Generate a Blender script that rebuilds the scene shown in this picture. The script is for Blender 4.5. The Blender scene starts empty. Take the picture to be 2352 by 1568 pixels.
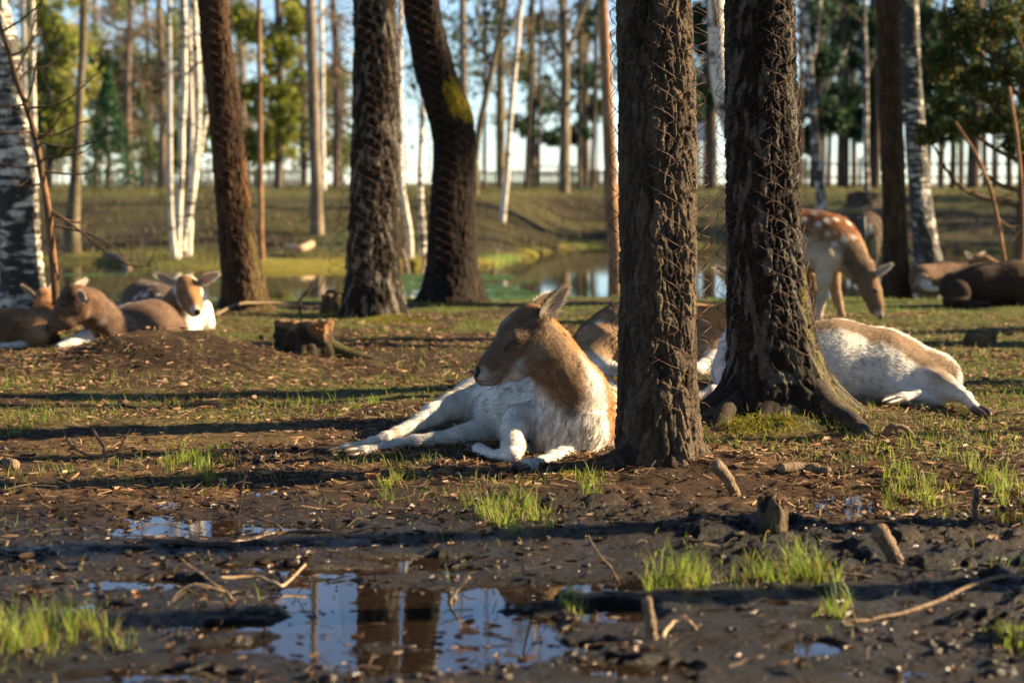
import bpy, math, random
import numpy as np
from mathutils import Vector, Matrix

# ------------------------------------------------------------------ camera, sky, sun, exposure
sc = bpy.context.scene
CAM_H = 0.9
F = 4573.0                      # focal length in pixels of the 2352 px wide view of the photograph
HZ = 420.0                      # row of the horizon there
TILT = math.atan2(784.0 - HZ, F)
cam_d = bpy.data.cameras.new("camera")
cam_d.lens = 70.0
cam_d.sensor_width = 36.0
cam_d.clip_start = 0.05
cam_d.clip_end = 3000.0
cam_d.dof.use_dof = True
cam_d.dof.focus_distance = 6.5
cam_d.dof.aperture_fstop = 3.5
cam = bpy.data.objects.new("camera", cam_d)
sc.collection.objects.link(cam)
cam.location = (0, 0, CAM_H)
cam.rotation_euler = (math.pi / 2 - TILT, 0, 0)
sc.camera = cam

SUN_EL = math.radians(24.0)
SUN_PHI = math.radians(100.0)   # 0 = behind the camera, 90 = from the right
SX, SY = math.sin(SUN_PHI), -math.cos(SUN_PHI)
SUNV = Vector((math.cos(SUN_EL) * SX, math.cos(SUN_EL) * SY, math.sin(SUN_EL)))
world = bpy.data.worlds.new("World")
sc.world = world
world.use_nodes = True
wn = world.node_tree
wn.nodes.clear()
w_out = wn.nodes.new("ShaderNodeOutputWorld")
w_bg = wn.nodes.new("ShaderNodeBackground")
w_sky = wn.nodes.new("ShaderNodeTexSky")
w_sky.sky_type = 'NISHITA'
w_sky.sun_disc = False
w_sky.sun_elevation = SUN_EL
w_sky.sun_rotation = math.atan2(SX, SY)
w_sky.altitude = 100
w_sky.air_density = 0.7
w_sky.dust_density = 0.0
w_sky.ozone_density = 2.0
w_bg.inputs["Strength"].default_value = 0.06
wn.links.new(w_sky.outputs[0], w_bg.inputs[0])
wn.links.new(w_bg.outputs[0], w_out.inputs[0])
sun_d = bpy.data.lights.new("sun", 'SUN')
sun_d.energy = 5.0
sun_d.angle = math.radians(0.53)
sun_d.color = (1.0, 0.77, 0.47)
sun = bpy.data.objects.new("sun", sun_d)
sc.collection.objects.link(sun)
sun.rotation_euler = SUNV.to_track_quat('Z', 'Y').to_euler()
sc.view_settings.view_transform = 'Standard'
sc.view_settings.look = 'None'
sc.view_settings.gamma = 1.0
sc.view_settings.exposure = 1.8
sc.cycles.use_denoising = True
sc.cycles.max_bounces = 6
sc.cycles.transparent_max_bounces = 4
sc.cycles.sample_clamp_indirect = 6.0

# ------------------------------------------------------------------ helpers
rng = np.random.default_rng(7)
random.seed(7)
CT, ST = math.cos(TILT), math.sin(TILT)

def at(dx, dy, Y):
    """world point at distance Y seen at (dx, dy) of the 2352 x 1568 view"""
    u, v = dx - 1176.0, 784.0 - dy
    wy, wz = F * CT + v * ST, -F * ST + v * CT
    k = Y / wy
    return np.array([u * k, Y, CAM_H + wz * k])

def px(Y):
    return Y / F                # metres per view pixel at distance Y

def _hash(ix, iy, iz, seed):
    with np.errstate(over='ignore'):
        h = (ix.astype(np.int64) * 374761393 + iy.astype(np.int64) * 668265263
             + iz.astype(np.int64) * 2147483647 + seed * 1274126177) & 0xffffffff
        h = ((h ^ (h >> 13)) * 1274126177) & 0xffffffff
        h = ((h ^ (h >> 16)) * 2246822519) & 0xffffffff
        h = h ^ (h >> 13)
    return (h & 0xffffff) / float(0xffffff)

def noise2(x, y, seed=0):
    x = np.asarray(x, float); y = np.asarray(y, float)
    ix, iy = np.floor(x), np.floor(y)
    fx, fy = x - ix, y - iy
    fx = fx * fx * fx * (fx * (fx * 6 - 15) + 10); fy = fy * fy * fy * (fy * (fy * 6 - 15) + 10)
    z = np.zeros_like(ix)
    a = _hash(ix, iy, z, seed); b = _hash(ix + 1, iy, z, seed)
    c = _hash(ix, iy + 1, z, seed); d = _hash(ix + 1, iy + 1, z, seed)
    return (a + (b - a) * fx) * (1 - fy) + (c + (d - c) * fx) * fy

def fbm2(x, y, o=4, seed=0, gain=0.5):
    s = 0.0; a = 1.0; t = 0.0
    for i in range(o):
        s = s + a * (noise2(x * 2 ** i + 17.3 * i, y * 2 ** i - 9.1 * i, seed + i) - 0.5)
        t += a; a *= gain
    return s / t * 2            # about -1..1

def noise3(p, seed=0):
    i = np.floor(p); f = p - i
    f = f * f * (3 - 2 * f)
    r = 0.0
    for dx in (0, 1):
        for dy in (0, 1):
            for dz in (0, 1):
                w = (f[:, 0] if dx else 1 - f[:, 0]) * (f[:, 1] if dy else 1 - f[:, 1]) * (f[:, 2] if dz else 1 - f[:, 2])
                r = r + w * _hash(i[:, 0] + dx, i[:, 1] + dy, i[:, 2] + dz, seed)
    return r

def ss(a, b, x):
    t = np.clip((np.asarray(x, float) - a) / (b - a), 0, 1)
    return t * t * (3 - 2 * t)

def new_mesh(name, V, tris=None, quads=None, smooth=True):
    V = np.asarray(V, np.float32)
    me = bpy.data.meshes.new(name)
    nt = 0 if tris is None else len(tris)
    nq = 0 if quads is None else len(quads)
    me.vertices.add(len(V)); me.vertices.foreach_set("co", V.ravel())
    idx = []
    st = []
    if nt:
        idx.append(np.asarray(tris, np.int32).ravel()); st.append(np.arange(nt) * 3)
    if nq:
        idx.append(np.asarray(quads, np.int32).ravel()); st.append(nt * 3 + np.arange(nq) * 4)
    if nt + nq:
        idx = np.concatenate(idx).astype(np.int32); st = np.concatenate(st).astype(np.int32)
        me.loops.add(len(idx)); me.loops.foreach_set("vertex_index", idx)
        me.polygons.add(nt + nq); me.polygons.foreach_set("loop_start", st)
        me.polygons.foreach_set("use_smooth", np.full(nt + nq, smooth, bool))
    me.update(calc_edges=True)
    return me

def set_col(me, C, name="col"):
    C = np.asarray(C, np.float32)
    a = me.attributes.new(name, 'FLOAT_COLOR', 'POINT')
    if C.shape[1] == 3:
        C = np.concatenate([C, np.ones((len(C), 1), np.float32)], 1)
    a.data.foreach_set("color", C.ravel())

def set_val(me, v, name):
    a = me.attributes.new(name, 'FLOAT', 'POINT')
    a.data.foreach_set("value", np.asarray(v, np.float32).ravel())

COL = sc.collection.objects

def link(name, me, mat=None, parent=None):
    o = bpy.data.objects.new(name, me)
    COL.link(o)
    if mat is not None and not me.materials:
        me.materials.append(mat)
    if parent is not None:
        put(o, parent)
    return o

def put(o, parent):
    o.parent = parent
    r = parent
    loc = Vector((0, 0, 0))
    while r is not None:
        loc = loc + Vector(r.location) if r.type == 'EMPTY' else loc
        r = r.parent
    o.matrix_parent_inverse = Matrix.Translation(-loc)

def tag(o, label=None, cat=None, group=None, kind=None):
    if label: o["label"] = label
    if cat: o["category"] = cat
    if group: o["group"] = group
    if kind: o["kind"] = kind
    return o

def thing(name, label, cat, loc=(0, 0, 0), group=None):
    o = bpy.data.objects.new(name, None)
    o.empty_display_size = 0.1
    COL.link(o)
    o.location = [float(c) for c in loc]
    return tag(o, label, cat, group)

def copy_tree(o, parent=None):
    c = o.copy(); COL.link(c)
    if parent is not None:
        c.parent = parent
    for ch in o.children:
        copy_tree(ch, c)
    return c

# ---------------- materials
def mat_new(name):
    m = bpy.data.materials.new(name); m.use_nodes = True
    nt = m.node_tree
    b = nt.nodes["Principled BSDF"]
    return m, nt, b, nt.nodes["Material Output"]

def mat_attr(name, rough=0.85, attr="col", var=0.25, scale=40.0, bump=0.0, bscale=80.0, transl=0.0, spec=0.3, sheen=0.0):
    """colour from the vertex colours, broken up by fine noise"""
    m, nt, b, out = mat_new(name)
    N, L = nt.nodes, nt.links
    a = N.new("ShaderNodeAttribute"); a.attribute_name = attr
    t = N.new("ShaderNodeTexCoord")
    n = N.new("ShaderNodeTexNoise"); n.inputs["Scale"].default_value = scale; n.inputs["Detail"].default_value = 4
    L.new(t.outputs["Object"], n.inputs["Vector"])
    mr = N.new("ShaderNodeMapRange"); mr.inputs["To Min"].default_value = 1 - var; mr.inputs["To Max"].default_value = 1 + var
    mr.inputs["From Min"].default_value = 0.3; mr.inputs["From Max"].default_value = 0.7
    L.new(n.outputs["Fac"], mr.inputs["Value"])
    mx = N.new("ShaderNodeVectorMath"); mx.operation = 'SCALE'
    L.new(a.outputs["Color"], mx.inputs[0]); L.new(mr.outputs[0], mx.inputs["Scale"])
    L.new(mx.outputs[0], b.inputs["Base Color"])
    b.inputs["Roughness"].default_value = rough
    b.inputs["Specular IOR Level"].default_value = spec
    if sheen:
        b.inputs["Sheen Weight"].default_value = sheen
        b.inputs["Sheen Roughness"].default_value = 0.5
    if bump:
        n2 = N.new("ShaderNodeTexNoise"); n2.inputs["Scale"].default_value = bscale; n2.inputs["Detail"].default_value = 6
        L.new(t.outputs["Object"], n2.inputs["Vector"])
        bp = N.new("ShaderNodeBump"); bp.inputs["Strength"].default_value = bump; bp.inputs["Distance"].default_value = 0.01
        L.new(n2.outputs["Fac"], bp.inputs["Height"]); L.new(bp.outputs[0], b.inputs["Normal"])
    if transl:
        tr = N.new("ShaderNodeBsdfTranslucent"); L.new(mx.outputs[0], tr.inputs["Color"])
        ms = N.new("ShaderNodeMixShader"); ms.inputs[0].default_value = transl
        L.new(b.outputs[0], ms.inputs[1]); L.new(tr.outputs[0], ms.inputs[2]); L.new(ms.outputs[0], out.inputs["Surface"])
    return m

def mat_plain(name, col, rough=0.8, var=0.3, scale=30.0, transl=0.0, spec=0.3, metal=0.0, col2=None, bump=0.0, stretch=None):
    m, nt, b, out = mat_new(name)
    N, L = nt.nodes, nt.links
    t = N.new("ShaderNodeTexCoord")
    n = N.new("ShaderNodeTexNoise"); n.inputs["Scale"].default_value = scale; n.inputs["Detail"].default_value = 5
    if stretch:
        mp = N.new("ShaderNodeMapping"); mp.inputs["Scale"].default_value = stretch
        L.new(t.outputs["Object"], mp.inputs["Vector"]); L.new(mp.outputs[0], n.inputs["Vector"])
    else:
        L.new(t.outputs["Object"], n.inputs["Vector"])
    r = N.new("ShaderNodeValToRGB")
    c2 = col2 or [c * (1 + var) for c in col]
    c1 = col if col2 else [c * (1 - var) for c in col]
    r.color_ramp.elements[0].position = 0.35; r.color_ramp.elements[1].position = 0.65
    r.color_ramp.elements[0].color = (*c1, 1); r.color_ramp.elements[1].color = (*c2, 1)
    L.new(n.outputs["Fac"], r.inputs["Fac"]); L.new(r.outputs["Color"], b.inputs["Base Color"])
    b.inputs["Roughness"].default_value = rough; b.inputs["Specular IOR Level"].default_value = spec
    b.inputs["Metallic"].default_value = metal
    if bump:
        bp = N.new("ShaderNodeBump"); bp.inputs["Strength"].default_value = bump; bp.inputs["Distance"].default_value = 0.02
        L.new(n.outputs["Fac"], bp.inputs["Height"]); L.new(bp.outputs[0], b.inputs["Normal"])
    if transl:
        tr = N.new("ShaderNodeBsdfTranslucent"); L.new(r.outputs["Color"], tr.inputs["Color"])
        ms = N.new("ShaderNodeMixShader"); ms.inputs[0].default_value = transl
        L.new(b.outputs[0], ms.inputs[1]); L.new(tr.outputs[0], ms.inputs[2]); L.new(ms.outputs[0], out.inputs["Surface"])
    return m

def mat_birch(name, dark=0.5, scale=1.0):
    """white bark with dark horizontal bands and rough dark patches"""
    m, nt, b, out = mat_new(name)
    N, L = nt.nodes, nt.links
    t = N.new("ShaderNodeTexCoord")
    mp = N.new("ShaderNodeMapping"); mp.inputs["Scale"].default_value = (3 * scale, 3 * scale, 14 * scale)
    L.new(t.outputs["Object"], mp.inputs["Vector"])
    n = N.new("ShaderNodeTexNoise"); n.inputs["Scale"].default_value = 1.6; n.inputs["Detail"].default_value = 6
    L.new(mp.outputs[0], n.inputs["Vector"])
    n2 = N.new("ShaderNodeTexNoise"); n2.inputs["Scale"].default_value = 4.0 * scale; n2.inputs["Detail"].default_value = 6
    L.new(t.outputs["Object"], n2.inputs["Vector"])
    ad = N.new("ShaderNodeMath"); ad.operation = 'ADD'
    L.new(n.outputs["Fac"], ad.inputs[0]); L.new(n2.outputs["Fac"], ad.inputs[1])
    r = N.new("ShaderNodeValToRGB")
    e = r.color_ramp.elements
    e[0].position = 0.30 + 0.22 * dark; e[0].color = (0.03, 0.024, 0.018, 1)
    e[1].position = 0.40 + 0.22 * dark; e[1].color = (0.68, 0.61, 0.5, 1)
    h = N.new("ShaderNodeMath"); h.operation = 'MULTIPLY'; h.inputs[1].default_value = 0.5
    L.new(ad.outputs[0], h.inputs[0]); L.new(h.outputs[0], r.inputs["Fac"])
    L.new(r.outputs["Color"], b.inputs["Base Color"])
    b.inputs["Roughness"].default_value = 0.7
    return m

M = {}
M['ground'] = None
M['bark'] = mat_attr("bark", 0.9, var=0.35, scale=60, bump=0.6, bscale=140, spec=0.2)
M['bark_far'] = mat_attr("bark_far", 0.9, var=0.3, scale=12, spec=0.2)
M['birch'] = mat_birch("birch_bark", 0.46)
M['birch_rough'] = mat_birch("old_birch_bark", 0.9, 1.3)
M['birch_dark'] = mat_birch("dark_birch_bark", 1.06, 1.3)
M['rust'] = mat_plain("rusty_wire", (0.085, 0.032, 0.016), 0.6, 0.5, 60, spec=0.5, metal=0.3)
M['fur'] = mat_attr("fur", 0.75, var=0.12, scale=120, transl=0.22, spec=0.25, sheen=0.15)
M['skin'] = mat_attr("hide", 0.85, var=0.2, scale=160, bump=0.5, bscale=260, spec=0.15)
M['ear'] = mat_attr("ear_skin", 0.8, var=0.1, scale=90, transl=0.55, spec=0.2)
M['nose'] = mat_plain("nose_leather", (0.012, 0.010, 0.010), 0.38, 0.3, 200, spec=0.5, bump=0.3)
M['eye'] = mat_plain("eye", (0.008, 0.005, 0.004), 0.1, 0.1, 50, spec=0.6)
M['hoof'] = mat_plain("hoof_horn", (0.055, 0.038, 0.030), 0.45, 0.5, 90, spec=0.4)
M['grass'] = mat_attr("grass_blade", 0.5, var=0.1, scale=5, transl=0.5, spec=0.3)
M['wet_litter'] = mat_attr("wet_litter", 0.28, var=0.3, scale=80, bump=0.4, bscale=150, spec=0.5)
M['litter'] = mat_attr("dry_litter", 0.7, var=0.2, scale=60, transl=0.12, spec=0.35)
M['wood'] = mat_plain("dead_wood", (0.10, 0.065, 0.04), 0.8, 0.45, 40, col2=(0.26, 0.18, 0.11), bump=0.5, stretch=(4, 4, 1))
M['wood_wet'] = mat_plain("wet_wood", (0.035, 0.022, 0.015), 0.35, 0.4, 40, col2=(0.11, 0.07, 0.042), bump=0.4)
M['wood_pale'] = mat_plain("peeled_wood", (0.26, 0.17, 0.09), 0.65, 0.4, 30, col2=(0.45, 0.33, 0.2), bump=0.3)
M['foliage'] = mat_attr("foliage", 0.6, var=0.2, scale=3, transl=0.4, spec=0.25)
M['clod'] = mat_attr("wet_clod", 0.55, var=0.4, scale=60, bump=0.6, bscale=120, spec=0.5)

# ---------------- mesh makers
def tube(P, R, n=8, cap=None):
    """verts, quads, tris of a tube through points P with radii R"""
    cap = n > 5 if cap is None else cap
    P = np.asarray(P, float); R = np.asarray(R, float)
    T = np.gradient(P, axis=0)
    T /= np.linalg.norm(T, axis=1)[:, None] + 1e-12
    up = np.array([0, 0, 1.0]) if abs(T[0, 2]) < 0.9 else np.array([1.0, 0, 0])
    A = np.zeros_like(P); B = np.zeros_like(P)
    a = np.cross(up, T[0]); a /= np.linalg.norm(a)
    for i in range(len(P)):
        a = a - T[i] * np.dot(a, T[i]); a /= np.linalg.norm(a) + 1e-12
        A[i] = a; B[i] = np.cross(T[i], a)
    th = np.arange(n) / n * 2 * np.pi
    V = (P[:, None] + R[:, None, None] * (np.cos(th)[None, :, None] * A[:, None] + np.sin(th)[None, :, None] * B[:, None])).reshape(-1, 3)
    i = np.arange(len(P) - 1)[:, None] * n; j = np.arange(n)[None]; k = (j + 1) % n
    Q = np.stack([i + j, i + k, i + n + k, i + n + j], -1).reshape(-1, 4)
    T3 = np.zeros((0, 3), int)
    if cap:
        V = np.concatenate([V, P[:1] - T[:1] * R[0] * 0.3, P[-1:] + T[-1:] * R[-1] * 0.3])
        b0, b1 = len(V) - 2, len(V) - 1
        j = np.arange(n); k = (j + 1) % n; e = (len(P) - 1) * n
        T3 = np.concatenate([np.stack([np.full(n, b0), k, j], 1), np.stack([np.full(n, b1), e + j, e + k], 1)])
    return V, Q, T3

class Bag:
    def __init__(s): s.V = []; s.Q = []; s.T = []; s.C = []; s.n = 0
    def add(s, V, Q=None, T=None, C=None):
        s.V.append(np.asarray(V, float))
        if Q is not None and len(Q): s.Q.append(np.asarray(Q) + s.n)
        if T is not None and len(T): s.T.append(np.asarray(T) + s.n)
        if C is not None:
            C = np.asarray(C, float)
            s.C.append(np.broadcast_to(C, (len(V), 3)) if C.ndim == 1 else C)
        s.n += len(V)
    def mesh(s, name, smooth=True):
        me = new_mesh(name, np.concatenate(s.V), np.concatenate(s.T) if s.T else None, np.concatenate(s.Q) if s.Q else None, smooth)
        if s.C: set_col(me, np.concatenate(s.C))
        return me

def spline(P, n):
    """smooth resample of control points (Catmull-Rom), any number of columns"""
    P = np.asarray(P, float)
    Pe = np.concatenate([2 * P[:1] - P[1:2], P, 2 * P[-1:] - P[-2:-1]])
    t = np.linspace(0, len(P) - 1 - 1e-9, n); i = t.astype(int); f = (t - i)[:, None]
    p0, p1, p2, p3 = Pe[i], Pe[i + 1], Pe[i + 2], Pe[i + 3]
    return 0.5 * (2 * p1 + (p2 - p0) * f + (2 * p0 - 5 * p1 + 4 * p2 - p3) * f ** 2 + (3 * p1 - p0 - 3 * p2 + p3) * f ** 3)
# ------------------------------------------------------------------ the ground
WATER = -0.20
PUD_Z = -0.008
# puddles: (x, y, half width, half height) in view pixels
PUDS = [(900, 1420, 250, 75), (740, 1380, 130, 45), (1090, 1465, 190, 62), (985, 1525, 330, 34), (560, 1500, 120, 16),
        (400, 1212, 175, 20), (330, 1190, 90, 12), (640, 1216, 160, 10), (1400, 1350, 160, 22), (1420, 1420, 90, 24), (1880, 1492, 85, 22),
        (600, 1305, 110, 10), (1150, 1370, 120, 30), (380, 1560, 220, 16), (1700, 1335, 110, 12), (1480, 1545, 150, 18), (950, 1290, 150, 9),
        (330, 1345, 130, 14), (760, 1318, 190, 11), (1000, 1312, 160, 8), (560, 1450, 90, 14), (1250, 1500, 120, 20), (700, 1490, 120, 26), (200, 1400, 90, 10)]
_pe = []
for (cx, cy, rx, ry) in PUDS:
    Yc = F * CAM_H / (cy - HZ)
    _pe.append(((cx - 1176) * Yc / F, Yc, rx * Yc / F, Yc * ry / (cy - HZ)))
DX, DY = 0.455, 6.2            # front tree
EX, EY = 1.015, 7.6             # second tree
MX, MY = -1.72, 9.75            # the mound on the left
DEERX, DEERY = 0.05, 6.75

def shore_near(x):
    return 17.6 + 0.9 * fbm2(x * 0.35, x * 0 + 3.3, 3, 41) - 0.02 * x
def shore_far(x):
    return 26.5 + 8.0 * ss(-0.6, 1.4, x) - 3.0 * ss(3.5, 7, x) + 0.9 * fbm2(x * 0.4, x * 0 + 8.1, 3, 43)

def pud_field(x, y):
    f = np.full(np.shape(x), -3.0)
    for (cx, cy, rx, ry) in _pe:
        f = np.maximum(f, 1 - ((x - cx) / rx) ** 2 - ((y - cy) / ry) ** 2)
    return f + 0.9 * fbm2(x * 4.5, y * 6, 4, 11, 0.6)

def mudness(x, y):
    """1 in the wet mud at the front, 0 on the dry forest floor"""
    edge = 5.3 + 0.35 * fbm2(x * 1.3, x * 0, 2, 5) + 0.25 * ss(0.9, -1.8, x) - 0.35 * ss(0.5, 2.0, x)
    return 1 - ss(edge - 0.45, edge + 0.55, y + 0.25 * fbm2(x * 3, y * 3, 2, 6))

def gz(x, y, fine=True):
    x = np.asarray(x, float); y = np.asarray(y, float)
    z = 0.035 * fbm2(x * 0.9, y * 0.9, 3, 1) * ss(3, 6, y) * (1 - np.exp(-(x / 0.9) ** 4 - ((y - 6.6) / 0.55) ** 4))
    z = z + 0.195 * np.exp(-((x - MX) / 0.6) ** 2 - ((y - MY) / 0.42) ** 2) * (1 + 0.3 * fbm2(x * 2.5, y * 2.5, 3, 9))
    z = z + 0.07 * np.exp(-((x - MX - 0.9) / 0.5) ** 2 - ((y - 10.4) / 0.5) ** 2)
    z = z + 0.03 * np.exp(-((x - DX - 0.08) / 0.34) ** 2 - ((y - DY) / 0.26) ** 2)
    z = z + 0.08 * np.exp(-((x - EX - 0.05) / 0.36) ** 2 - ((y - EY) / 0.33) ** 2)
    z = z + 0.035 * np.exp(-((x - 1.3) / 0.8) ** 2 - ((y - 6.3) / 0.5) ** 2)
    sn, sf = shore_near(x), shore_far(x)
    w1 = ss(sn - 2.2, sn + 1.2, y)
    z = z * (1 - w1) + w1 * (-0.55)
    w2 = ss(sf - 1.4, sf + 0.9, y)
    zb = -0.12 + 0.84 * ss(sf + 0.6, sf + 12, y) + 0.06 * fbm2(x * 0.35, y * 0.35, 3, 13) * ss(sf, sf + 5, y) + 0.05 * fbm2(x * 1.3, y * 1.3, 2, 14)
    z = z * (1 - w2) + w2 * zb
    for (ix, iy, r, h) in ISL:
        w = np.clip(1.3 * np.exp(-((x - ix) / r) ** 2 - ((y - iy) / (r * 1.3)) ** 2), 0, 1)
        z = np.where(z < -0.12, z + w * (-0.11 - z), z)
    if fine:
        near = 1 - ss(11, 16, y)
        m = mudness(x, y)
        pf = pud_field(x, y)
        wet = ss(-0.5, 0.35, pf)
        z = z + m * (0.004 - 0.026 * wet)
        z = z + near * (0.007 * fbm2(x * 7, y * 7, 3, 21) + 0.005 * fbm2(x * 24, y * 24, 3, 22))
        r = 1 - np.abs(fbm2(x * 11, y * 11, 3, 23)) * 2
        rough = np.clip(0.35 + 0.9 * fbm2(x * 1.4, y * 1.4, 2, 25) + 0.6 * ss(0.7, 1.4, x) * ss(6.4, 5.2, y), 0, 1.3)
        z = z + near * m * (1 - 0.8 * wet) * rough * (0.004 * np.clip(r, -0.6, 1) - 0.001 + 0.007 * (1 - np.abs(fbm2(x * 26, y * 26, 3, 27)) * 2))
        lump = np.clip(np.abs(fbm2(x * 8, y * 8, 4, 33, 0.6)) * 2.2 - 0.25, 0, 1)
        z = z + near * ss(0.35, 0.8, rough) * (0.25 + 0.75 * m) * (1 - wet) * lump * 0.03
        # hoof prints trodden into the mud
        z = z - near * m * 0.006 * ss(0.6, 0.85, noise2(x * 13 + 3, y * 11, 29)) * (1 - 0.5 * wet)
    return z

ISL = [((640 - 1176) * 26 / F, 25.9, 1.1, 0.48), ((760 - 1176) * 26 / F, 26.2, 1.0, 0.42), ((405 - 1176) * 27 / F, 26.6, 0.8, 0.5), ((950 - 1176) * 27 / F, 26.6, 1.0, 0.5)]

def ground_px(dx, dy):
    """point of the ground seen at a pixel of the view"""
    Y = F * CAM_H / max(dy - HZ, 8)
    for _ in range(12):
        p = at(dx, dy, Y)
        z = float(gz(np.array([p[0]]), np.array([p[1]]))[0])
        Y = F * (CAM_H - z) / max(dy - HZ, 8) * 0.6 + Y * 0.4
    p = at(dx, dy, Y); p[2] = float(gz(np.array([p[0]]), np.array([p[1]]))[0])
    return p

def gz1(x, y):
    return float(gz(np.array([x]), np.array([y]))[0])

def ground_sheet():
    ys = [-60, -25, -8, 0, 1.2, 2.0]
    y = 2.5
    while y < 3.2: ys.append(y); y *= 1.01
    while y < 7: ys.append(y); y *= 1.0023
    while y < 9: ys.append(y); y *= 1.0048
    while y < 14: ys.append(y); y *= 1.006
    while y < 60: ys.append(y); y *= 1.016
    while y < 900: ys.append(y); y *= 1.12
    ys = np.array(ys)
    u = np.concatenate([-np.geomspace(8, 0.34, 22)[:-1], np.linspace(-0.30, 0.30, 330), np.geomspace(0.34, 8, 22)[1:]])
    X = u[None, :] * np.maximum(ys, 3.0)[:, None]
    Yg = np.repeat(ys[:, None], len(u), 1)
    x, y = X.ravel(), Yg.ravel()
    z = gz(x, y)
    nu = len(u)
    i = np.arange(len(ys) - 1)[:, None] * nu; j = np.arange(nu - 1)[None]
    Q = np.stack([i + j, i + j + 1, i + nu + j + 1, i + nu + j], -1).reshape(-1, 4)
    me = new_mesh("ground", np.stack([x, y, z], 1), None, Q)
    # surface colours: mud, soil, needle litter, grass, moss; far slope carries painted shade
    m = mudness(x, y)
    n1 = fbm2(x * 1.7, y * 1.7, 3, 51); n2 = fbm2(x * 6, y * 6, 3, 52); n3 = fbm2(x * 0.5, y * 0.5, 2, 53)
    mud = np.array([0.0056, 0.0036, 0.0024]); soil = np.array([0.05, 0.028, 0.0135]); tan = np.array([0.14, 0.076, 0.034])
    green = np.array([0.085, 0.105, 0.016]); moss = np.array([0.20, 0.17, 0.02]); farg = np.array([0.055, 0.047, 0.016]); brown = np.array([0.026, 0.017, 0.0095])
    def mix(a, b, t): return a + (b - a) * np.clip(t, 0, 1)[:, None]
    c = mix(np.tile(soil, (len(x), 1)), tan, ss(-0.2, 0.5, n2 * 0.6 + n1 * 0.6))
    gmask = ss(-0.15, 0.3, n1 + 0.4 * n2) * ss(6.2, 8.5, y) * 0.85
    gmask = np.maximum(gmask, 0.7 * ss(0.6, 1.8, x + 0.4 * n1) * ss(6.6, 8.5, y + 0.6 * n2))
    mnd = np.exp(-((x - MX + .15) / 1.0) ** 2 - ((y - MY + .2) / 0.65) ** 2)
    c = mix(c, green, gmask * (1 - mnd))
    c = mix(c, np.array([0.03, 0.0185, 0.011]), mnd * 0.7)
    c = mix(c, mix(np.tile(mud, (len(x), 1)), np.array([0.020, 0.0118, 0.0066]), ss(0.0, 0.5, fbm2(x * 2.6, y * 2.6, 3, 58) + 0.3 * n2)), m)
    sn, sf = shore_near(x), shore_far(x)
    shore = ss(sn - 2.6, sn - 0.6, y) * (1 - ss(sf - 2, sf, y))
    c = mix(c, np.array([0.07, 0.12, 0.03]), shore * 0.7)
    bank = ss(sf - 1.6, sf - 0.3, y)
    far = mix(np.tile(brown, (len(x), 1)), farg, ss(-0.25, 0.35, n3 + 0.5 * n1))  # tree shade on the bank put into the darker slope colour
    far = mix(far, np.array([0.055, 0.068, 0.018]), ss(0.1, 0.6, fbm2(x * 0.3 + 9, y * 0.2, 3, 57)))
    far = mix(far, np.array([0.10, 0.10, 0.03]), ss(sf + 8.5, sf + 11.5, y) * 0.85)  # sunlit bank top painted as a paler strip
    far = mix(far, mix(np.tile(moss, (len(x), 1)), np.array([0.12, 0.17, 0.03]), ss(0, .4, n3)), (1 - ss(sf + 0.6, sf + 2.6, y)) * ss(-0.4, 0.2, n1 + .3 * n2) * 0.95)
    c = mix(c, far, bank)
    for k, (ix, iy, r, h) in enumerate(ISL):
        d = np.exp(-((x - ix) / r) ** 2 - ((y - iy) / (r * 1.3)) ** 2)
        c = mix(c, moss if k in (0, 1, 3) else np.array([0.13, 0.13, 0.03]), ss(0.25, 0.5, d))
    set_col(me, c)
    wet = np.maximum(m * 0.75, ss(-0.7, 0.1, pud_field(x, y)) * m)
    set_val(me, wet, "wet")
    g = link("ground", me)
    mt, nt, b, out = mat_new("forest_floor")
    N, L = nt.nodes, nt.links
    a = N.new("ShaderNodeAttribute"); a.attribute_name = "col"
    aw = N.new("ShaderNodeAttribute"); aw.attribute_name = "wet"
    t = N.new("ShaderNodeTexCoord")
    nz = N.new("ShaderNodeTexNoise"); nz.inputs["Scale"].default_value = 22; nz.inputs["Detail"].default_value = 8; nz.inputs["Roughness"].default_value = 0.65
    L.new(t.outputs["Object"], nz.inputs["Vector"])
    mr = N.new("ShaderNodeMapRange"); mr.inputs["From Min"].default_value = 0.32; mr.inputs["From Max"].default_value = 0.68
    mr.inputs["To Min"].default_value = 0.5; mr.inputs["To Max"].default_value = 1.5
    L.new(nz.outputs["Fac"], mr.inputs["Value"])
    sv = N.new("ShaderNodeVectorMath"); sv.operation = 'SCALE'
    L.new(a.outputs["Color"], sv.inputs[0]); L.new(mr.outputs[0], sv.inputs["Scale"]); L.new(sv.outputs[0], b.inputs["Base Color"])
    nr = N.new("ShaderNodeTexNoise"); nr.inputs["Scale"].default_value = 9; nr.inputs["Detail"].default_value = 6
    L.new(t.outputs["Object"], nr.inputs["Vector"])
    r1 = N.new("ShaderNodeMapRange"); r1.inputs["From Min"].default_value = 0.35; r1.inputs["From Max"].default_value = 0.65
    r1.inputs["To Min"].default_value = 0.10; r1.inputs["To Max"].default_value = 0.42
    L.new(nr.outputs["Fac"], r1.inputs["Value"])
    mx = N.new("ShaderNodeMix"); mx.data_type = 'FLOAT'
    mx.inputs[2].default_value = 0.92
    L.new(aw.outputs["Fac"], mx.inputs[0]); L.new(r1.outputs[0], mx.inputs[3]); L.new(mx.outputs[0], b.inputs["Roughness"])
    b.inputs["Specular IOR Level"].default_value = 0.22
    bp = N.new("ShaderNodeBump"); bp.inputs["Strength"].default_value = 1.0; bp.inputs["Distance"].default_value = 0.02
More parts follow.
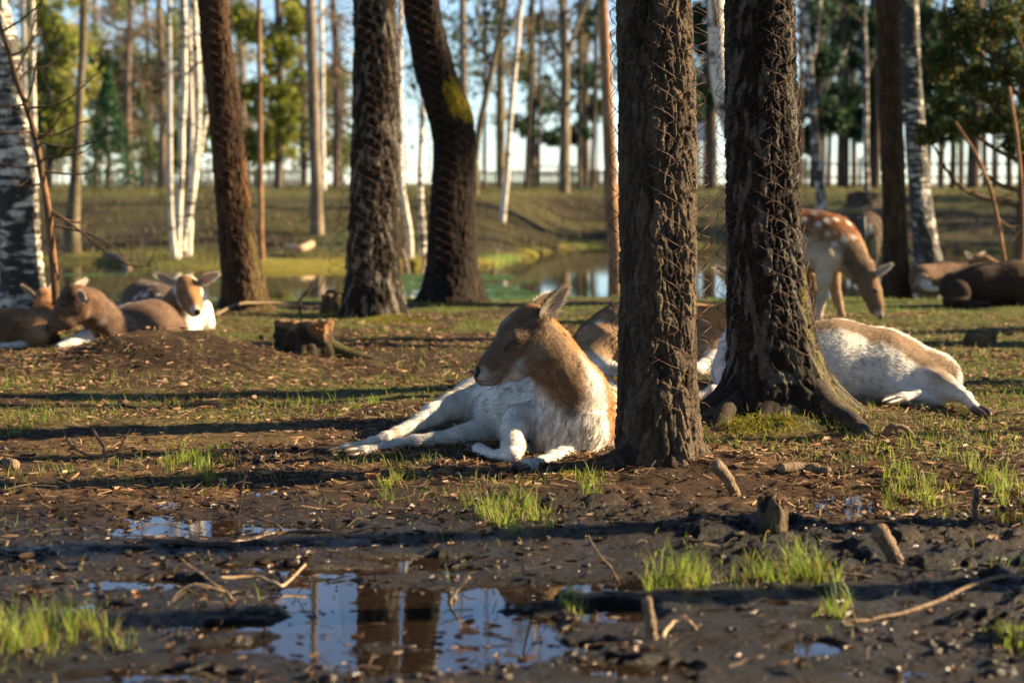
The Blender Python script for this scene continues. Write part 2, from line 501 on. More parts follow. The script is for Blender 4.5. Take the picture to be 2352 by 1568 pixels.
    nb = N.new("ShaderNodeTexNoise"); nb.inputs["Scale"].default_value = 70; nb.inputs["Detail"].default_value = 7; nb.inputs["Roughness"].default_value = 0.7
    L.new(t.outputs["Object"], nb.inputs["Vector"]); L.new(nb.outputs["Fac"], bp.inputs["Height"]); L.new(bp.outputs[0], b.inputs["Normal"])
    me.materials.append(mt)
    tag(g, kind="structure")
    return g
ground_sheet()

def water_mat(name, col, rough, bump, scale):
    m, nt, b, out = mat_new(name)
    N, L = nt.nodes, nt.links
    b.inputs["Base Color"].default_value = (*col, 1); b.inputs["Roughness"].default_value = rough; b.inputs["IOR"].default_value = 1.33
    b.inputs["Specular IOR Level"].default_value = 0.9
    t = N.new("ShaderNodeTexCoord")
    n = N.new("ShaderNodeTexNoise"); n.inputs["Scale"].default_value = scale; n.inputs["Detail"].default_value = 3
    bp = N.new("ShaderNodeBump"); bp.inputs["Strength"].default_value = bump; bp.inputs["Distance"].default_value = 0.004
    L.new(t.outputs["Object"], n.inputs["Vector"]); L.new(n.outputs["Fac"], bp.inputs["Height"]); L.new(bp.outputs[0], b.inputs["Normal"])
    return m

def sheet(name, x0, x1, y0, y1, z, m):
    V = [(x0, y0, z), (x1, y0, z), (x1, y1, z), (x0, y1, z)]
    o = link(name, new_mesh(name, V, None, [(0, 1, 2, 3)], False), m)
    return tag(o, kind="structure")
sheet("pond_water", -60, 60, 14.5, 36.5, WATER, water_mat("pond_surface", (0.030, 0.023, 0.010), 0.04, 0.06, 3.0))
sheet("puddle_water", -3, 3, 2.2, 6.1, PUD_Z, water_mat("puddle_surface", (0.018, 0.012, 0.008), 0.015, 0.05, 14.0))
# ------------------------------------------------------------------ trees with modelled bark
def worley(u, v, nu, seed):
    """u wraps with period nu; returns F1, F2 and the id of the nearest cell"""
    iu, iv = np.floor(u), np.floor(v)
    f1 = np.full(u.shape, 9.0); f2 = np.full(u.shape, 9.0); cid = np.zeros(u.shape)
    for a in (-1, 0, 1):
        for b in (-1, 0, 1):
            cu, cv = iu + a, iv + b
            wu = np.mod(cu, nu)
            z = np.zeros_like(cu)
            jx, jy = _hash(wu, cv, z, seed), _hash(wu, cv, z + 1, seed)
            d = np.hypot(u - cu - jx, v - cv - jy)
            nid = _hash(wu, cv, z + 2, seed)
            closer = d < f1
            f2 = np.where(closer, f1, np.minimum(f2, d))
            cid = np.where(closer, nid, cid)
            f1 = np.where(closer, d, f1)
    return f1, f2, cid

class Trunk:
    """pts: (view x, view y, radius in view pixels) from the top down, at distance Y"""
    def __init__(s, pts, Y, base_z=None, top=9.0, lean_y=0.0):
        W = np.array([at(p[0], p[1], Y) for p in pts]); r = np.array([p[2] for p in pts]) * px(Y)
        o = np.argsort(W[:, 2]); W, r = W[o], r[o]
        z0 = base_z if base_z is not None else gz1(W[0, 0], Y) - 0.06
        if z0 < W[0, 2] - 0.01:
            W = np.concatenate([[[W[0, 0], Y, z0]], W]); r = np.concatenate([[r[0]], r])
        sl = (W[-1, 0] - W[-2, 0]) / max(W[-1, 2] - W[-2, 2], 1e-3)
        sl = float(np.clip(sl, -0.25, 0.25))
        zt = W[-1, 2]
        for f in (0.33, 0.66, 1.0):
            z = zt + (top - zt) * f
            if z > W[-1, 2] + 0.05:
                W = np.concatenate([W, [[W[-1, 0] + sl * (z - W[-1, 2]) * 0.6, Y, z]]]); r = np.concatenate([r, [r[len(pts) - 1] * (1 - 0.65 * f)]])
        S = spline(np.concatenate([W, r[:, None]], 1), 400)
        S = S[np.argsort(S[:, 2])]
        s.S = S; s.z0, s.z1 = S[0, 2], S[-1, 2]; s.Y = Y; s.zv = zt; s.r0 = float(np.median(r[:-3]))
        s.roots = []
        s.gz = gz1(S[0, 0], Y)
    def centre(s, z):
        S = s.S
        return np.interp(z, S[:, 2], S[:, 0]), np.full(np.shape(z), s.Y), np.interp(z, S[:, 2], S[:, 3])
    def rad(s, z, th):
        _, _, r = s.centre(z)
        f = np.zeros_like(r)
        for (ph, wd, h, am) in s.roots:
            d = np.angle(np.exp(1j * (th - ph)))
            f = f + am * np.exp(-(d / wd) ** 2) * np.exp(-np.clip(z - s.gz, -0.05, 9) / h)
        return r * (1 + f + 0.05 * np.sin(3 * th + 2 * z) + 0.03 * np.sin(5 * th - 3 * z))
    def grid(s, nt, dz, zfine):
        z = np.arange(s.z0, min(zfine, s.z1), dz)
        if s.z1 > zfine: z = np.concatenate([z, np.arange(zfine, s.z1, 0.25), [s.z1]])
        th = np.arange(nt) / nt * 2 * np.pi
        return z, th

def make_trunk(T, parent, nt=128, dz=0.012, zfine=2.0, cw=0.022, ch=0.075, amp=0.008, seed=1, cols=((0.10, 0.075, 0.055), (0.20, 0.16, 0.12)),
               moss=None, mat=None, pale=0.0):
    z, th = T.grid(nt, dz, zfine)
    Z, TH = np.meshgrid(z, th, indexing='ij')
    zf, tf = Z.ravel(), TH.ravel()
    cx, cy, _ = T.centre(zf)
    r = T.rad(zf, tf)
    nu = max(6, int(round(2 * np.pi * T.r0 / cw)))
    warp = 0.9 * fbm2(np.cos(tf) * 4 + 7, zf * 12 + np.sin(tf) * 4, 3, seed + 5)
    u = tf / (2 * np.pi) * nu + warp; v = zf / ch + 0.35 * fbm2(np.cos(tf) * 6 + 2, zf * 9 + np.sin(tf) * 6, 2, seed + 9)
    u2 = np.mod(u, nu)
    f1, f2, cid = worley(u2, v, nu, seed)
    f1b, f2b, cidb = worley(np.mod(u * 2, nu * 2), v * 2.3, nu * 2, seed + 3)
    e = f2 - f1
    plate = ss(0.02, 0.30, e) * (0.65 + 0.7 * cid)
    fine = ss(0.0, 0.3, f2b - f1b) * 0.35
    nz = fbm2(np.cos(tf) * 14 * T.r0 / 0.12 + 20, zf * 60 + np.sin(tf) * 14, 3, seed + 20)
    disp = amp * (plate + fine * (0.4 + cidb) - 0.8) + amp * 0.25 * nz
    fade = 1.0
    rr = r + disp * fade
    V = np.stack([cx + np.cos(tf) * rr, cy + np.sin(tf) * rr, zf], 1)
    n = len(th); i = np.arange(len(z) - 1)[:, None] * n; j = np.arange(n)[None]; k = (j + 1) % n
    Q = np.stack([i + j, i + k, i + n + k, i + n + j], -1).reshape(-1, 4)
    me = new_mesh("trunk", V, None, Q)
    c0, c1 = np.array(cols[0]), np.array(cols[1])
    t = np.clip(0.15 + 0.6 * cid + 0.35 * fbm2(np.cos(tf) * 3, zf * 3 + np.sin(tf) * 3, 3, seed + 30), 0, 1)
    C = c0 + (c1 - c0) * t[:, None]
    if pale:
        pm = ss(0.62, 0.74, noise2(np.cos(tf) * 7 + zf * 3, zf * 17 + np.sin(tf) * 9, seed + 40)) * pale
        C = C + (np.array([0.40, 0.35, 0.28]) - C) * pm[:, None]
    if moss:
        for (ph, wd, za, zb, mc, st) in moss:
            d = np.angle(np.exp(1j * (tf - ph)))
            w = np.exp(-(d / wd) ** 2) * ss(za - 0.12, za + 0.05, zf) * (1 - ss(zb - 0.1, zb + 0.12, zf)) * st
            w = 0.85 * ss(0.35, 0.75, w * (0.75 + 0.9 * fbm2(np.cos(tf) * 9 + 3, zf * 26 + np.sin(tf) * 9, 4, seed + 50, 0.65)) + 0.2 * (plate - 0.6))
            C = C + (np.array(mc) - C) * w[:, None]
    set_col(me, C)
    return link("trunk", me, mat or M['bark'], parent)

def make_limbs(parent, T, n, z0, z1, length, seed, mat, leaf=None, leafn=0, leafc=None, leafs=0.06):
    """limbs above the picture, with twigs and outsized leaf faces for the enlarged crown"""
    r = np.random.default_rng(seed)
    bag = Bag(); lb = Bag()
    for i in range(n):
        z = z0 + (z1 - z0) * (i + r.random()) / n
        cx, cy, rr = [float(a) for a in T.centre(np.array(z))]
        a = r.random() * 6.28; el = 0.2 + 0.6 * r.random()
        L = length * (1.1 - 0.6 * (z - z0) / (z1 - z0)) * (0.7 + 0.5 * r.random())
        d = np.array([math.cos(a) * math.cos(el), math.sin(a) * math.cos(el), math.sin(el)])
        P = np.array([cx, cy, z]) + d * np.linspace(0, L, 5)[:, None]
        P[:, 2] += 0.25 * np.sin(np.linspace(0, 2, 5)) * (r.random() - 0.3)
        P[1:, :2] += r.normal(0, 0.05 * L, (4, 2))
        V, Q, T3 = tube(P, np.linspace(rr * 0.45, 0.008, 5), 5); bag.add(V, Q, T3, np.array([0.09, 0.065, 0.045]))
        for k in range(4):
            s = P[1 + k % 4]; dd = d + r.normal(0, 0.6, 3); dd /= np.linalg.norm(dd)
            P2 = s + dd * np.linspace(0, L * 0.5, 4)[:, None]
            V, Q, T3 = tube(P2, np.linspace(rr * 0.15 + 0.004, 0.003, 4), 4); bag.add(V, Q, T3, np.array([0.09, 0.065, 0.045]))
            if leafn:
                m = leafn
                p = P2[r.integers(1, 4, m)] + r.normal(0, L * 0.16, (m, 3))
                leaves(lb, p, leafs, leafc, r)
    link("limbs", bag.mesh("limbs"), mat, parent)
    if leafn:
        link("crown", lb.mesh("crown", False), M['foliage'], parent)  # crown made large and dense to cut sky light from overhead

def leaves(bag, p, size, cols, r, flat=0.0):
    """leaf-sized quads scattered at points p"""
    m = len(p)
    a = r.normal(0, 1, (m, 3)); a /= np.linalg.norm(a, axis=1)[:, None]
    b = np.cross(a, r.normal(0, 1, (m, 3))); b /= np.linalg.norm(b, axis=1)[:, None] + 1e-9
    s = size * (0.6 + 0.8 * r.random((m, 1)))
    V = np.stack([p - a * s * .5, p + b * s * .28, p + a * s * .5, p - b * s * .28], 1).reshape(-1, 3)
    Q = np.arange(m * 4).reshape(-1, 4)
    c = np.asarray(cols, float)
    if c.ndim == 1: c = c[None]
    C = c[r.integers(0, len(c), m)] * (0.7 + 0.6 * r.random((m, 1)))
    bag.add(V, Q, None, np.repeat(C, 4, 0))

def wire_guard(T, label, z0, z1, cell=0.062, off=0.018, bulge=None, seed=0, wr=0.0012, ragged=0.12, group=None):
    """rusty chain link wrapped round a trunk; every wire is a part"""
    r = np.random.default_rng(seed)
    cx, cy, rr = [float(a) for a in T.centre(np.array((z0 + z1) / 2))]
    t = thing("wire_guard", label, "wire mesh", (cx, cy, T.gz), group)
    N = int(round(2 * np.pi * (rr + off) / cell / 2)) * 2
    dth = 2 * np.pi / N
    for k in range(N):
        za = z0 + ragged * (r.random() ** 2) * 1.5
        ni = int((z1 - za) / (cell * 0.5))
        i = np.arange(ni * 2 + 1) / 2.0
        i0 = int((za - z0) / (cell * 0.5))
        ph = i + i0
        tri = np.abs(np.mod(ph, 2) - 1)               # 1 at even, 0 at odd
        tri = tri if k % 2 else 1 - tri
        tri = 0.5 + (tri - 0.5) * 1.06
        th = (k + tri) * dth
        z = z0 + ph * cell * 0.5
        wob = fbm2(np.cos(th) * 2 + seed, z * 4 + np.sin(th) * 2, 2, seed + 3)
        th = th + 0.06 * dth * fbm2(z * 9 + k, z * 0 + k * 3.7, 2, seed + 5) + 0.3 * dth * fbm2(np.cos(th) * 1.5, z * 2.5 + np.sin(th), 2, seed + 8)
        zz = z + 0.012 * fbm2(np.cos(th) * 2, z * 3 + np.sin(th) * 2, 2, seed + 7)
        rad = T.rad(zz, th) + off * (1 + 0.7 * wob) + 0.004 * np.sin(ph * np.pi)
        if bulge:
            for (bp, bw, ba, bz0, bz1) in bulge:
                d = np.angle(np.exp(1j * (th - bp)))
                rad = rad + ba * np.exp(-(d / bw) ** 2) * ss(bz0 - 0.2, bz0 + 0.1, z) * (1 - ss(bz1 - 0.1, bz1 + 0.2, z)) * (0.7 + 0.6 * noise2(z * 5, th * 2, seed + 11))
        cxx, cyy, _ = T.centre(zz)
        P = np.stack([cxx + np.cos(th) * rad, cyy + np.sin(th) * rad, zz], 1)
        V, Q, T3 = tube(P, np.full(len(P), wr), 4)
        link("wire", new_mesh("wire", V, T3, Q), M['rust'], t)
    return t

def root_part(parent, P, R, mat=None, seed=0, col=((0.025, 0.018, 0.013), (0.075, 0.055, 0.04))):
    S = spline(np.concatenate([np.array(P), np.array(R)[:, None]], 1), 60)
    V, Q, T3 = tube(S[:, :3], S[:, 3], 20)
    n = fbm2(V[:, 0] * 40 + V[:, 2] * 20, V[:, 1] * 40, 3, seed)
    V = V + (np.stack([n, n, n], 1)) * 0.004
    me = new_mesh("root", V, T3, Q)
    c0, c1 = np.array(col[0]), np.array(col[1])
    set_col(me, c0 + (c1 - c0) * np.clip(0.5 + n, 0, 1)[:, None])
    return link("root", me, mat or M['bark'], parent)

LIMB_C = np.array([[0.06, 0.08, 0.02], [0.09, 0.10, 0.03]])
# front tree, right of the doe
T_D = Trunk([(1500, -60, 80), (1503, 150, 83), (1506, 400, 84), (1509, 650, 85), (1510, 850, 88), (1511, 960, 92), (1512, 1050, 97)], DY, top=9.5)
T_D.roots = [(3.55, 0.35, 0.05, 0.25), (0.1, 0.4, 0.06, 0.28), (5.1, 0.5, 0.05, 0.12), (1.7, 0.6, 0.06, 0.2)]
t = thing("tree", "thick rough barked trunk in front of the resting doe, wrapped in rusty wire", "tree", (DX, DY, T_D.gz))
make_trunk(T_D, t, 224, 0.0048, 1.62, 0.034, 0.12, 0.0105, 3, ((0.014, 0.010, 0.007), (0.13, 0.094, 0.061)))
make_limbs(t, T_D, 9, 6.3, 9.4, 3.4, 5, M['bark_far'], leafn=60, leafc=LIMB_C, leafs=.34)
g0 = T_D.gz
root_part(t, [(DX - 0.05, DY - 0.06, g0 + 0.03), (DX - 0.17, DY - 0.12, g0 - 0.005), (DX - 0.3, DY - 0.16, g0 - 0.02), (DX - 0.45, DY - 0.18, g0 - 0.05)], [0.05, 0.032, 0.022, 0.015], seed=3)
# a snapped branch stub on the trunk
pb = at(1530, 108, DY - 0.115)
V, Q, T3 = tube(np.array([pb + [0.0, 0.04, 0.0], pb + [0.005, -0.005, 0.0], pb + [0.012, -0.035, -0.003]]), [0.012, 0.0105, 0.009], 10)
bs = new_mesh("branch_stub", V, T3, Q); set_col(bs, np.tile([0.05, 0.035, 0.025], (len(V), 1))); link("branch_stub", bs, M['bark'], t)
wire_guard(T_D, "rusty chain link wire around the trunk in front of the doe", 0.13, 1.75, 0.064, 0.012,
           [(0.0, 0.55, 0.034, 0.2, 2), (3.1, 0.5, 0.016, 0.1, 2)], seed=21, ragged=0.14)
# second tree with the spreading foot
T_E = Trunk([(1742, -60, 75), (1745, 200, 78), (1746, 400, 80), (1752, 550, 83), (1764, 700, 92), (1778, 820, 100), (1790, 920, 110)], EY, top=10.5)
T_E.roots = [(0.0, 0.5, 0.12, 0.55), (3.3, 0.5, 0.07, 0.6), (5.4, 0.5, 0.08, 0.55), (4.3, 0.4, 0.06, 0.4)]
t = thing("tree", "dark trunk with spreading roots beside the pale sprawled doe, wrapped in rusty wire", "tree", (EX, EY, T_E.gz))
make_trunk(T_E, t, 200, 0.0056, 1.75, 0.03, 0.10, 0.0115, 13, ((0.0065, 0.005, 0.004), (0.035, 0.027, 0.019)),
           moss=[(-0.5, 0.42, 0.0, 0.55, (0.12, 0.10, 0.02), 0.72), (3.6, 0.6, 0.9, 1.9, (0.06, 0.06, 0.052), 0.6)], pale=0.2)
make_limbs(t, T_E, 9, 7.0, 10.4, 3.4, 6, M['bark_far'], leafn=60, leafc=LIMB_C, leafs=.34)
g0 = gz1(EX + 0.3, EY - 0.3)
pr = [at(1870, 900, EY - 0.12), at(1915, 950, EY - 0.25), ground_px(1960, 985), ground_px(2003, 1012)]
pr[2][2] += 0.018; pr[3][2] -= 0.02
root_part(t, pr, [0.06, 0.05, 0.036, 0.02], seed=8, col=((0.03, 0.023, 0.017), (0.085, 0.066, 0.048)))
pr = [at(1700, 930, EY - 0.12), ground_px(1665, 965), ground_px(1640, 985)]
pr[1][2] += 0.01; pr[2][2] -= 0.03
root_part(t, pr, [0.05, 0.035, 0.02], seed=9)
wire_guard(T_E, "rusty chain link wire around the dark trunk beside the sprawled doe", 0.26, 1.9, 0.068, 0.010,
           [(3.3, 0.5, 0.030, 0.2, 2), (0.0, 0.4, 0.012, 0.2, 2)], seed=33, ragged=0.1)

DARK = ((0.03, 0.023, 0.017), (0.11, 0.08, 0.055))
def mid_tree(label, pts, Y, seed, roots=None, cols=DARK, moss=None, top=9.0, nt=120, dz=0.014, amp=0.011, cw=0.035, ch=0.11, mat=None, pale=0.0, zf=2.6, name="tree", limbs=7, leafn=60):
    T = Trunk(pts, Y, top=top)
    T.roots = roots or [(0.3, 0.5, 0.12, 0.35), (2.9, 0.5, 0.1, 0.35), (4.6, 0.5, 0.1, 0.35)]
    t = thing(name, label, "tree", (T.S[0, 0], Y, T.gz))
    make_trunk(T, t, nt, dz, zf, cw, ch, amp, seed, cols, moss, mat, pale)
    if limbs: make_limbs(t, T, limbs, top * 0.66, top * 0.97, top * 0.3, seed, M['bark_far'], leafn=leafn, leafc=LIMB_C, leafs=.34)
    return T
T_A = mid_tree("dark bowed trunk leaning left of the mossy stump, at the pond edge", [(488, -40, 33), (500, 120, 34), (516, 250, 35), (530, 420, 37), (546, 560, 42), (557, 650, 45), (563, 705, 50)], 14.2, 61,
               cols=((0.010, 0.0066, 0.0045), (0.095, 0.052, 0.027)), moss=[(-0.4, 0.7, -0.1, 0.9, (0.10, 0.09, 0.02), 0.6), (-0.4, 0.6, 0.75, 1.1, (0.24, 0.10, 0.03), 0.7)])
T_B = mid_tree("straight dark trunk with flaking pale bark behind the mossy stump", [(863, -40, 47), (862, 150, 48), (861, 300, 50), (858, 480, 54), (856, 620, 60), (855, 715, 68)], 13.7, 62,
               roots=[(0.3, 0.5, 0.1, 0.2), (2.9, 0.5, 0.1, 0.15), (4.6, 0.5, 0.1, 0.15)], cols=((0.006, 0.0047, 0.0035), (0.03, 0.022, 0.0145)), pale=0.3, amp=0.016)
T_C = mid_tree("crooked dark trunk with yellow moss on its elbow, at the pond edge", [(965, -40, 40), (984, 90, 43), (1004, 180, 47), (1028, 250, 50), (1041, 320, 47), (1040, 400, 46), (1037, 500, 52), (1037, 610, 57), (1038, 685, 66)], 15.2, 63,
               cols=((0.006, 0.0045, 0.0033), (0.027, 0.0185, 0.0115)), moss=[(-0.75, 0.75, 1.4, 1.68, (0.36, 0.25, 0.012), 1.35), (-0.3, 0.4, -0.2, 0.4, (0.16, 0.10, 0.03), 0.5)])
T_H = mid_tree("old birch trunk with black fissured bark at the left edge", [(-20, -60, 30), (5, 100, 34), (24, 300, 39), (38, 450, 43), (46, 600, 46), (50, 705, 52)], 13.5, 64, mat=M['birch_rough'], amp=0.013)
T_F = mid_tree("tall brown pine trunk behind the grazing deer", [(2043, -40, 26), (2045, 200, 26), (2048, 350, 26), (2054, 500, 27), (2058, 600, 29), (2060, 660, 33)], 16.8, 65, cols=((0.018, 0.011, 0.007), (0.10, 0.06, 0.033)), nt=80, dz=0.02)
T_G = mid_tree("leaning birch trunk right of the brown pine", [(2088, -40, 20), (2093, 150, 21), (2102, 320, 23), (2115, 470, 25), (2127, 560, 28), (2134, 620, 34)], 20.6, 66, mat=M['birch_dark'], nt=80, dz=0.02)
wire_guard(T_B, "blurred rusty chain link wire around the straight dark trunk behind the stump", 0.2, 2.3, 0.07, 0.05, [(3.0, 0.5, 0.06, 0, 3)], seed=41, wr=0.0015)
wire_guard(T_C, "blurred rusty chain link wire around the crooked mossy trunk", 0.15, 2.3, 0.075, 0.04, [(0.1, 0.5, 0.03, 0, 3)], seed=42, wr=0.0015)
wire_guard(T_A, "blurred rusty chain link wire around the bowed trunk left of the stump", 0.5, 2.3, 0.075, 0.025, [(3.1, 0.5, 0.06, 0.6, 3)], seed=43, wr=0.0015)

# ---------------- slim trees by and beyond the pond
def slim_tree(name, label, stems, Y, mat, cols=None, forks=(), top=8.0, base=None, twigs=6, seed=0, leafn=0, leafc=None, group=None, leafs=0.08):
    """stems: lists of (x, y, radius) in view pixels from the foot up"""
    r = np.random.default_rng(seed)
    f = at(stems[0][0][0], stems[0][0][1], Y)
    t = thing(name, label, "tree", (f[0], Y, gz1(f[0], Y)), group)
    ns = len(stems)
    def pts(st, si=0):
        yy = Y + (si - ns / 2) * 0.3 * (ns > 1)
        return np.array([[*at(a, b, yy), c * px(yy)] for (a, b, c) in st])
    lb = Bag(); tw = Bag()
    for si, st in enumerate(stems):
        P = pts(st, si)
        g = gz1(P[0, 0], Y)
        P = np.concatenate([[[P[0, 0], P[0, 1], min(g - 0.05, P[0, 2] - 0.02), P[0, 3] * 1.15]], P])
        d = P[-1, :3] - P[-2, :3]; d /= np.linalg.norm(d)
        if P[-1, 2] < top - 0.5:
            q = P[-1, :3] + d * (top - P[-1, 2]) * 0.5; q2 = q + (d * 0.7 + [0, 0, 0.3]) * (top - q[2]); q2[2] = top
            P = np.concatenate([P, [[*q, P[-1, 3] * 0.7]], [[*q2, P[-1, 3] * 0.2]]])
        S = spline(P, 60)
        S[:, 0] += 0.010 * fbm2(S[:, 2] * 3, S[:, 2] * 0 + si, 2, seed)
        V, Q, T3 = tube(S[:, :3], np.maximum(S[:, 3], 0.004), 14)
        me = new_mesh("trunk", V, T3, Q)
        if cols is not None:
            n = fbm2(V[:, 0] * 9, V[:, 2] * 4, 3, seed + 4)
            set_col(me, np.array(cols[0]) + (np.array(cols[1]) - np.array(cols[0])) * np.clip(0.5 + n, 0, 1)[:, None])
        link("trunk", me, mat, t)
        ups = S[S[:, 2] > max(2.2, S[0, 2] + 1.5)]
        if len(ups) > 3:
            for k in range(twigs):
                b = ups[r.integers(0, len(ups))]
                a = r.random() * 6.28; L = 0.5 + 1.1 * r.random()
                dd = np.array([math.cos(a), math.sin(a), 0.5 + 0.6 * r.random()])
                Pb = b[:3] + dd * np.linspace(0, L, 5)[:, None] + r.normal(0, 0.04, (5, 3)) * np.linspace(0, 1, 5)[:, None]
                V, Q, T3 = tube(Pb, np.linspace(b[3] * 0.35 + 0.003, 0.003, 5), 4); tw.add(V, Q, T3, np.array([0.10, 0.075, 0.055]))
                for m in range(3):
                    d2 = dd + r.normal(0, 0.6, 3)
                    P2 = Pb[r.integers(1, 5)] + d2 * np.linspace(0, L * 0.45, 4)[:, None]
                    V, Q, T3 = tube(P2, np.linspace(0.004, 0.002, 4), 3); tw.add(V, Q, T3, np.array([0.10, 0.075, 0.055]))
                if leafn:
                    leaves(lb, Pb[r.integers(1, 5, leafn)] + r.normal(0, 0.22, (leafn, 3)), leafs, leafc, r)
    for fk in forks:
        P = pts(fk); S = spline(P, 24)
        V, Q, T3 = tube(S[:, :3], np.maximum(S[:, 3], 0.003), 8)
        me = new_mesh("branch", V, T3, Q)
        if cols is not None: set_col(me, np.tile(np.array(cols[1]), (len(V), 1)))
        link("branch", me, mat, t)
    if tw.n: tag(link("twigs", tw.mesh("twigs"), M['bark_far'], t), kind="stuff")
    if lb.n: link("crown", lb.mesh("crown", False), M['foliage'], t)
    return t
PINE = ((0.16, 0.085, 0.045), (0.34, 0.19, 0.10)); GREYB = ((0.11, 0.085, 0.06), (0.26, 0.20, 0.14)); OLIVE = ((0.08, 0.065, 0.04), (0.20, 0.16, 0.10))
slim_tree("birch_tree", "clump of slim white birch stems rising from one foot on the pond bank",
          [[(404, 596, 8), (394, 500, 6.5), (390, 300, 6), (390, 100, 5.5), (388, -60, 5)],
           [(404, 598, 9), (412, 500, 8), (416, 400, 7), (418, 300, 7.5), (424, 180, 7), (422, 0, 6.5), (421, -60, 6)],
           [(408, 597, 9), (424, 530, 9), (440, 455, 9), (452, 330, 8.5), (455, 180, 8), (448, 60, 8), (446, -60, 8)],
           [(425, 540, 6), (446, 440, 6), (462, 340, 5.5), (478, 230, 5), (484, 90, 4.5), (488, -60, 4.5)],
           [(434, 590, 8), (436, 540, 7), (438, 480, 6), (440, 300, 5), (437, 100, 4)]], 27.2, M['birch'], seed=3)
slim_tree("trunk_tree", "grey olive trunk standing left of the white birch clump", [[(165, 538, 19), (172, 430, 13), (180, 300, 10), (187, 170, 9), (193, 20, 9), (195, -80, 8)]], 28.5, M['bark_far'], OLIVE, seed=5)
slim_tree("birch_tree", "slim white birch just right of the old fissured birch, leftmost of the pair", [[(58, 560, 7), (57, 400, 6.5), (56, 200, 6), (52, 0, 6), (50, -60, 6)]], 26.5, M['birch'], seed=6)
slim_tree("birch_tree", "slim white birch just right of the old fissured birch, rightmost of the pair", [[(84, 560, 6), (80, 400, 6), (77, 200, 5.5), (75, 0, 5), (74, -60, 5)]], 26.8, M['birch'], seed=7)
slim_tree("young_pine", "thin straight orange pine stem between the bowed and the straight dark trunks", [[(600, 575, 7), (598, 400, 6), (597, 200, 5.5), (594, 0, 5), (593, -80, 4.5)]], 26.3, M['bark_far'], PINE, forks=[[(598, 178, 2.5), (620, 176, 2), (650, 172, 1)], [(597, 60, 2), (570, 30, 1.5), (550, 20, 1)]], seed=8)
slim_tree("trunk_tree", "grey trunk with a dark left side behind the thin orange pine", [[(728, 540, 17), (726, 440, 14), (722, 300, 13), (716, 150, 12), (712, 0, 11), (711, -80, 10)]], 31.0, M['bark_far'], GREYB, seed=9)
slim_tree("birch_tree", "thin spotted birch stem right of the grey trunk, far behind", [[(743, 436, 6), (741, 300, 5.5), (740, 150, 5), (738, 0, 5), (738, -60, 4.5)]], 45, M['birch'], seed=10)
slim_tree("birch_tree", "white birch stem emerging from behind the straight dark trunk", [[(940, 545, 8), (930, 470, 7), (921, 400, 6.5), (918, 250, 6.5), (919, 100, 6), (922, -60, 6)]], 27.0, M['birch'], seed=11)
slim_tree("birch_tree", "slim white birch between the straight and the crooked dark trunks", [[(970, 548, 8), (966, 460, 7), (965, 380, 6.5), (971, 280, 6), (980, 150, 5), (985, -60, 5)]], 27.4, M['birch'], seed=12)
slim_tree("birch_tree", "slender white birch leaning right of the crooked mossy trunk", [[(1149, 556, 9), (1157, 470, 7.5), (1165, 390, 7), (1170, 300, 6.5), (1178, 200, 6.5), (1190, 80, 6), (1198, -10, 6), (1203, -70, 5)]], 33.5, M['birch'], seed=13)
slim_tree("trunk_tree", "olive trunk forking at mid height beyond the pond, picnic table at its foot", [[(1296, 438, 14), (1295, 350, 11), (1296, 250, 10), (1297, 150, 10), (1292, 60, 8), (1290, -60, 7)]], 44, M['bark_far'], OLIVE,
          forks=[[(1298, 148, 6), (1312, 100, 5), (1326, 55, 4.5), (1350, 0, 4), (1365, -50, 3)], [(1292, 140, 5), (1272, 105, 4.5), (1255, 70, 4), (1245, 20, 3)], [(1294, 230, 4), (1275, 215, 3), (1255, 170, 2)]], seed=14, twigs=10)
slim_tree("pine_tree", "red brown pine trunk just left of the wire wrapped front tree", [[(1414, 600, 18), (1404, 450, 16), (1398, 300, 14), (1392, 150, 13), (1384, 0, 12), (1380, -70, 12)]], 24.5, M['bark_far'], PINE, seed=15)
slim_tree("bare_tree", "slanting bare tree with olive bark right of the crooked trunk", [[(1090, 400, 10), (1095, 330, 8), (1108, 260, 7.5), (1126, 180, 7), (1140, 110, 6), (1152, 50, 6), (1168, -30, 5)]], 36.5, M['bark_far'], OLIVE,
          forks=[[(1140, 110, 4), (1162, 80, 3.5), (1185, 40, 3), (1200, 0, 2)], [(1130, 170, 4), (1112, 110, 3), (1100, 60, 2.5), (1098, -10, 2)]], seed=16, twigs=12)
slim_tree("trunk_tree", "sunlit grey trunk between the crooked trunk and the slanting bare tree", [[(1068, 440, 10), (1066, 300, 9), (1064, 150, 8.5), (1062, 0, 8), (1061, -60, 8)]], 40, M['bark_far'], GREYB, seed=17)
slim_tree("birch_tree", "pale birch trunk glimpsed between the two wire wrapped trees", [[(1705, 436, 22), (1690, 340, 22), (1668, 250, 22), (1652, 150, 22), (1647, 0, 21), (1646, -60, 20)]], 31, M['birch'], seed=18)
slim_tree("birch_tree", "crooked birch with slanting branches right of the dark wire wrapped tree", [[(1886, 474, 12), (1880, 400, 10), (1873, 330, 9.5), (1866, 240, 9), (1860, 160, 9), (1852, 80, 8.5), (1846, -20, 8), (1842, -70, 8)]], 36, M['birch_rough'],
          forks=[[(1872, 240, 5), (1895, 205, 4.5), (1925, 150, 4), (1948, 100, 3)], [(1862, 150, 5), (1872, 110, 4.5), (1880, 50, 4), (1886, -20, 3)]], seed=19)
slim_tree("birch_tree", "thin straight birch left of the brown pine, behind the grazing deer", [[(1990, 430, 7), (1989, 300, 6.5), (1988, 150, 6), (1985, 60, 5), (1984, -60, 5)]], 42, M['birch_rough'], seed=20)

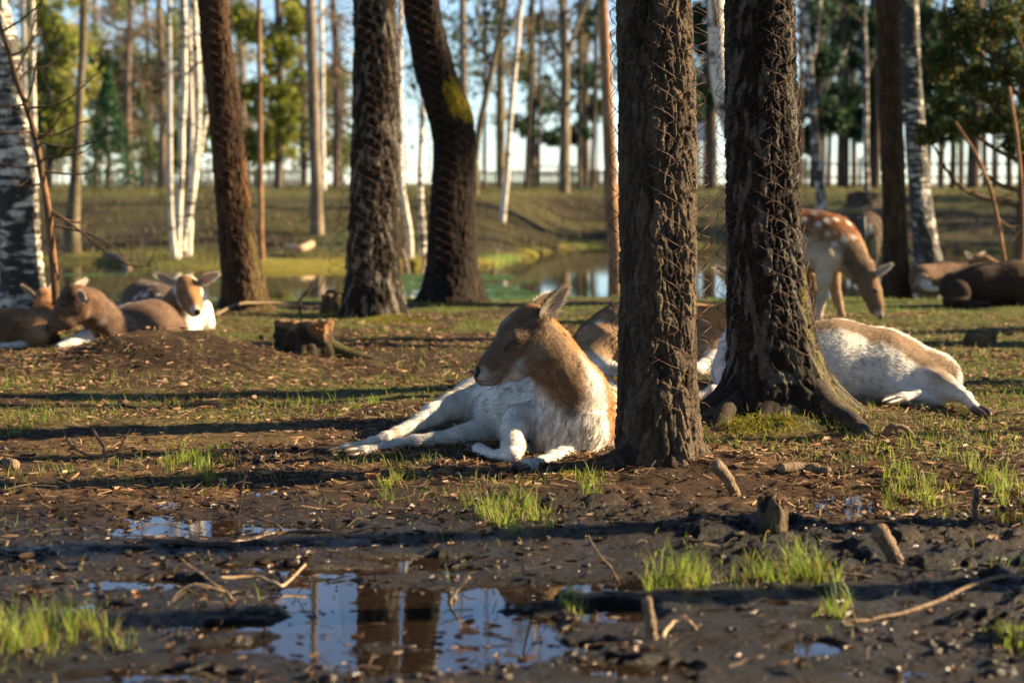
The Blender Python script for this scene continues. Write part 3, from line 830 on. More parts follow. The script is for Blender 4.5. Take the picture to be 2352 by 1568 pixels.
# far trunks against the bright sky on the right
FARP = ((1838, 5, "far dark pine trunk just right of the dark wire wrapped tree"), (1903, 5, "far thin pine trunk right of the crooked birch's foot"), (1928, 6, "far dark pine trunk, second right of the crooked birch"),
        (1944, 5, "far thin pine trunk, third right of the crooked birch"), (1962, 6, "far dark pine trunk, fourth right of the crooked birch"), (2012, 6, "far dark pine trunk just left of the brown pine"),
        (2098, 7, "far dark pine trunk between the brown pine and the leaning birch"), (2163, 5, "far thin pine trunk just right of the leaning birch"), (2188, 7, "far dark pine trunk, second right of the leaning birch"),
        (2206, 5, "far thin pine trunk, third right of the leaning birch"), (2238, 9, "thickest far pine trunk right of the leaning birch"), (2262, 6, "far pine trunk right of the thickest far one"),
        (2285, 5, "far thin pine trunk behind the leaning orange sapling"), (2318, 7, "far pine trunk left of the upright bare sapling"), (2345, 8, "far pine trunk at the right edge of the view"),
        (1113, 4, "far thin pine trunk between the slanting bare tree and the leaning slender birch"), (1210, 5, "far thin pine trunk just right of the leaning slender birch"), (1236, 4, "far thin pine trunk left of the picnic table"),
        (1330, 5, "far thin pine trunk right of the forked olive trunk"), (1360, 5, "far thin pine trunk left of the red brown pine"))
for k, (x, r_, lab) in enumerate(FARP):
    Yk = 55 + 14 * ((k * 7) % 5) / 5.0
    lx = (rng.random() - 0.5) * 30
    slim_tree("pine_tree", lab, [[(x, 431, r_ * 1.2), (x + lx * 0.3, 280, r_), (x + lx * 0.6, 100, r_), (x + lx, -60, r_)]], Yk, M['bark_far'],
              ((0.05, 0.038, 0.028), (0.12, 0.085, 0.055)), top=12 if x > 1400 else 14, twigs=7, seed=100 + k, group="far row of pine trunks", leafn=65, leafc=[[0.025, 0.05, 0.03], [0.035, 0.06, 0.03]], leafs=0.17)
# ------------------------------------------------------------------ background crowns
def crown_tree(name, label, x, Y, h, tr, blobs, cols, leafs, n, limb_n=14, seed=0, group=None, barkc=((0.08, 0.06, 0.045), (0.17, 0.125, 0.09)), bare=False, cone=False):
    """blobs: (dx, dz, radius, vertical radius) in metres about the trunk"""
    r = np.random.default_rng(seed)
    bx = (x - 1176) * Y / F; bz = gz1(bx, Y)
    t = thing(name, label, "tree", (bx, Y, bz), group)
    P = np.array([[bx, Y, bz - 0.1, tr * 1.2], [bx + r.normal(0, .05), Y, bz + h * .33, tr], [bx + r.normal(0, .1), Y, bz + h * .66, tr * .7], [bx + r.normal(0, .15), Y, bz + h, tr * .15]])
    S = spline(P, 40)
    V, Q, T3 = tube(S[:, :3], S[:, 3], 9)
    me = new_mesh("trunk", V, T3, Q)
    nn = fbm2(V[:, 0] * 7, V[:, 2] * 3, 3, seed)
    set_col(me, np.array(barkc[0]) + (np.array(barkc[1]) - np.array(barkc[0])) * np.clip(.5 + nn, 0, 1)[:, None])
    link("trunk", me, M['bark_far'], t)
    lb = Bag(); tw = Bag()
    def ax(z):
        i = np.argmin(np.abs(S[:, 2] - z)); return S[i, :3]
    if cone:
        m = n
        zz = r.random(m) ** 0.8
        z0, R0 = blobs[0][1], blobs[0][2]
        lay = np.floor(zz * 11) / 11
        rad = R0 * (1 - lay) * (0.35 + 0.65 * np.sqrt(r.random(m))) * (0.8 + 0.4 * noise2(lay * 50, r.random(m) * 0, seed))
        a = r.integers(0, 9, m) / 9 * 6.28 + lay * 20 + r.normal(0, .22, m)
        z = z0 + (h - z0) * zz - rad * 0.35 + r.normal(0, .06, m)
        p = np.stack([bx + np.cos(a) * rad, Y + np.sin(a) * rad, bz + z], 1)
        leaves(lb, p, leafs, cols, r)
        for k in range(limb_n * 2):
            z = z0 + (h - z0) * k / (limb_n * 2); R = R0 * (1 - k / (limb_n * 2)) * .9; aa = r.random() * 6.28
            s = ax(bz + z); P2 = s + np.array([math.cos(aa) * R, math.sin(aa) * R, -0.3 * R]) * np.linspace(0, 1, 4)[:, None]
            V, Q, T3 = tube(P2, np.linspace(.02, .004, 4), 4); tw.add(V, Q, T3, np.array(barkc[0]))
    else:
        per = max(1, n // max(1, len(blobs)))
        for (dx, dz, R, Rz) in blobs:
            c = np.array([bx + dx, Y + r.normal(0, R * .4), bz + dz])
            s = ax(bz + max(dz - 0.35 * abs(dx) - 0.3, 0.6))
            mid = (s + c) / 2 + r.normal(0, .08, 3) + [0, 0, -.1]
            Pb = spline(np.array([s, mid, c]), 8)
            V, Q, T3 = tube(Pb, np.linspace(tr * .35 + .006, .008, 8), 5); tw.add(V, Q, T3, np.array(barkc[1]))
            ntw = 5 if not bare else 16
            tips = []
            for k in range(ntw):
                d = r.normal(0, 1, 3); d /= np.linalg.norm(d); d[2] = d[2] * .6 + .25
                P2 = Pb[r.integers(3, 8)] + d * np.array([1, 1, Rz / R]) * R * (0.5 + 0.6 * r.random()) * np.linspace(0, 1, 5)[:, None] + r.normal(0, .05 * R, (5, 3)) * np.linspace(0, 1, 5)[:, None]
                V, Q, T3 = tube(P2, np.linspace(.011, .004, 5), 3); tw.add(V, Q, T3, np.array(barkc[1])); tips.append(P2)
                if bare:
                    for q in range(5):
                        P3 = P2[r.integers(1, 5)] + r.normal(0, .28 * R, 3) * np.linspace(0, 1, 3)[:, None]
                        V, Q, T3 = tube(P3, np.linspace(.006, .003, 3), 3); tw.add(V, Q, T3, np.array(barkc[1]) * 1.1)
            if per > 1:
                # clumps of leaves inside the blob, with gaps between them
                nc = 14
                cc = r.normal(0, 1, (nc, 3)); cc /= np.linalg.norm(cc, axis=1)[:, None]; cc *= (0.35 + 0.65 * r.random((nc, 1)))
                w = r.integers(0, nc, per)
                p = c + (cc[w] + r.normal(0, .17, (per, 3))) * np.array([R, R, Rz])
                leaves(lb, p, leafs, cols, r)
    if tw.n: link("limbs", tw.mesh("limbs"), M['bark_far'], t)
    if lb.n: link("crown", lb.mesh("crown", False), M['foliage'], t)
    return t
def zpx(y, Y):                    # height above the far bank of a view row at distance Y
    return float(at(1176, y, Y)[2]) - 0.72
YG = [[0.28, 0.31, 0.04], [0.20, 0.24, 0.035], [0.30, 0.28, 0.06]]
DG = [[0.025, 0.06, 0.04], [0.03, 0.07, 0.035], [0.045, 0.08, 0.03]]
MG = [[0.10, 0.14, 0.045], [0.12, 0.15, 0.045], [0.08, 0.12, 0.05]]
OR = [[0.16, 0.13, 0.03], [0.10, 0.12, 0.03], [0.26, 0.15, 0.03]]
BE = [[0.26, 0.18, 0.10], [0.22, 0.16, 0.09]]
def blobs_px(lst, x, Y):
    k = px(Y)
    return [((bx - x) * k, zpx(by, Y), rx * k, ry * k) for (bx, by, rx, ry) in lst]
# left: yellow green pines and bare trees
crown_tree("pine_tree", "sunlit yellow green pine behind the thin orange stem", 640, 58, 11, .12, blobs_px([(575, 60, 60, 55), (640, 130, 65, 60), (600, 220, 55, 55), (660, 250, 55, 65), (620, 335, 65, 45), (675, 40, 60, 55), (560, 330, 45, 50), (640, -60, 70, 60)], 640, 58), YG, .17, 9500, seed=201)
crown_tree("pine_tree", "low sunlit green pine between the old birch and the grey olive trunk", 115, 56, 7, .1, blobs_px([(115, 270, 40, 45), (100, 180, 45, 50), (140, 110, 40, 50), (120, 40, 55, 45), (130, 330, 48, 40), (150, 220, 45, 50)], 115, 56), YG + MG, .15, 6500, seed=202)
crown_tree("young_pine", "small green pine right of the grey olive trunk at the far bank", 255, 55, 3.2, .06, [(0, .3, 1.0, 1)], [[0.035, 0.10, 0.04], [0.05, 0.12, 0.045]], .13, 1800, seed=203, cone=True)
crown_tree("young_pine", "dark green pine low beside the bowed dark trunk", 330, 68, 3.4, .06, [(0, .3, 0.9, 1)], MG, .13, 1500, seed=204, cone=True)
crown_tree("bare_tree", "bare twiggy tree against blue sky left of the birch clump", 300, 62, 10, .11, blobs_px([(280, 90, 70, 60), (330, 180, 60, 50), (250, 220, 55, 50), (340, 50, 60, 50), (300, 300, 50, 40), (240, 20, 60, 40)], 300, 62), BE, .1, 900, seed=205, bare=True, barkc=((0.12, 0.09, 0.07), (0.23, 0.17, 0.13)))
crown_tree("bare_tree", "bare brown tree between the birch clump and the bowed trunk", 375, 60, 10, .1, blobs_px([(370, 60, 60, 60), (390, 150, 50, 60), (430, 240, 50, 50), (360, 260, 50, 50), (460, 120, 45, 60)], 375, 60), BE, .1, 900, seed=206, bare=True, barkc=((0.12, 0.09, 0.06), (0.24, 0.18, 0.12)))
crown_tree("bare_tree", "bare beige tree filling the gap left of the straight dark trunk", 775, 62, 11, .12, blobs_px([(770, 50, 55, 60), (760, 150, 60, 60), (690, 80, 50, 60), (780, 250, 45, 60), (740, 330, 45, 45), (700, 220, 40, 50)], 775, 62), BE, .1, 1600, seed=207, bare=True, barkc=((0.16, 0.11, 0.08), (0.28, 0.20, 0.14)))
crown_tree("pine_tree", "dull green pine behind the grey trunk left of the straight dark trunk", 700, 74, 10, .12, blobs_px([(700, 290, 60, 50), (770, 350, 50, 40), (690, 180, 50, 50), (760, 200, 50, 60)], 700, 74), MG + YG[:1], .17, 3200, seed=208)
crown_tree("bare_tree", "bare golden tree right of the crooked trunk", 1150, 60, 11, .12, blobs_px([(1120, 60, 50, 50), (1170, 140, 45, 50), (1110, 180, 40, 50), (1190, 60, 50, 50), (1150, 260, 40, 50)], 1150, 60), BE + YG[:1], .1, 1000, seed=209, bare=True, barkc=((0.16, 0.12, 0.06), (0.30, 0.22, 0.11)))
crown_tree("pine_tree", "yellow green pine far behind the birch clump", 430, 76, 10, .12, blobs_px([(430, 330, 60, 45), (370, 360, 50, 35), (480, 280, 50, 50), (500, 200, 40, 60)], 430, 76), YG + MG, .19, 4200, seed=213)
crown_tree("bare_tree", "bare grey tree far left of the small green pine", 225, 80, 13, .13, blobs_px([(220, 60, 70, 60), (260, 140, 60, 60), (200, 200, 60, 60), (250, 290, 60, 50), (290, 230, 50, 50)], 225, 80), BE, .13, 2200, seed=214, bare=True, barkc=((0.15, 0.12, 0.10), (0.26, 0.21, 0.17)))
crown_tree("bare_tree", "bare grey tree far behind the thin orange stem", 560, 84, 13, .13, blobs_px([(560, 120, 50, 60), (580, 280, 60, 50), (640, 300, 60, 50), (550, 20, 50, 50)], 560, 84), BE + YG[:1], .14, 2400, seed=215, bare=True, barkc=((0.15, 0.12, 0.10), (0.26, 0.21, 0.17)))
# middle: dark pines with sky between
crown_tree("pine_tree", "dark blue green pine left of the forked olive trunk", 1225, 84, 14, .15, blobs_px([(1215, 150, 45, 40), (1250, 230, 50, 35), (1200, 290, 45, 30), (1240, 60, 50, 40), (1270, 310, 45, 25)], 1225, 84), DG + MG[:1], .2, 3600, seed=210)
crown_tree("pine_tree", "dark blue green pine right of the forked olive trunk", 1345, 80, 14, .15, blobs_px([(1340, 170, 40, 35), (1360, 250, 45, 35), (1330, 310, 40, 25), (1355, 60, 40, 45)], 1345, 80), DG, .2, 3200, seed=211)
crown_tree("bare_tree", "bare twiggy tree behind the forked olive trunk", 1300, 70, 13, .13, blobs_px([(1290, 60, 60, 50), (1240, 110, 50, 50), (1340, 110, 45, 50), (1270, 20, 60, 40)], 1300, 70), BE, .1, 700, seed=212, bare=True, barkc=((0.14, 0.11, 0.09), (0.24, 0.19, 0.14)))
# right: dark spruces behind the wire wrapped trees
for i, (x, Y, lab, bl) in enumerate((
        (1630, 52, "dark green spruce between the two wire wrapped trees", [(1620, 60, 45, 60), (1650, 150, 40, 60), (1610, 230, 45, 50), (1650, 20, 40, 50)]),
        (1870, 56, "dark spruce behind the crooked birch", [(1860, 50, 45, 60), (1880, 150, 50, 60), (1850, 240, 45, 60), (1900, 270, 45, 45), (1840, 320, 40, 40)]),
        (1935, 60, "dark green spruce left of the thin straight birch", [(1930, 40, 50, 60), (1950, 130, 50, 60), (1935, 230, 50, 50), (1960, 290, 40, 40)]),
        (2000, 58, "dark spruce behind the brown pine", [(1990, 60, 45, 60), (2010, 170, 45, 60), (2000, 260, 45, 45), (2020, 320, 40, 40)]),
        (2120, 50, "dark green spruce behind the leaning birch", [(2110, 60, 50, 60), (2140, 160, 50, 60), (2110, 240, 45, 50), (2160, 280, 50, 45)]),
        (2230, 54, "tall dark spruce behind the orange twigged juniper", [(2220, 60, 60, 60), (2250, 170, 60, 60), (2200, 260, 50, 50), (2300, 260, 55, 50), (2310, 120, 60, 60)]))):
    crown_tree("spruce_tree", lab, x, Y, 13, .15, blobs_px(bl, x, Y), DG, .17, 5200, seed=220 + i, barkc=((0.05, 0.04, 0.03), (0.11, 0.08, 0.06)))
# juniper at the right edge, nearer
crown_tree("juniper_tree", "juniper with green and orange sprays hanging in from the right edge", 2345, 15.5, 4.2, .05,
           [((bx - 2345) * px(15.5), float(at(0, by, 15.5)[2]) + .05, rx * px(15.5), ry * px(15.5)) for (bx, by, rx, ry) in
            ((2300, 60, 60, 60), (2220, 110, 60, 50), (2330, 180, 60, 60), (2240, 210, 55, 45), (2180, 60, 55, 50), (2300, 290, 60, 45), (2210, 310, 50, 32), (2150, 160, 45, 45), (2340, 340, 50, 50), (2180, 250, 40, 40), (2130, 330, 35, 25))],
           OR + DG[1:] + MG, .035, 20000, seed=240, limb_n=10, barkc=((0.05, 0.035, 0.022), (0.12, 0.08, 0.05)))
slim_tree("sapling", "leaning bare orange sapling at the right edge", [[(2310, 640, 5), (2306, 590, 5), (2290, 500, 4.5), (2270, 425, 4.5), (2240, 355, 4), (2217, 316, 3.5), (2195, 280, 3)]], 15.0, M['bark_far'], PINE, forks=[[(2284, 470, 2), (2310, 455, 1.6), (2345, 460, 1.2)], [(2290, 500, 2), (2320, 520, 1.5), (2350, 515, 1.2)]], top=1.4, seed=31)
slim_tree("sapling", "upright bare sapling by the right edge", [[(2348, 650, 6), (2347, 500, 5), (2344, 380, 4.5), (2330, 290, 4), (2318, 200, 3.5)]], 14.6, M['bark_far'], PINE, forks=[[(2347, 520, 2), (2325, 560, 1.6), (2312, 585, 1.2)], [(2344, 430, 2), (2310, 450, 1.5), (2280, 448, 1.1)]], top=1.9, seed=32)

# trees in young leaf standing far behind: one built, the others copied
def spring_tree(seed, cols):
    t = crown_tree("leafing_tree", "x", 1176, 900, 11, .10, [(r_ * math.cos(a_), z_, 1.25, 1.1) for (r_, a_, z_) in ((1.2, 0, 2.2), (-1.2, .3, 3.2), (.3, 1, 4.2), (1.3, .2, 5.2), (-1.1, 0, 6), (.8, .4, 7.2), (-.6, .5, 8.2), (0, 0, 9.6), (1.6, 0, 3.8), (-1.7, .2, 4.8))], cols, .19, 15000, seed=seed, bare=True, barkc=((0.13, 0.10, 0.07), (0.24, 0.19, 0.13)))
    t.location = (0, 0, 0)
    for ch in t.children: ch.matrix_parent_inverse = Matrix.Translation((0, -900, -gz1(0, 900)))
    return t
SPR = [[0.36, 0.39, 0.06], [0.29, 0.34, 0.06], [0.42, 0.40, 0.10], [0.38, 0.31, 0.15]]
SPG = [[0.16, 0.23, 0.08], [0.20, 0.26, 0.08], [0.28, 0.28, 0.12], [0.12, 0.19, 0.09]]
sp = [spring_tree(250, SPR), spring_tree(251, SPG)]
for i, (x, Y, k, s_, lab) in enumerate((
        (75, 74, 0, 1.0, "pale leafing tree behind the pair of slim birches at left"), (215, 88, 0, 1.1, "pale leafing tree behind the grey olive trunk"), (345, 78, 1, 1.0, "soft green leafing tree just left of the birch clump"),
        (470, 70, 0, .95, "pale leafing tree between the birch clump and the bowed trunk"), (545, 90, 1, 1.2, "soft green leafing tree right of the bowed trunk"), (690, 68, 0, 1.0, "pale leafing tree right of the thin orange stem"),
        (760, 84, 1, 1.1, "soft green leafing tree left of the straight dark trunk"), (935, 86, 0, 1.1, "pale leafing tree between the straight and the crooked trunk"), (1130, 80, 0, 1.0, "pale leafing tree right of the crooked trunk"),
        (1250, 96, 1, 1.2, "soft green leafing tree left of the forked olive trunk"), (1370, 92, 1, 1.2, "soft green leafing tree left of the red brown pine"), (1620, 90, 1, 1.2, "soft green leafing tree between the two wire wrapped trees"))):
    o = sp[k] if i in (0, 2) else copy_tree(sp[k])
    bx = (x - 1176) * Y / F
    o.location = (bx, Y, gz1(bx, Y)); o.rotation_euler[2] = i * 1.7; o.scale = (s_, s_, s_)
    tag(o, lab, "tree", "leafing trees beyond the pond")

# distant wood closing the view: reads as one mass
def far_wood():
    r = np.random.default_rng(5); b = Bag()
    for i in range(340):
        Y = 115 + 60 * r.random(); x = (r.random() - .5) * 1.5 * Y
        xp = 1176 + x / Y * F
        dens = 1.3 if xp < 900 else (0.45 if xp < 1420 else 0.8)
        if r.random() > dens: continue
        h = (6 + 8 * r.random()) if xp < 900 else (9 + 6 * r.random())
        z = gz1(x, Y)
        V, Q, T3 = tube(np.array([[x, Y, z - .2], [x, Y, z + h * .5], [x, Y, z + h]]), [.09, .07, .02], 5); b.add(V, Q, T3, np.array([0.16, 0.13, 0.10]))
        if xp < 900:
            m = 150; cols = [[0.24, 0.20, 0.12], [0.20, 0.21, 0.08], [0.13, 0.17, 0.07], [0.28, 0.24, 0.15]]
            p = np.stack([x + r.normal(0, .9, m), Y + r.normal(0, .9, m), z + h * (0.12 + .8 * r.random(m))], 1)
        else:
            m = 110; cols = DG
            p = np.stack([x + r.normal(0, .9, m), Y + r.normal(0, .9, m), z + h * (0.5 + .5 * r.random(m))], 1)
        leaves(b, p, .5, cols, r)
    o = link("far_wood", b.mesh("far_wood", False), M['foliage'])
    tag(o, "distant wood closing the view beyond the pond", "wood", kind="stuff")
far_wood()

# ---------------- unseen trees added right of the picture and by the camera to cast shade
def off_tree(i, x, y, h, r_, blobs, kind):
    cols = DG if kind else MG
    t = None
    xp = 1176 + x / y * F
    t = crown_tree("added_shade_tree", "unseen tree added right of the view to cast shadow into the scene" if y > 2.3 and x > 0 else "unseen tree added beside the camera to block overhead sky light", xp, y, h, r_, blobs, cols, .11 if blobs[0][1] < 5.9 or blobs[0][2] < 2.5 else .36, 2600, seed=300 + i, group="added shade trees right of the view" if y > 2.3 and x > 0 else "added shade trees beside the camera")
    return t
OFF = [
    (4.6, 9.1, 9, .06, [(0, 6.5, 1.2, .8)], 0),
    (6.0, 9.7, 10, .15, [(0, 7, 1.4, .8)], 0),
    (7.6, 11.9, 10, .17, [(0, 8, 1.4, .8)], 1),
    (5.2, 7.68, 9, .065, [(0, 7, 1.2, .8)], 1),
    (9.5, 13.2, 11, .2, [(0, 8, 1.5, 1)], 1),
    (12.5, 18.4, 11, .2, [(0, 8, 1.5, 1)], 0),
    (3.4, 4.78, 9, .06, [(0, 6, 2.6, .8), (-2, 7.5, 2.4, .8)], 0),
    (4.2, 5.75, 9, .075, [(0, 6.5, 2.6, .8), (-1.5, 8, 2.4, .8)], 1),
    (-2.3, 2.4, 9, .13, [(0, 6, 2.6, .8), (1.5, 7.5, 2.6, .8), (-1, 8, 2.4, .8)], 1),
    (2.4, 2.0, 9, .12, [(0, 6, 2.6, .8), (-1.5, 7.5, 2.6, .8)], 0),
    (-3.4, 6.2, 9, .13, [(0, 6, 2.6, .8), (1.5, 7.5, 2.6, .8)], 1),
    (11.5, 33, 6, .12, [(0, 1.6, 1.3, .8), (0, 3, 1.4, .8)], 1),
    (12.5, 36.5, 6, .12, [(0, 1.8, 1.4, .8), (0, 3.4, 1.5, .9)], 0),
    (15.0, 39, 7, .14, [(0, 2.4, 1.6, .9), (0, 4.4, 1.6, .9)], 1),
    (13.0, 41, 7, .14, [(0, 2.0, 1.5, .8), (0, 4.0, 1.5, .9)], 0),
    (17.5, 33.5, 8, .16, [(0, 2.8, 1.8, 1.0), (0, 5.0, 1.8, 1.0)], 1),
    (26, 41, 11, .22, [(0, 6, 2.5, 1.2), (0, 9, 2.5, 1.2)], 1),
    (18, 35, 10, .2, [(0, 3.5, 2.2, 1.0), (0, 6, 2.5, 1.2), (1, 8, 2, 1)], 1),
    (16, 38, 10, .2, [(0, 4.5, 2.2, .8), (0, 7, 2.5, 1.2)], 1),
    (22, 33.5, 11, .22, [(0, 5.5, 2.5, 1.2), (0, 8, 2.5, 1.2)], 1),
]
for i, a in enumerate(OFF): off_tree(i, *a)

# unseen spruces added behind the camera to shut out the low sky there
first = crown_tree("spruce_tree", "unseen spruce added behind the camera to block low sky light", 1176, 900, 13, .16, [(0, .6, 2.6, 1)], DG, .34, 5200, seed=330, group="added spruces behind the camera", cone=True)
first.location = (0, 0, 0)
for i, (x, y, s_) in enumerate(((-1.5, -6, 1), (2.5, -7, 1.1), (-5.5, -5.5, 1.05), (6.5, -6.5, .95), (-9.5, -4, 1.1), (-11.5, 0.5, 1), (-12.5, 5, 1.05), (10.5, -5, 1), (0.5, -10.5, 1.3), (-6, -10, 1.3), (6, -11, 1.25), (-15, 9.5, 1.1), (14.5, -6, 1.2), (-13, -7, 1.3))):
    o = first if i == 0 else copy_tree(first)
    o.location = (x, y, 0); o.rotation_euler[2] = i * 1.3; o.scale = (s_, s_, s_)
# ------------------------------------------------------------------ deer
def surface_nets(D, o, h):
    s = D < 0
    c = [(0, 0, 0), (1, 0, 0), (0, 1, 0), (1, 1, 0), (0, 0, 1), (1, 0, 1), (0, 1, 1), (1, 1, 1)]
    nx, ny, nz = D.shape
    cnt = np.zeros((nx - 1, ny - 1, nz - 1), np.int8)
    for (a, b, d) in c: cnt += s[a:nx - 1 + a, b:ny - 1 + b, d:nz - 1 + d]
    act = (cnt > 0) & (cnt < 8)
    I = np.argwhere(act)
    idx = np.full(act.shape, -1, np.int64); idx[act] = np.arange(len(I))
    val = np.stack([D[I[:, 0] + a, I[:, 1] + b, I[:, 2] + d] for (a, b, d) in c], 1)
    acc = np.zeros((len(I), 3)); num = np.zeros(len(I))
    cc = np.array(c, float)
    for i in range(8):
        for j in range(i + 1, 8):
            if np.abs(cc[i] - cc[j]).sum() != 1: continue
            m = (val[:, i] < 0) != (val[:, j] < 0)
            t = val[m, i] / (val[m, i] - val[m, j])
            acc[m] += cc[i] + (cc[j] - cc[i]) * t[:, None]; num[m] += 1
    V = (I + acc / num[:, None]) * h + o
    Qs = []
    for ax in range(3):
        sl0 = [slice(None)] * 3; sl1 = [slice(None)] * 3
        sl0[ax] = slice(0, -1); sl1[ax] = slice(1, None)
        a, b = s[tuple(sl0)], s[tuple(sl1)]
        E = np.argwhere(a != b)
        fl = a[E[:, 0], E[:, 1], E[:, 2]]
        p, q = (ax + 1) % 3, (ax + 2) % 3
        ok = (E[:, p] > 0) & (E[:, q] > 0) & (E[:, p] < D.shape[p] - 1) & (E[:, q] < D.shape[q] - 1)
        E, fl = E[ok], fl[ok]
        def cell(dp, dq):
            e = E.copy(); e[:, p] += dp; e[:, q] += dq
            return idx[e[:, 0], e[:, 1], e[:, 2]]
        Q = np.stack([cell(-1, -1), cell(0, -1), cell(0, 0), cell(-1, 0)], 1)
        Q[~fl] = Q[~fl][:, ::-1]
        Qs.append(Q)
    return V, np.concatenate(Qs)

def seg_dist(P, a, b):
    ab = b - a
    t = np.clip(((P - a) @ ab) / max(float(ab @ ab), 1e-12), 0, 1)
    return np.linalg.norm(P - a - t[..., None] * ab, axis=-1), t

class Deer:
    def __init__(s, name, label, foot, group="fallow deer in the glade"):
        s.name, s.label, s.group = name, label, group
        s.p = []; s.br = []; s.foot = foot
        s.base = np.array([0.5, 0.45, 0.38]); s.parts = []
    def bone(s, a, b, ra, rb, k=0.03, hl=0.02, sq=None):
        s.p.append((np.array(a, float), np.array(b, float), ra, rb, k, hl, sq))
    def chain(s, pts, k=0.03, hl=0.02, sq=None):
        """pts: (point, radius)"""
        for (a, ra), (b, rb) in zip(pts[:-1], pts[1:]): s.bone(a, b, ra, rb, k, hl, sq)
    def brush(s, a, b, r, soft, col, st=1.0):
        s.br.append((np.array(a, float), np.array(b, float), r, soft, np.array(col, float), st))
    def evalp(s, P, pr):
        a, b, ra, rb, k, hl, sq = pr
        if sq is not None:
            n, f = sq
            P = P + n * (((P - a) @ n) * (1 / f - 1))[..., None]
            b = b + n * (((b - a) @ n) * (1 / f - 1))
        d, t = seg_dist(P, a, b)
        return d - (ra + (rb - ra) * t)
    def build(s, h, fur, flen=1.0, fw=0.0011, seed=0, spots=None, ground=True):
        A = np.array([np.minimum(p[0], p[1]) - max(p[2], p[3]) for p in s.p]).min(0) - 4 * h
        B = np.array([np.maximum(p[0], p[1]) + max(p[2], p[3]) for p in s.p]).max(0) + 4 * h
        n = np.ceil((B - A) / h).astype(int) + 1
        D = np.full(n, 1.0, np.float32)
        g = [A[i] + np.arange(n[i]) * h for i in range(3)]
        for pr in s.p:
            m = max(pr[2], pr[3]) + pr[4] + 3 * h
            lo = np.minimum(pr[0], pr[1]) - m; hi = np.maximum(pr[0], pr[1]) + m
            i0 = np.clip(np.floor((lo - A) / h).astype(int), 0, n); i1 = np.clip(np.ceil((hi - A) / h).astype(int) + 1, 0, n)
            sl = tuple(slice(i0[i], i1[i]) for i in range(3))
            P = np.stack(np.meshgrid(g[0][sl[0]], g[1][sl[1]], g[2][sl[2]], indexing='ij'), -1)
            d = s.evalp(P, pr); o = D[sl]
            kk = np.maximum(pr[4] - np.abs(d - o), 0) / pr[4]
            D[sl] = np.minimum(d, o) - kk * kk * pr[4] * 0.25
        V, Q = surface_nets(D, A, h)
        # relax the surface a little
        nb = np.zeros_like(V); ct = np.zeros(len(V))
        for it in range(2):
            nb[:] = 0; ct[:] = 0
            for i in range(4):
                np.add.at(nb, Q[:, i], V[Q[:, (i + 1) % 4]]); np.add.at(ct, Q[:, i], 1)
            V = V * 0.4 + 0.6 * nb / np.maximum(ct, 1)[:, None]
        # normals
        fn = np.cross(V[Q[:, 2]] - V[Q[:, 0]], V[Q[:, 3]] - V[Q[:, 1]])
        N = np.zeros_like(V)
        for i in range(4): np.add.at(N, Q[:, i], fn)
        N /= np.linalg.norm(N, axis=1)[:, None] + 1e-12
        # nearest bone: flow of the coat and hair length
        best = np.full(len(V), 9.0); flow = np.zeros_like(V); hl = np.zeros(len(V))
        for pr in s.p:
            d = s.evalp(V, pr); m = d < best
            dv = pr[1] - pr[0]; L = np.linalg.norm(dv)
            if L < 1e-6: dv = np.array([0, 0.3, -1.0]); L = np.linalg.norm(dv)
            best[m] = d[m]; flow[m] = dv / L; hl[m] = pr[5]
        # lumpy coat relief
        rel = fbm2(V[:, 0] * 18 + V[:, 1] * 9, V[:, 2] * 18 - V[:, 1] * 9, 3, seed)
        V = V + N * (rel * 0.0035)[:, None]
        C = np.tile(s.base, (len(V), 1))
        jit = fbm2(V[:, 0] * 22 + V[:, 1] * 15, V[:, 2] * 22 + V[:, 1] * 11, 3, seed + 3)
        for (a, b, r, soft, col, st) in s.br:
            d, _ = seg_dist(V, a, b)
            w = (1 - ss(r - soft, r + soft, d + jit * soft * 0.7)) * st
            C = C + (col - C) * w[:, None]
        if spots:
            for (a, b, r, dens) in spots:
                d, _ = seg_dist(V, np.array(a), np.array(b))
                q = V * dens
                i = np.floor(q); best2 = np.full(len(V), 9.0)
                for dx in (-1, 0, 1):
                    for dy in (-1, 0, 1):
                        for dz in (-1, 0, 1):
                            c = i + [dx, dy, dz]
                            jx = np.stack([_hash(c[:, 0], c[:, 1], c[:, 2], 5 + e) for e in range(3)], 1)
                            best2 = np.minimum(best2, np.linalg.norm(q - c - jx, axis=1))
                w = (1 - ss(0.24, 0.40, best2)) * (1 - ss(r * 0.8, r, d))
                C = C + (np.array([0.72, 0.64, 0.54]) - C) * (w * 0.85)[:, None]
        C = np.clip(C * (1 + 0.22 * jit[:, None]), 0.004, 0.9)
        t = thing(s.name, s.label, "deer", s.foot, s.group)
        s.t = t
        me = new_mesh("body", V, None, Q); set_col(me, C)
        link("body", me, M['skin'], t)
        if fur:
            r = np.random.default_rng(seed + 1)
            ar = np.linalg.norm(fn, axis=1); cum = np.cumsum(ar); cum /= cum[-1]
            f = np.searchsorted(cum, r.random(fur))
            u, v = r.random((fur, 1)), r.random((fur, 1))
            def smp(X):
                q = Q[f]
                return (X[q[:, 0]] * (1 - u) + X[q[:, 1]] * u) * (1 - v) + (X[q[:, 3]] * (1 - u) + X[q[:, 2]] * u) * v
            p, nn, cc, fl = smp(V), smp(N), smp(C), smp(flow)
            L = smp(hl[:, None]) * flen * (0.6 + 0.7 * r.random((fur, 1)))
            nn /= np.linalg.norm(nn, axis=1)[:, None] + 1e-9
            fl = fl - nn * (fl * nn).sum(1)[:, None]; fl /= np.linalg.norm(fl, axis=1)[:, None] + 1e-6
            clump = np.stack([noise3(p * 55, seed + e) - 0.5 for e in range(3)], 1)
            d = fl * 0.85 + nn * 0.33 + clump * 0.6 + r.normal(0, 0.12, (fur, 3))
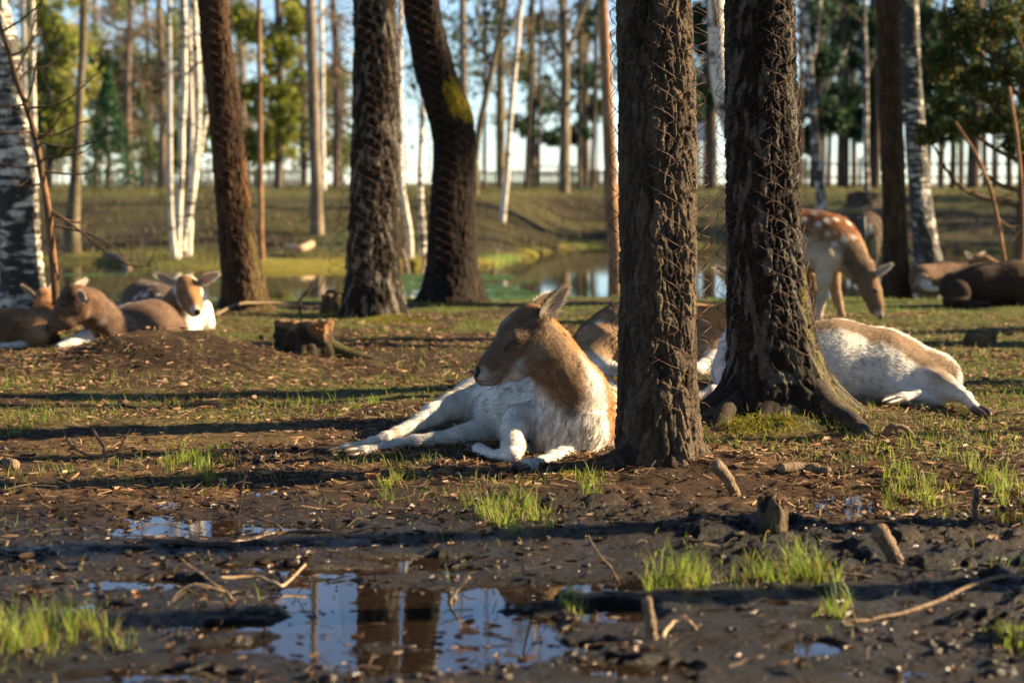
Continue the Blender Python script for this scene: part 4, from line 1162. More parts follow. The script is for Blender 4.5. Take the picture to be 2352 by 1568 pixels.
            d /= np.linalg.norm(d, axis=1)[:, None]
            bad = (d * nn).sum(1) < 0.08
            d[bad] += nn[bad] * 0.3; d /= np.linalg.norm(d, axis=1)[:, None]
            sd = np.cross(d, nn); sd /= np.linalg.norm(sd, axis=1)[:, None] + 1e-9
            sd = sd + nn * r.normal(0, 0.35, (fur, 1)); sd /= np.linalg.norm(sd, axis=1)[:, None]
            w = fw * (0.7 + 0.6 * r.random((fur, 1)))
            p0 = p - nn * 0.001
            tip = p + d * L - np.array([0, 0, 0.12]) * L
            FV = np.stack([p0 - sd * w, p0 + sd * w, tip], 1).reshape(-1, 3)
            me = new_mesh("coat", FV, np.arange(len(FV)).reshape(-1, 3))
            cl2 = noise3(p * np.array([90, 90, 32]), seed + 9)[:, None]
            ct = ss(.010, .020, L / flen)
            cv = cc * (0.6 + 0.65 * r.random((fur, 1))) * (1 + (1.0 * ct + .45) * (cl2 - .5))
            set_col(me, np.repeat(cv, 3, 0) * np.tile([[0.9], [0.9], [1.08]], (fur, 1)))
            cn = nn + d * 0.25 + r.normal(0, .08, (fur, 3)); cn /= np.linalg.norm(cn, axis=1)[:, None]
            me.normals_split_custom_set_from_vertices(np.repeat(cn, 3, 0))
            o = link("coat", me, M['fur'], t); o["kind"] = "stuff"
        for fnc in s.parts: fnc(t)
        return t
    # ---- parts
    def ear(s, base, tip, face, w, cin=(0.62, 0.50, 0.40), cout=(0.22, 0.15, 0.10), fold=False):
        """cupped leaf shaped ear; face = direction the opening looks to"""
        base, tip, face = np.array(base), np.array(tip), np.array(face, float)
        def mk(t):
            ax = tip - base; L = np.linalg.norm(ax); ax = ax / L
            n = face - ax * (face @ ax); n /= np.linalg.norm(n); sd = np.cross(ax, n)
            nu, nv = 18, 13
            u = np.linspace(0, 1, nu)[:, None]; v = np.linspace(-1, 1, nv)[None]
            W = w * (0.62 * np.sin(np.pi * np.clip(u, 0, 1) ** 0.8) ** 0.8 + 0.22 * (1 - u) ** 2) + 0.0008
            cup = 0.32 * W * (v ** 2) - 0.15 * W
            bend = 0.06 * L * np.sin(u * 2.6)
            S = base + ax * (u * L)[..., None] + sd * (W * v)[..., None] + n * (cup - bend)[..., None]
            th = 0.0028
            S2 = S - n * th
            V = np.concatenate([S.reshape(-1, 3), S2.reshape(-1, 3)])
            i = np.arange(nu - 1)[:, None] * nv; j = np.arange(nv - 1)[None]
            q = np.stack([i + j, i + j + 1, i + nv + j + 1, i + nv + j], -1).reshape(-1, 4)
            m = nu * nv
            rim = []
            for a in range(nu - 1):
                rim += [(a * nv, (a + 1) * nv, m + (a + 1) * nv, m + a * nv), (a * nv + nv - 1, m + a * nv + nv - 1, m + (a + 1) * nv + nv - 1, (a + 1) * nv + nv - 1)]
            Qa = np.concatenate([q[:, ::-1], q + m, np.array(rim)])
            me = new_mesh("ear", V, None, Qa)
            e = np.abs(np.repeat(v, nu, 0)).ravel(); uu = np.repeat(u, nv, 1).ravel()
            ci = np.array(cin); co = np.array(cout)
            pink = np.array([0.40, 0.22, 0.16])
            Cin = ci + (pink - ci) * ((1 - ss(0.25, 0.75, e)) * ss(0.1, 0.4, uu) * (1 - ss(.75, .95, uu)) * 0.6)[:, None]
            Cin = Cin + (np.array([0.72, 0.66, 0.58]) - Cin) * (ss(0.7, 0.95, e) * .8)[:, None]
            if fold: Cin = Cin + (co - Cin) * (1 - ss(-.75, -.45, np.repeat(v, nu, 0).ravel()))[:, None]
            Co = co + (np.array([0.5, 0.42, 0.33]) - co) * (ss(0.85, 1.0, e) * .7)[:, None]
            set_col(me, np.concatenate([Cin, Co]))
            o = link("ear", me, M['ear'], t)
            # hair inside and on the rim
            r = np.random.default_rng(int(abs(base[0]) * 1000))
            k = 1500
            a = r.integers(0, nu - 1, k); b = r.integers(0, nv, k)
            inn = r.random(k) < 0.55
            p = np.where(inn[:, None], S[a, b] + n * .001, S2[a, b] - n * .004) + r.normal(0, .001, (k, 3))
            col = np.where(inn[:, None], np.array([0.68, 0.60, 0.50]), co) * (.8 + .4 * r.random((k, 1)))
            d = ax * 0.8 + sd * (np.sign(b - nv / 2) * 0.35)[:, None] + n * np.where(inn, .25, -.2)[:, None] + r.normal(0, .2, (k, 3))
            d /= np.linalg.norm(d, axis=1)[:, None]
            sdd = np.cross(d, np.where(inn[:, None], n, -n)); sdd /= np.linalg.norm(sdd, axis=1)[:, None]
            Lh = L * 0.11 * (.5 + r.random((k, 1)))
            FV = np.stack([p - sdd * .0009, p + sdd * .0009, p + d * Lh], 1).reshape(-1, 3)
            mh = new_mesh("ear_hair", FV, np.arange(len(FV)).reshape(-1, 3)); set_col(mh, np.repeat(col, 3, 0))
            oh = link("ear_hair", mh, M['fur'], o); oh.matrix_parent_inverse = Matrix.Identity(4); oh["kind"] = "stuff"
        s.parts.append(mk)
    def hoof(s, a, b, r, up=(0, 0, 1)):
        """cloven hoof from the fetlock a to the tips b"""
        a, b = np.array(a), np.array(b)
        def mk(t):
            ax = b - a; L = np.linalg.norm(ax); ax = ax / L
            sd = np.cross(ax, np.array(up, float)); sd /= np.linalg.norm(sd) + 1e-9
            bag = Bag()
            for sg in (-1, 1):
                P = np.array([a + sd * sg * r * .45, a + ax * L * .4 + sd * sg * r * .55, a + ax * L * .8 + sd * sg * r * .5, b + sd * sg * r * .32])
                S = spline(np.concatenate([P, np.array([r * .62, r * .66, r * .5, r * .12])[:, None]], 1), 14)
                V, Q, T3 = tube(S[:, :3], S[:, 3], 10); bag.add(V, Q, T3)
            link("hoof", bag.mesh("hoof"), M['hoof'], t)
        s.parts.append(mk)
    def ball(s, name, c, axes, mat, sub=None):
        """ellipsoid part; axes = three vectors"""
        c = np.array(c); X, Yv, Z = [np.array(v, float) for v in axes]
        def mk(t):
            nu, nv = 10, 16
            u = np.linspace(0.02, np.pi - 0.02, nu)[:, None]; v = np.arange(nv)[None] / nv * 2 * np.pi
            x, y, z = np.sin(u) * np.cos(v), np.sin(u) * np.sin(v), np.cos(u) * np.ones_like(v)
            V = (c + x[..., None] * X + y[..., None] * Yv + z[..., None] * Z).reshape(-1, 3)
            i = np.arange(nu - 1)[:, None] * nv; j = np.arange(nv)[None]; k = (j + 1) % nv
            Q = np.stack([i + j, i + nv + j, i + nv + k, i + k], -1).reshape(-1, 4)
            T3 = []
            V = np.concatenate([V, [c + Z, c - Z]]); m = nu * nv
            for q in range(nv):
                T3 += [(m, q, (q + 1) % nv), (m + 1, (nu - 1) * nv + (q + 1) % nv, (nu - 1) * nv + q)]
            link(name, new_mesh(name, V, T3, Q), mat, t)
        s.parts.append(mk)
    def strip(s, name, P, R, mat):
        P = np.array(P)
        def mk(t):
            S = spline(np.concatenate([P, np.array(R)[:, None]], 1), 16)
            V, Q, T3 = tube(S[:, :3], S[:, 3], 6)
            link(name, new_mesh(name, V, T3, Q), mat, t)
        s.parts.append(mk)

WHITE = (0.78, 0.74, 0.68); CREAM = (0.60, 0.50, 0.40); TANC = (0.42, 0.26, 0.14); BROWN = (0.22, 0.135, 0.08); ORANGE = (0.44, 0.20, 0.06); GREY = (0.24, 0.17, 0.12); DARKB = (0.055, 0.035, 0.025)

# ---- the resting doe in the middle: points measured on a crop of the photograph, given as (x, y, distance)
def Zp(x, y, Y): return at(717.8 + .3174 * x, 631.6 + .3174 * y, Y)
def Zr(r, Y): return r * .3174 * px(Y)
def zc(pts): return [(Zp(x, y, Y), Zr(r, Y)) for (x, y, r, Y) in pts]
d1 = Deer("fallow_doe", "doe resting with closed eyes left of the wire wrapped front tree", ground_px(1250, 1045))
d1.base = np.array(WHITE)
yv = np.array([0, 1.0, 0])
HD = (yv, 0.80)
# head
d1.chain(zc([(1490, 480, 150, 6.50), (1400, 580, 122, 6.49), (1310, 650, 92, 6.485), (1222, 722, 53, 6.48)]), 0.03, 0.007, HD)
d1.chain(zc([(1575, 345, 138, 6.51), (1500, 420, 148, 6.50)]), 0.03, 0.012, HD)
d1.chain(zc([(1590, 610, 88, 6.5), (1460, 670, 80, 6.49), (1330, 715, 60, 6.485), (1245, 745, 45, 6.48)]), 0.03, 0.009, HD)
d1.bone(Zp(1470, 455, 6.455), Zp(1510, 440, 6.46), Zr(62, 6.5), Zr(45, 6.5), 0.02, 0.008)     # brow
# neck
d1.chain(zc([(1610, 420, 145, 6.52), (1700, 540, 165, 6.54), (1790, 690, 185, 6.57), (1880, 860, 230, 6.62), (1930, 1020, 270, 6.68)]), 0.05, 0.015, (yv, 0.85))
# chest and shoulders
d1.chain(zc([(1880, 980, 250, 6.66), (1830, 1130, 215, 6.60), (1760, 1220, 150, 6.56)]), 0.06, 0.022)
d1.chain(zc([(2080, 1040, 260, 6.80), (2150, 1150, 230, 6.85)]), 0.06, 0.02)
d1.bone(Zp(1700, 1240, 6.6), Zp(1900, 1260, 6.68), Zr(110, 6.6), Zr(120, 6.6), 0.05, 0.02)
# trunk lying away from the camera
d1.chain(zc([(1980, 1010, 300, 6.88), (1720, 1010, 330, 7.0), (1480, 1030, 325, 7.08), (1330, 1010, 250, 7.22)]), 0.06, 0.018)
d1.chain(zc([(1330, 1000, 250, 7.22), (1210, 950, 215, 7.26)]), 0.06, 0.016)
# hind legs
d1.chain(zc([(1180, 935, 200, 7.2), (1010, 952, 105, 7.08), (870, 1012, 84, 6.98), (775, 1062, 60, 6.92), (690, 1108, 47, 6.87), (600, 1142, 43, 6.83), (520, 1170, 34, 6.77), (430, 1198, 27, 6.72), (310, 1238, 27, 6.66), (245, 1256, 33, 6.63), (200, 1264, 27, 6.62)]), 0.02, 0.009)
d1.chain(zc([(1290, 1130, 140, 6.98), (1050, 1172, 75, 6.88), (880, 1188, 52, 6.82), (730, 1200, 44, 6.78), (620, 1214, 33, 6.75), (520, 1234, 28, 6.69), (420, 1260, 29, 6.63), (365, 1270, 36, 6.61), (320, 1278, 30, 6.60)]), 0.02, 0.009)
# folded right foreleg
d1.chain(zc([(1640, 1060, 170, 6.72), (1500, 1065, 118, 6.62), (1455, 1140, 92, 6.53), (1450, 1240, 78, 6.45), (1445, 1315, 58, 6.38)]), 0.025, 0.011)
d1.chain(zc([(1440, 1318, 52, 6.38), (1340, 1310, 38, 6.42), (1270, 1287, 36, 6.47), (1215, 1262, 42, 6.52), (1175, 1252, 32, 6.55)]), 0.02, 0.008)
# left foreleg stretched to the front
d1.chain(zc([(2060, 1160, 170, 6.72), (1920, 1270, 95, 6.58), (1800, 1315, 62, 6.48), (1735, 1330, 54, 6.40), (1660, 1354, 40, 6.30), (1590, 1378, 40, 6.21), (1545, 1384, 44, 6.17), (1515, 1384, 34, 6.15)]), 0.025, 0.010)
# paint
def bz(D_, pts, r, soft, col, st=1.0):
    P = [Zp(*p) for p in pts]
    for a, b in zip(P[:-1], P[1:]): D_.brush(a, b, Zr(r, 6.6), Zr(soft, 6.6), col, st)
bz(d1, [(1560, 800, 6.8), (1620, 960, 6.75)], 130, 70, TANC, .8)
bz(d1, [(1250, 1060, 6.85), (1290, 1160, 6.85)], 90, 60, (0.42, 0.32, 0.22), .6)
bz(d1, [(1120, 800, 7.15), (1000, 880, 7.05)], 60, 60, CREAM, .5)
bz(d1, [(2080, 800, 6.9), (2300, 1000, 7.0), (1700, 700, 7.1), (1300, 720, 7.3)], 200, 60, ORANGE)
bz(d1, [(1620, 380, 6.48), (1760, 640, 6.46), (1850, 820, 6.46)], 215, 60, (0.28, 0.185, 0.11))
bz(d1, [(1680, 620, 6.42), (1800, 860, 6.42)], 90, 70, (0.21, 0.145, 0.098), .7)
bz(d1, [(1640, 520, 6.42), (1690, 690, 6.42), (1760, 900, 6.40)], 55, 50, (0.62, 0.55, 0.46), .7)
bz(d1, [(1880, 900, 6.40), (1960, 1060, 6.42)], 130, 80, (0.62, 0.57, 0.52), .9)
bz(d1, [(1740, 330, 6.55), (1870, 480, 6.56), (1990, 680, 6.62), (2120, 860, 6.7), (2230, 1050, 6.75)], 110, 50, ORANGE)
bz(d1, [(2140, 800, 6.62), (2215, 980, 6.6), (2240, 1160, 6.62)], 105, 45, (0.42, 0.19, 0.06), .95)
bz(d1, [(1950, 760, 6.47), (2090, 950, 6.5)], 60, 60, (0.27, 0.16, 0.085), .8)
bz(d1, [(1560, 330, 6.45), (1430, 520, 6.42), (1300, 640, 6.42), (1250, 700, 6.44)], 140, 30, (0.185, 0.12, 0.077))
bz(d1, [(1450, 300, 6.5), (1300, 520, 6.48), (1220, 640, 6.48)], 60, 40, (0.145, 0.092, 0.058), .8)
bz(d1, [(1500, 600, 6.40), (1560, 660, 6.42), (1440, 700, 6.42)], 70, 50, (0.38, 0.29, 0.20), .7)
bz(d1, [(1640, 600, 6.4), (1620, 700, 6.42)], 70, 50, (0.50, 0.43, 0.35), .8)
bz(d1, [(1540, 215, 6.5), (1600, 215, 6.5)], 55, 30, (0.34, 0.17, 0.07), .8)  # sunlit crest painted orange at the poll
bz(d1, [(1225, 715, 6.45), (1270, 770, 6.46)], 48, 22, (0.58, 0.50, 0.42), .9)
bz(d1, [(1290, 745, 6.45), (1340, 725, 6.45)], 34, 20, (0.42, 0.30, 0.23), .7)
bz(d1, [(1470, 350, 6.42), (1475, 345, 6.42)], 34, 22, (0.60, 0.52, 0.44), .75)
bz(d1, [(1470, 480, 6.41), (1520, 455, 6.41)], 26, 20, (0.42, 0.26, 0.15), .8)
bz(d1, [(590, 1140, 6.8), (560, 1155, 6.8)], 50, 25, (0.55, 0.36, 0.26), .7)
bz(d1, [(480, 1180, 6.77), (330, 1225, 6.73)], 26, 14, (0.52, 0.36, 0.27), .6)
bz(d1, [(720, 1195, 6.74), (690, 1200, 6.74)], 45, 25, (0.55, 0.40, 0.3), .6)
bz(d1, [(1440, 1335, 6.41), (1445, 1345, 6.41)], 48, 22, (0.16, 0.12, 0.09), .8)
bz(d1, [(1800, 1345, 6.43), (1740, 1365, 6.40)], 26, 18, (0.2, 0.15, 0.11), .6)
d1.hoof(Zp(205, 1264, 6.62), Zp(105, 1285, 6.58), Zr(40, 6.7), (0, -.7, .7))
d1.hoof(Zp(330, 1278, 6.60), Zp(225, 1290, 6.55), Zr(48, 6.7), (0.3, -.6, .7))
d1.hoof(Zp(1188, 1252, 6.54), Zp(1112, 1250, 6.55), Zr(38, 6.6), (0, -.7, .7))
d1.hoof(Zp(1530, 1384, 6.15), Zp(1462, 1398, 6.08), Zr(48, 6.2), (0, -.4, .9))
d1.ear(Zp(1655, 320, 6.47), Zp(1862, 82, 6.47), (0.52, -0.74, -0.45), Zr(112, 6.5), fold=True, cin=(0.80, 0.73, 0.64), cout=(0.15, 0.10, 0.065))
d1.ear(Zp(1585, 235, 6.57), Zp(1705, 130, 6.70), (0.3, 0.9, 0.3), Zr(70, 6.5), cout=(0.2, 0.14, 0.09))
d1.ball("nose", Zp(1200, 704, 6.475), ((Zr(34, 6.5), 0, 0), (0, Zr(42, 6.5), 0), (Zr(4, 6.5), 0, Zr(48, 6.5))), M['nose'])
d1.ball("nostril", Zp(1194, 690, 6.452), ((Zr(12, 6.5), 0, 0), (0, Zr(10, 6.5), 0), (0, 0, Zr(16, 6.5))), M['eye'])
d1.strip("mouth", [Zp(1190, 755, 6.455), Zp(1240, 770, 6.447), Zp(1300, 758, 6.44), Zp(1345, 728, 6.432)], [.0006, .0009, .0007, .0004], M['nose'])
d1.strip("eyelid", [Zp(1390, 552, 6.436), Zp(1400, 518, 6.433), Zp(1430, 490, 6.422), Zp(1470, 472, 6.416), Zp(1508, 455, 6.418)], [.0028, .0034, .003, .0022, .001], M['nose'])
d1.build(0.0078, 130000, 1.0, 0.0010, 11, spots=[(Zp(2150, 800, 6.7), Zp(2260, 1050, 6.8), Zr(170, 6.7), 15.0)])
# ---- the other deer: points in view pixels with a distance
def dpt(pts): return [(at(x, y, Y), r * px(Y)) for (x, y, r, Y) in pts]
def dchain(D_, pts, k=0.04, hl=0.018, sq=None): D_.chain(dpt(pts), k, hl, sq)
def dbr(D_, pts, r, soft, col, st=1.0):
    P = [at(*p) for p in pts]; Y = pts[0][2]
    for a, b in zip(P[:-1], P[1:]): D_.brush(a, b, r * px(Y), soft * px(Y), col, st)

# pale doe sprawled behind the second tree
d3 = Deer("fallow_doe", "pale doe sprawled on her side right of the dark wire wrapped trunk", ground_px(2000, 935), None)
d3.base = np.array(WHITE)
dchain(d3, [(1700, 850, 66, 8.25), (1800, 845, 92, 8.3), (1920, 835, 97, 8.3), (2030, 848, 88, 8.28), (2110, 868, 66, 8.25)], 0.05)
dchain(d3, [(2090, 850, 60, 8.3), (2150, 862, 46, 8.25), (2172, 870, 36, 8.2)], 0.05)
dchain(d3, [(2110, 872, 52, 8.2), (2160, 888, 34, 8.1), (2195, 902, 20, 8.0), (2218, 914, 13.5, 7.9), (2235, 931, 10, 7.8), (2247, 941, 10.5, 7.73)], 0.02, 0.009)
dchain(d3, [(2060, 895, 38, 8.15), (2110, 918, 22, 8.08), (2160, 916, 17, 8.06), (2110, 908, 12, 8.03), (2075, 911, 11, 7.99), (2058, 914, 11, 7.97)], 0.02, 0.009)
dchain(d3, [(1700, 790, 40, 8.2), (1690, 850, 48, 8.15), (1680, 880, 34, 8.1)], 0.04)
dchain(d3, [(1705, 890, 30, 8.1), (1665, 895, 17, 8.06), (1635, 900, 14, 8.03), (1600, 912, 11, 8.0)], 0.02, 0.01)
dchain(d3, [(1745, 680, 26, 8.25), (1715, 730, 29, 8.22), (1695, 790, 36, 8.2)], 0.04)
dchain(d3, [(1735, 665, 30, 8.25), (1770, 690, 20, 8.22), (1795, 712, 11, 8.2)], 0.03, 0.008)
dbr(d3, [(1780, 735, 8.25), (1900, 732, 8.25), (2010, 752, 8.2), (2100, 795, 8.17), (2175, 835, 8.15)], 36, 14, (0.25, 0.168, 0.105))
dbr(d3, [(2060, 800, 8.05), (2120, 835, 8.05), (2170, 860, 8.05)], 30, 16, (0.36, 0.235, 0.14), .8)
dbr(d3, [(2045, 812, 8.06), (2050, 850, 8.04)], 12, 14, (0.34, 0.24, 0.17), .6)
dbr(d3, [(2030, 825, 8.03), (2052, 862, 8.03)], 14, 8, (0.48, 0.30, 0.24), .8)
dbr(d3, [(1700, 640, 8.2), (1690, 740, 8.1), (1680, 800, 8.05)], 34, 14, (0.30, 0.21, 0.145))
dbr(d3, [(1735, 665, 8.25), (1795, 712, 8.2)], 34, 8, (0.22, 0.15, 0.1))
dbr(d3, [(2195, 895, 8.0), (2240, 930, 7.93)], 16, 8, (0.5, 0.36, 0.26), .7)
d3.hoof(at(2243, 939, 7.74), at(2270, 953, 7.62), 14 * px(8), (0, -.5, .8))
d3.hoof(at(2064, 914, 7.98), at(2028, 924, 7.88), 14 * px(8), (0, -.5, .8))
d3.ear(at(1706, 660, 8.2), at(1642, 612, 8.12), (0.15, -0.95, -0.25), 22 * px(8), cin=(0.58, 0.48, 0.4), cout=(0.4, 0.32, 0.25))
d3.ear(at(1745, 645, 8.28), at(1775, 590, 8.33), (0.3, -0.9, 0), 18 * px(8))
d3.build(0.009, 42000, 1.0, 0.0013, 23)

# spotted deer behind the front tree
d2 = Deer("fallow_deer", "white spotted deer lying behind the front tree, rump left", ground_px(1450, 862), None)
d2.base = np.array((0.30, 0.19, 0.11))
dchain(d2, [(1655, 775, 62, 9.45), (1600, 775, 74, 9.45), (1500, 775, 80, 9.5), (1420, 780, 76, 9.45), (1375, 790, 58, 9.4)], 0.05, 0.016)
dchain(d2, [(1385, 800, 56, 9.32), (1360, 825, 38, 9.25), (1390, 848, 22, 9.15), (1440, 852, 13, 9.1)], 0.03, 0.012)
dchain(d2, [(1650, 760, 50, 9.45), (1695, 720, 36, 9.4), (1735, 675, 26, 9.4)], 0.04, 0.018)
dchain(d2, [(1735, 668, 29, 9.4), (1765, 690, 19, 9.36), (1785, 708, 10, 9.34)], 0.03, 0.008)
dchain(d2, [(1640, 830, 28, 9.25), (1600, 850, 14, 9.15), (1560, 852, 11, 9.1)], 0.02, 0.01)
dbr(d2, [(1330, 760, 9.5), (1420, 700, 9.55), (1520, 690, 9.6), (1650, 715, 9.5)], 66, 22, (0.145, 0.078, 0.042))
dbr(d2, [(1600, 700, 9.4), (1660, 720, 9.35)], 42, 18, (0.50, 0.25, 0.08), .9)
dbr(d2, [(1345, 850, 9.15), (1400, 860, 9.05), (1440, 850, 9.1)], 40, 18, WHITE, .95)
dbr(d2, [(1328, 820, 9.3), (1350, 855, 9.2)], 20, 10, WHITE, .9)
dbr(d2, [(1610, 850, 9.2), (1660, 820, 9.2), (1560, 860, 9.2)], 46, 18, WHITE, .9)
dbr(d2, [(1378, 780, 9.1), (1400, 835, 9.05)], 26, 14, (0.36, 0.22, 0.13), .8)
d2.ear(at(1745, 645, 9.4), at(1778, 610, 9.4), (0, -1, 0), 15 * px(9.4))
d2.build(0.010, 28000, 1.0, 0.0014, 29, spots=[(at(1330, 740, 9.45), at(1540, 700, 9.5), 90 * px(9.4), 14.0)])

# grazing doe
d4 = Deer("fallow_doe", "standing doe grazing with lowered head right of the dark wire wrapped trunk", ground_px(1890, 738), None)
d4.base = np.array((0.38, 0.26, 0.16))
dchain(d4, [(1925, 562, 50, 12.9), (1880, 555, 66, 12.95), (1820, 550, 66, 13.0), (1765, 545, 60, 13.0), (1735, 540, 46, 13.0)], 0.06, 0.02)
dchain(d4, [(1915, 545, 50, 12.9), (1945, 580, 40, 12.85), (1975, 618, 28, 12.8), (1992, 640, 24, 12.75)], 0.05, 0.02)
dchain(d4, [(1990, 638, 24, 12.75), (2003, 672, 22, 12.72), (2013, 700, 16, 12.7), (2021, 722, 10.5, 12.68)], 0.03, 0.007)
dchain(d4, [(1988, 660, 14, 12.74), (2006, 712, 10, 12.7)], 0.02, 0.008)
dchain(d4, [(1898, 590, 36, 12.8), (1893, 640, 17, 12.8), (1888, 680, 11.5, 12.8), (1884, 700, 9, 12.8), (1881, 725, 7.5, 12.8), (1879, 736, 7.5, 12.8)], 0.03, 0.01)
dchain(d4, [(1905, 590, 34, 13.0), (1913, 640, 16, 13.02), (1922, 680, 10.5, 13.04), (1927, 700, 8.5, 13.04), (1933, 722, 7, 13.05), (1935, 734, 7, 13.05)], 0.03, 0.01)
dchain(d4, [(1775, 580, 50, 13.1), (1825, 620, 25, 13.1), (1862, 640, 15, 13.1), (1872, 680, 10, 13.15), (1866, 705, 8, 13.15), (1868, 730, 7.5, 13.15)], 0.03, 0.01)
dchain(d4, [(1770, 580, 50, 12.85), (1790, 630, 25, 12.8), (1775, 670, 12, 12.8), (1780, 710, 8.5, 12.8), (1782, 736, 7.5, 12.8)], 0.03, 0.01)
dbr(d4, [(1740, 490, 13.0), (1830, 485, 12.95), (1900, 495, 12.9), (1935, 525, 12.85)], 54, 26, (0.24, 0.092, 0.032))
dbr(d4, [(1930, 540, 12.7), (1950, 580, 12.7)], 28, 16, (0.34, 0.21, 0.12), .8)
dbr(d4, [(1840, 600, 12.75), (1870, 620, 12.75), (1930, 612, 12.75), (1800, 625, 12.8)], 34, 18, (0.64, 0.55, 0.45), .95)
dbr(d4, [(1960, 590, 12.75), (1995, 640, 12.72), (2012, 690, 12.68)], 34, 12, (0.165, 0.105, 0.065), .95)
dbr(d4, [(2010, 640, 12.68), (2022, 690, 12.64)], 10, 8, (0.3, 0.17, 0.08), .7)
dbr(d4, [(2018, 722, 12.66), (2010, 730, 12.66)], 9, 5, (0.6, 0.52, 0.45), .8)
dbr(d4, [(1895, 650, 12.8), (1880, 736, 12.8)], 18, 6, (0.60, 0.49, 0.38), .8)
d4.ear(at(2008, 632, 12.7), at(2050, 606, 12.68), (-.1, -.9, .3), 11 * px(12.7), cin=(0.2, 0.16, 0.13), cout=(0.16, 0.12, 0.1))
d4.ear(at(1985, 628, 12.8), at(2005, 598, 12.85), (.3, -.9, .1), 10 * px(12.7), cin=(0.25, 0.2, 0.16), cout=(0.18, 0.13, 0.1))
d4.ball("nose", at(2023, 727, 12.67), ((6 * px(12.7), 0, 0), (0, 8 * px(12.7), 0), (0, 0, 6 * px(12.7))), M['nose'])
d4.ball("eye", at(2011, 668, 12.655), ((4 * px(12.7), 0, 0), (0, 3 * px(12.7), 0), (0, 0, 5 * px(12.7))), M['eye'])
for (x, y, Y) in ((1879, 736, 12.8), (1935, 734, 13.05), (1868, 730, 13.15), (1782, 736, 12.8)):
    q = at(x, y - 3, Y); d4.hoof(q, q + np.array([.02, -.02, -.045]), 8 * px(12.8), (0, -1, .2))
d4.build(0.012, 32000, 1.1, 0.0016, 37, spots=[(at(1760, 500, 12.85), at(1915, 515, 12.8), 62 * px(12.9), 13.0)])

# dark deer seen from behind
d5 = Deer("fallow_deer", "dark deer seen from behind, black tail between white rump patches", ground_px(1990, 640), None)
d5.base = np.array((0.10, 0.07, 0.05))
dchain(d5, [(1992, 520, 32, 18.7), (1990, 524, 35, 18.3), (1988, 530, 32, 18.0)], 0.06, 0.02)
dchain(d5, [(1992, 520, 32, 18.7), (1995, 515, 26, 19.0), (1998, 530, 14, 19.35), (2000, 570, 11, 19.55), (2000, 610, 8, 19.7)], 0.05, 0.02)
for sx in (-1, 1):
    dchain(d5, [(1988 + 16 * sx, 545, 22, 18.0), (1988 + 17 * sx, 580, 13, 18.0), (1988 + 14 * sx, 610, 6.5, 18.08), (1988 + 14 * sx, 635, 5, 18.0), (1988 + 14 * sx, 648, 5, 18.0)], 0.04, 0.012)
    dchain(d5, [(1992 + 14 * sx, 545, 18, 18.7), (1992 + 14 * sx, 600, 7, 18.7), (1992 + 13 * sx, 640, 5, 18.7)], 0.04, 0.012)
    dbr(d5, [(1984 + 14 * sx, 516, 17.86), (1984 + 15 * sx, 540, 17.85)], 8.5, 4, (0.72, 0.68, 0.62))
    dbr(d5, [(1988 + 22 * sx, 560, 17.9), (1988 + 16 * sx, 600, 17.9), (1988 + 14 * sx, 645, 18)], 15, 8, (0.34, 0.27, 0.20), .9)
dbr(d5, [(1984, 500, 17.85), (1984, 530, 17.84)], 5, 3, (0.02, 0.015, 0.012))
d5.strip("tail", [at(1984, 497, 17.9), at(1984, 515, 17.84), at(1984, 540, 17.83), at(1985, 562, 17.85)], [.018, .024, .022, .010], M['nose'])
for sx in (-1, 1):
    q = at(1988 + 14 * sx, 646, 18.0); d5.hoof(q, q + np.array([0, -.02, -.05]), .02, (0, -1, .2))
d5.build(0.014, 15000, 1.0, 0.002, 41)

# dark deer lying at the right edge, and the one behind it
d6 = Deer("fallow_deer", "very dark brown deer lying at the right edge", ground_px(2260, 700), None)
d6.base = np.array(DARKB)
dchain(d6, [(2195, 660, 38, 14.6), (2250, 655, 46, 14.6), (2330, 652, 52, 14.6), (2420, 652, 48, 14.6), (2450, 640, 40, 14.6)], 0.05)
dchain(d6, [(2440, 630, 30, 14.5), (2480, 590, 22, 14.4), (2500, 555, 20, 14.3)], 0.04)
dchain(d6, [(2500, 550, 19, 14.3), (2520, 575, 14, 14.2), (2535, 590, 8, 14.1)], 0.03)
dchain(d6, [(2200, 672, 30, 14.4), (2180, 690, 14, 14.35), (2230, 697, 8, 14.3), (2270, 698, 7, 14.28)], 0.03)
dbr(d6, [(2250, 610, 14.6), (2400, 600, 14.6)], 20, 14, (0.12, 0.07, 0.045), .7)
d6.ear(at(2490, 538, 14.3), at(2462, 515, 14.3), (0, -1, 0), 11 * px(14.5))
d6.build(0.013, 15000, 1.2, 0.0018, 43)
d7 = Deer("fallow_deer", "brown deer lying behind the dark deer, pale rump left, ear raised", ground_px(2180, 668), None)
d7.base = np.array((0.20, 0.12, 0.075))
dchain(d7, [(2120, 640, 32, 16.6), (2170, 638, 36, 16.7), (2220, 640, 34, 16.7), (2255, 640, 28, 16.6)], 0.05)
dchain(d7, [(2120, 650, 22, 16.4), (2105, 660, 10, 16.35), (2150, 664, 7, 16.3)], 0.03)
dchain(d7, [(2245, 630, 24, 16.6), (2245, 612, 17, 16.5), (2243, 600, 15, 16.45)], 0.04)
dchain(d7, [(2243, 598, 15, 16.45), (2265, 600, 12, 16.4), (2290, 605, 7, 16.35)], 0.03)
dbr(d7, [(2095, 640, 16.4), (2110, 620, 16.4)], 24, 12, (0.42, 0.30, 0.2), .9)
dbr(d7, [(2128, 650, 16.3), (2145, 662, 16.3)], 15, 7, WHITE, .95)
dbr(d7, [(2240, 595, 16.4), (2290, 602, 16.3)], 16, 6, (0.34, 0.2, 0.11))
d7.ear(at(2234, 592, 16.4), at(2217, 578, 16.38), (.1, -1, .1), 7 * px(16.5))
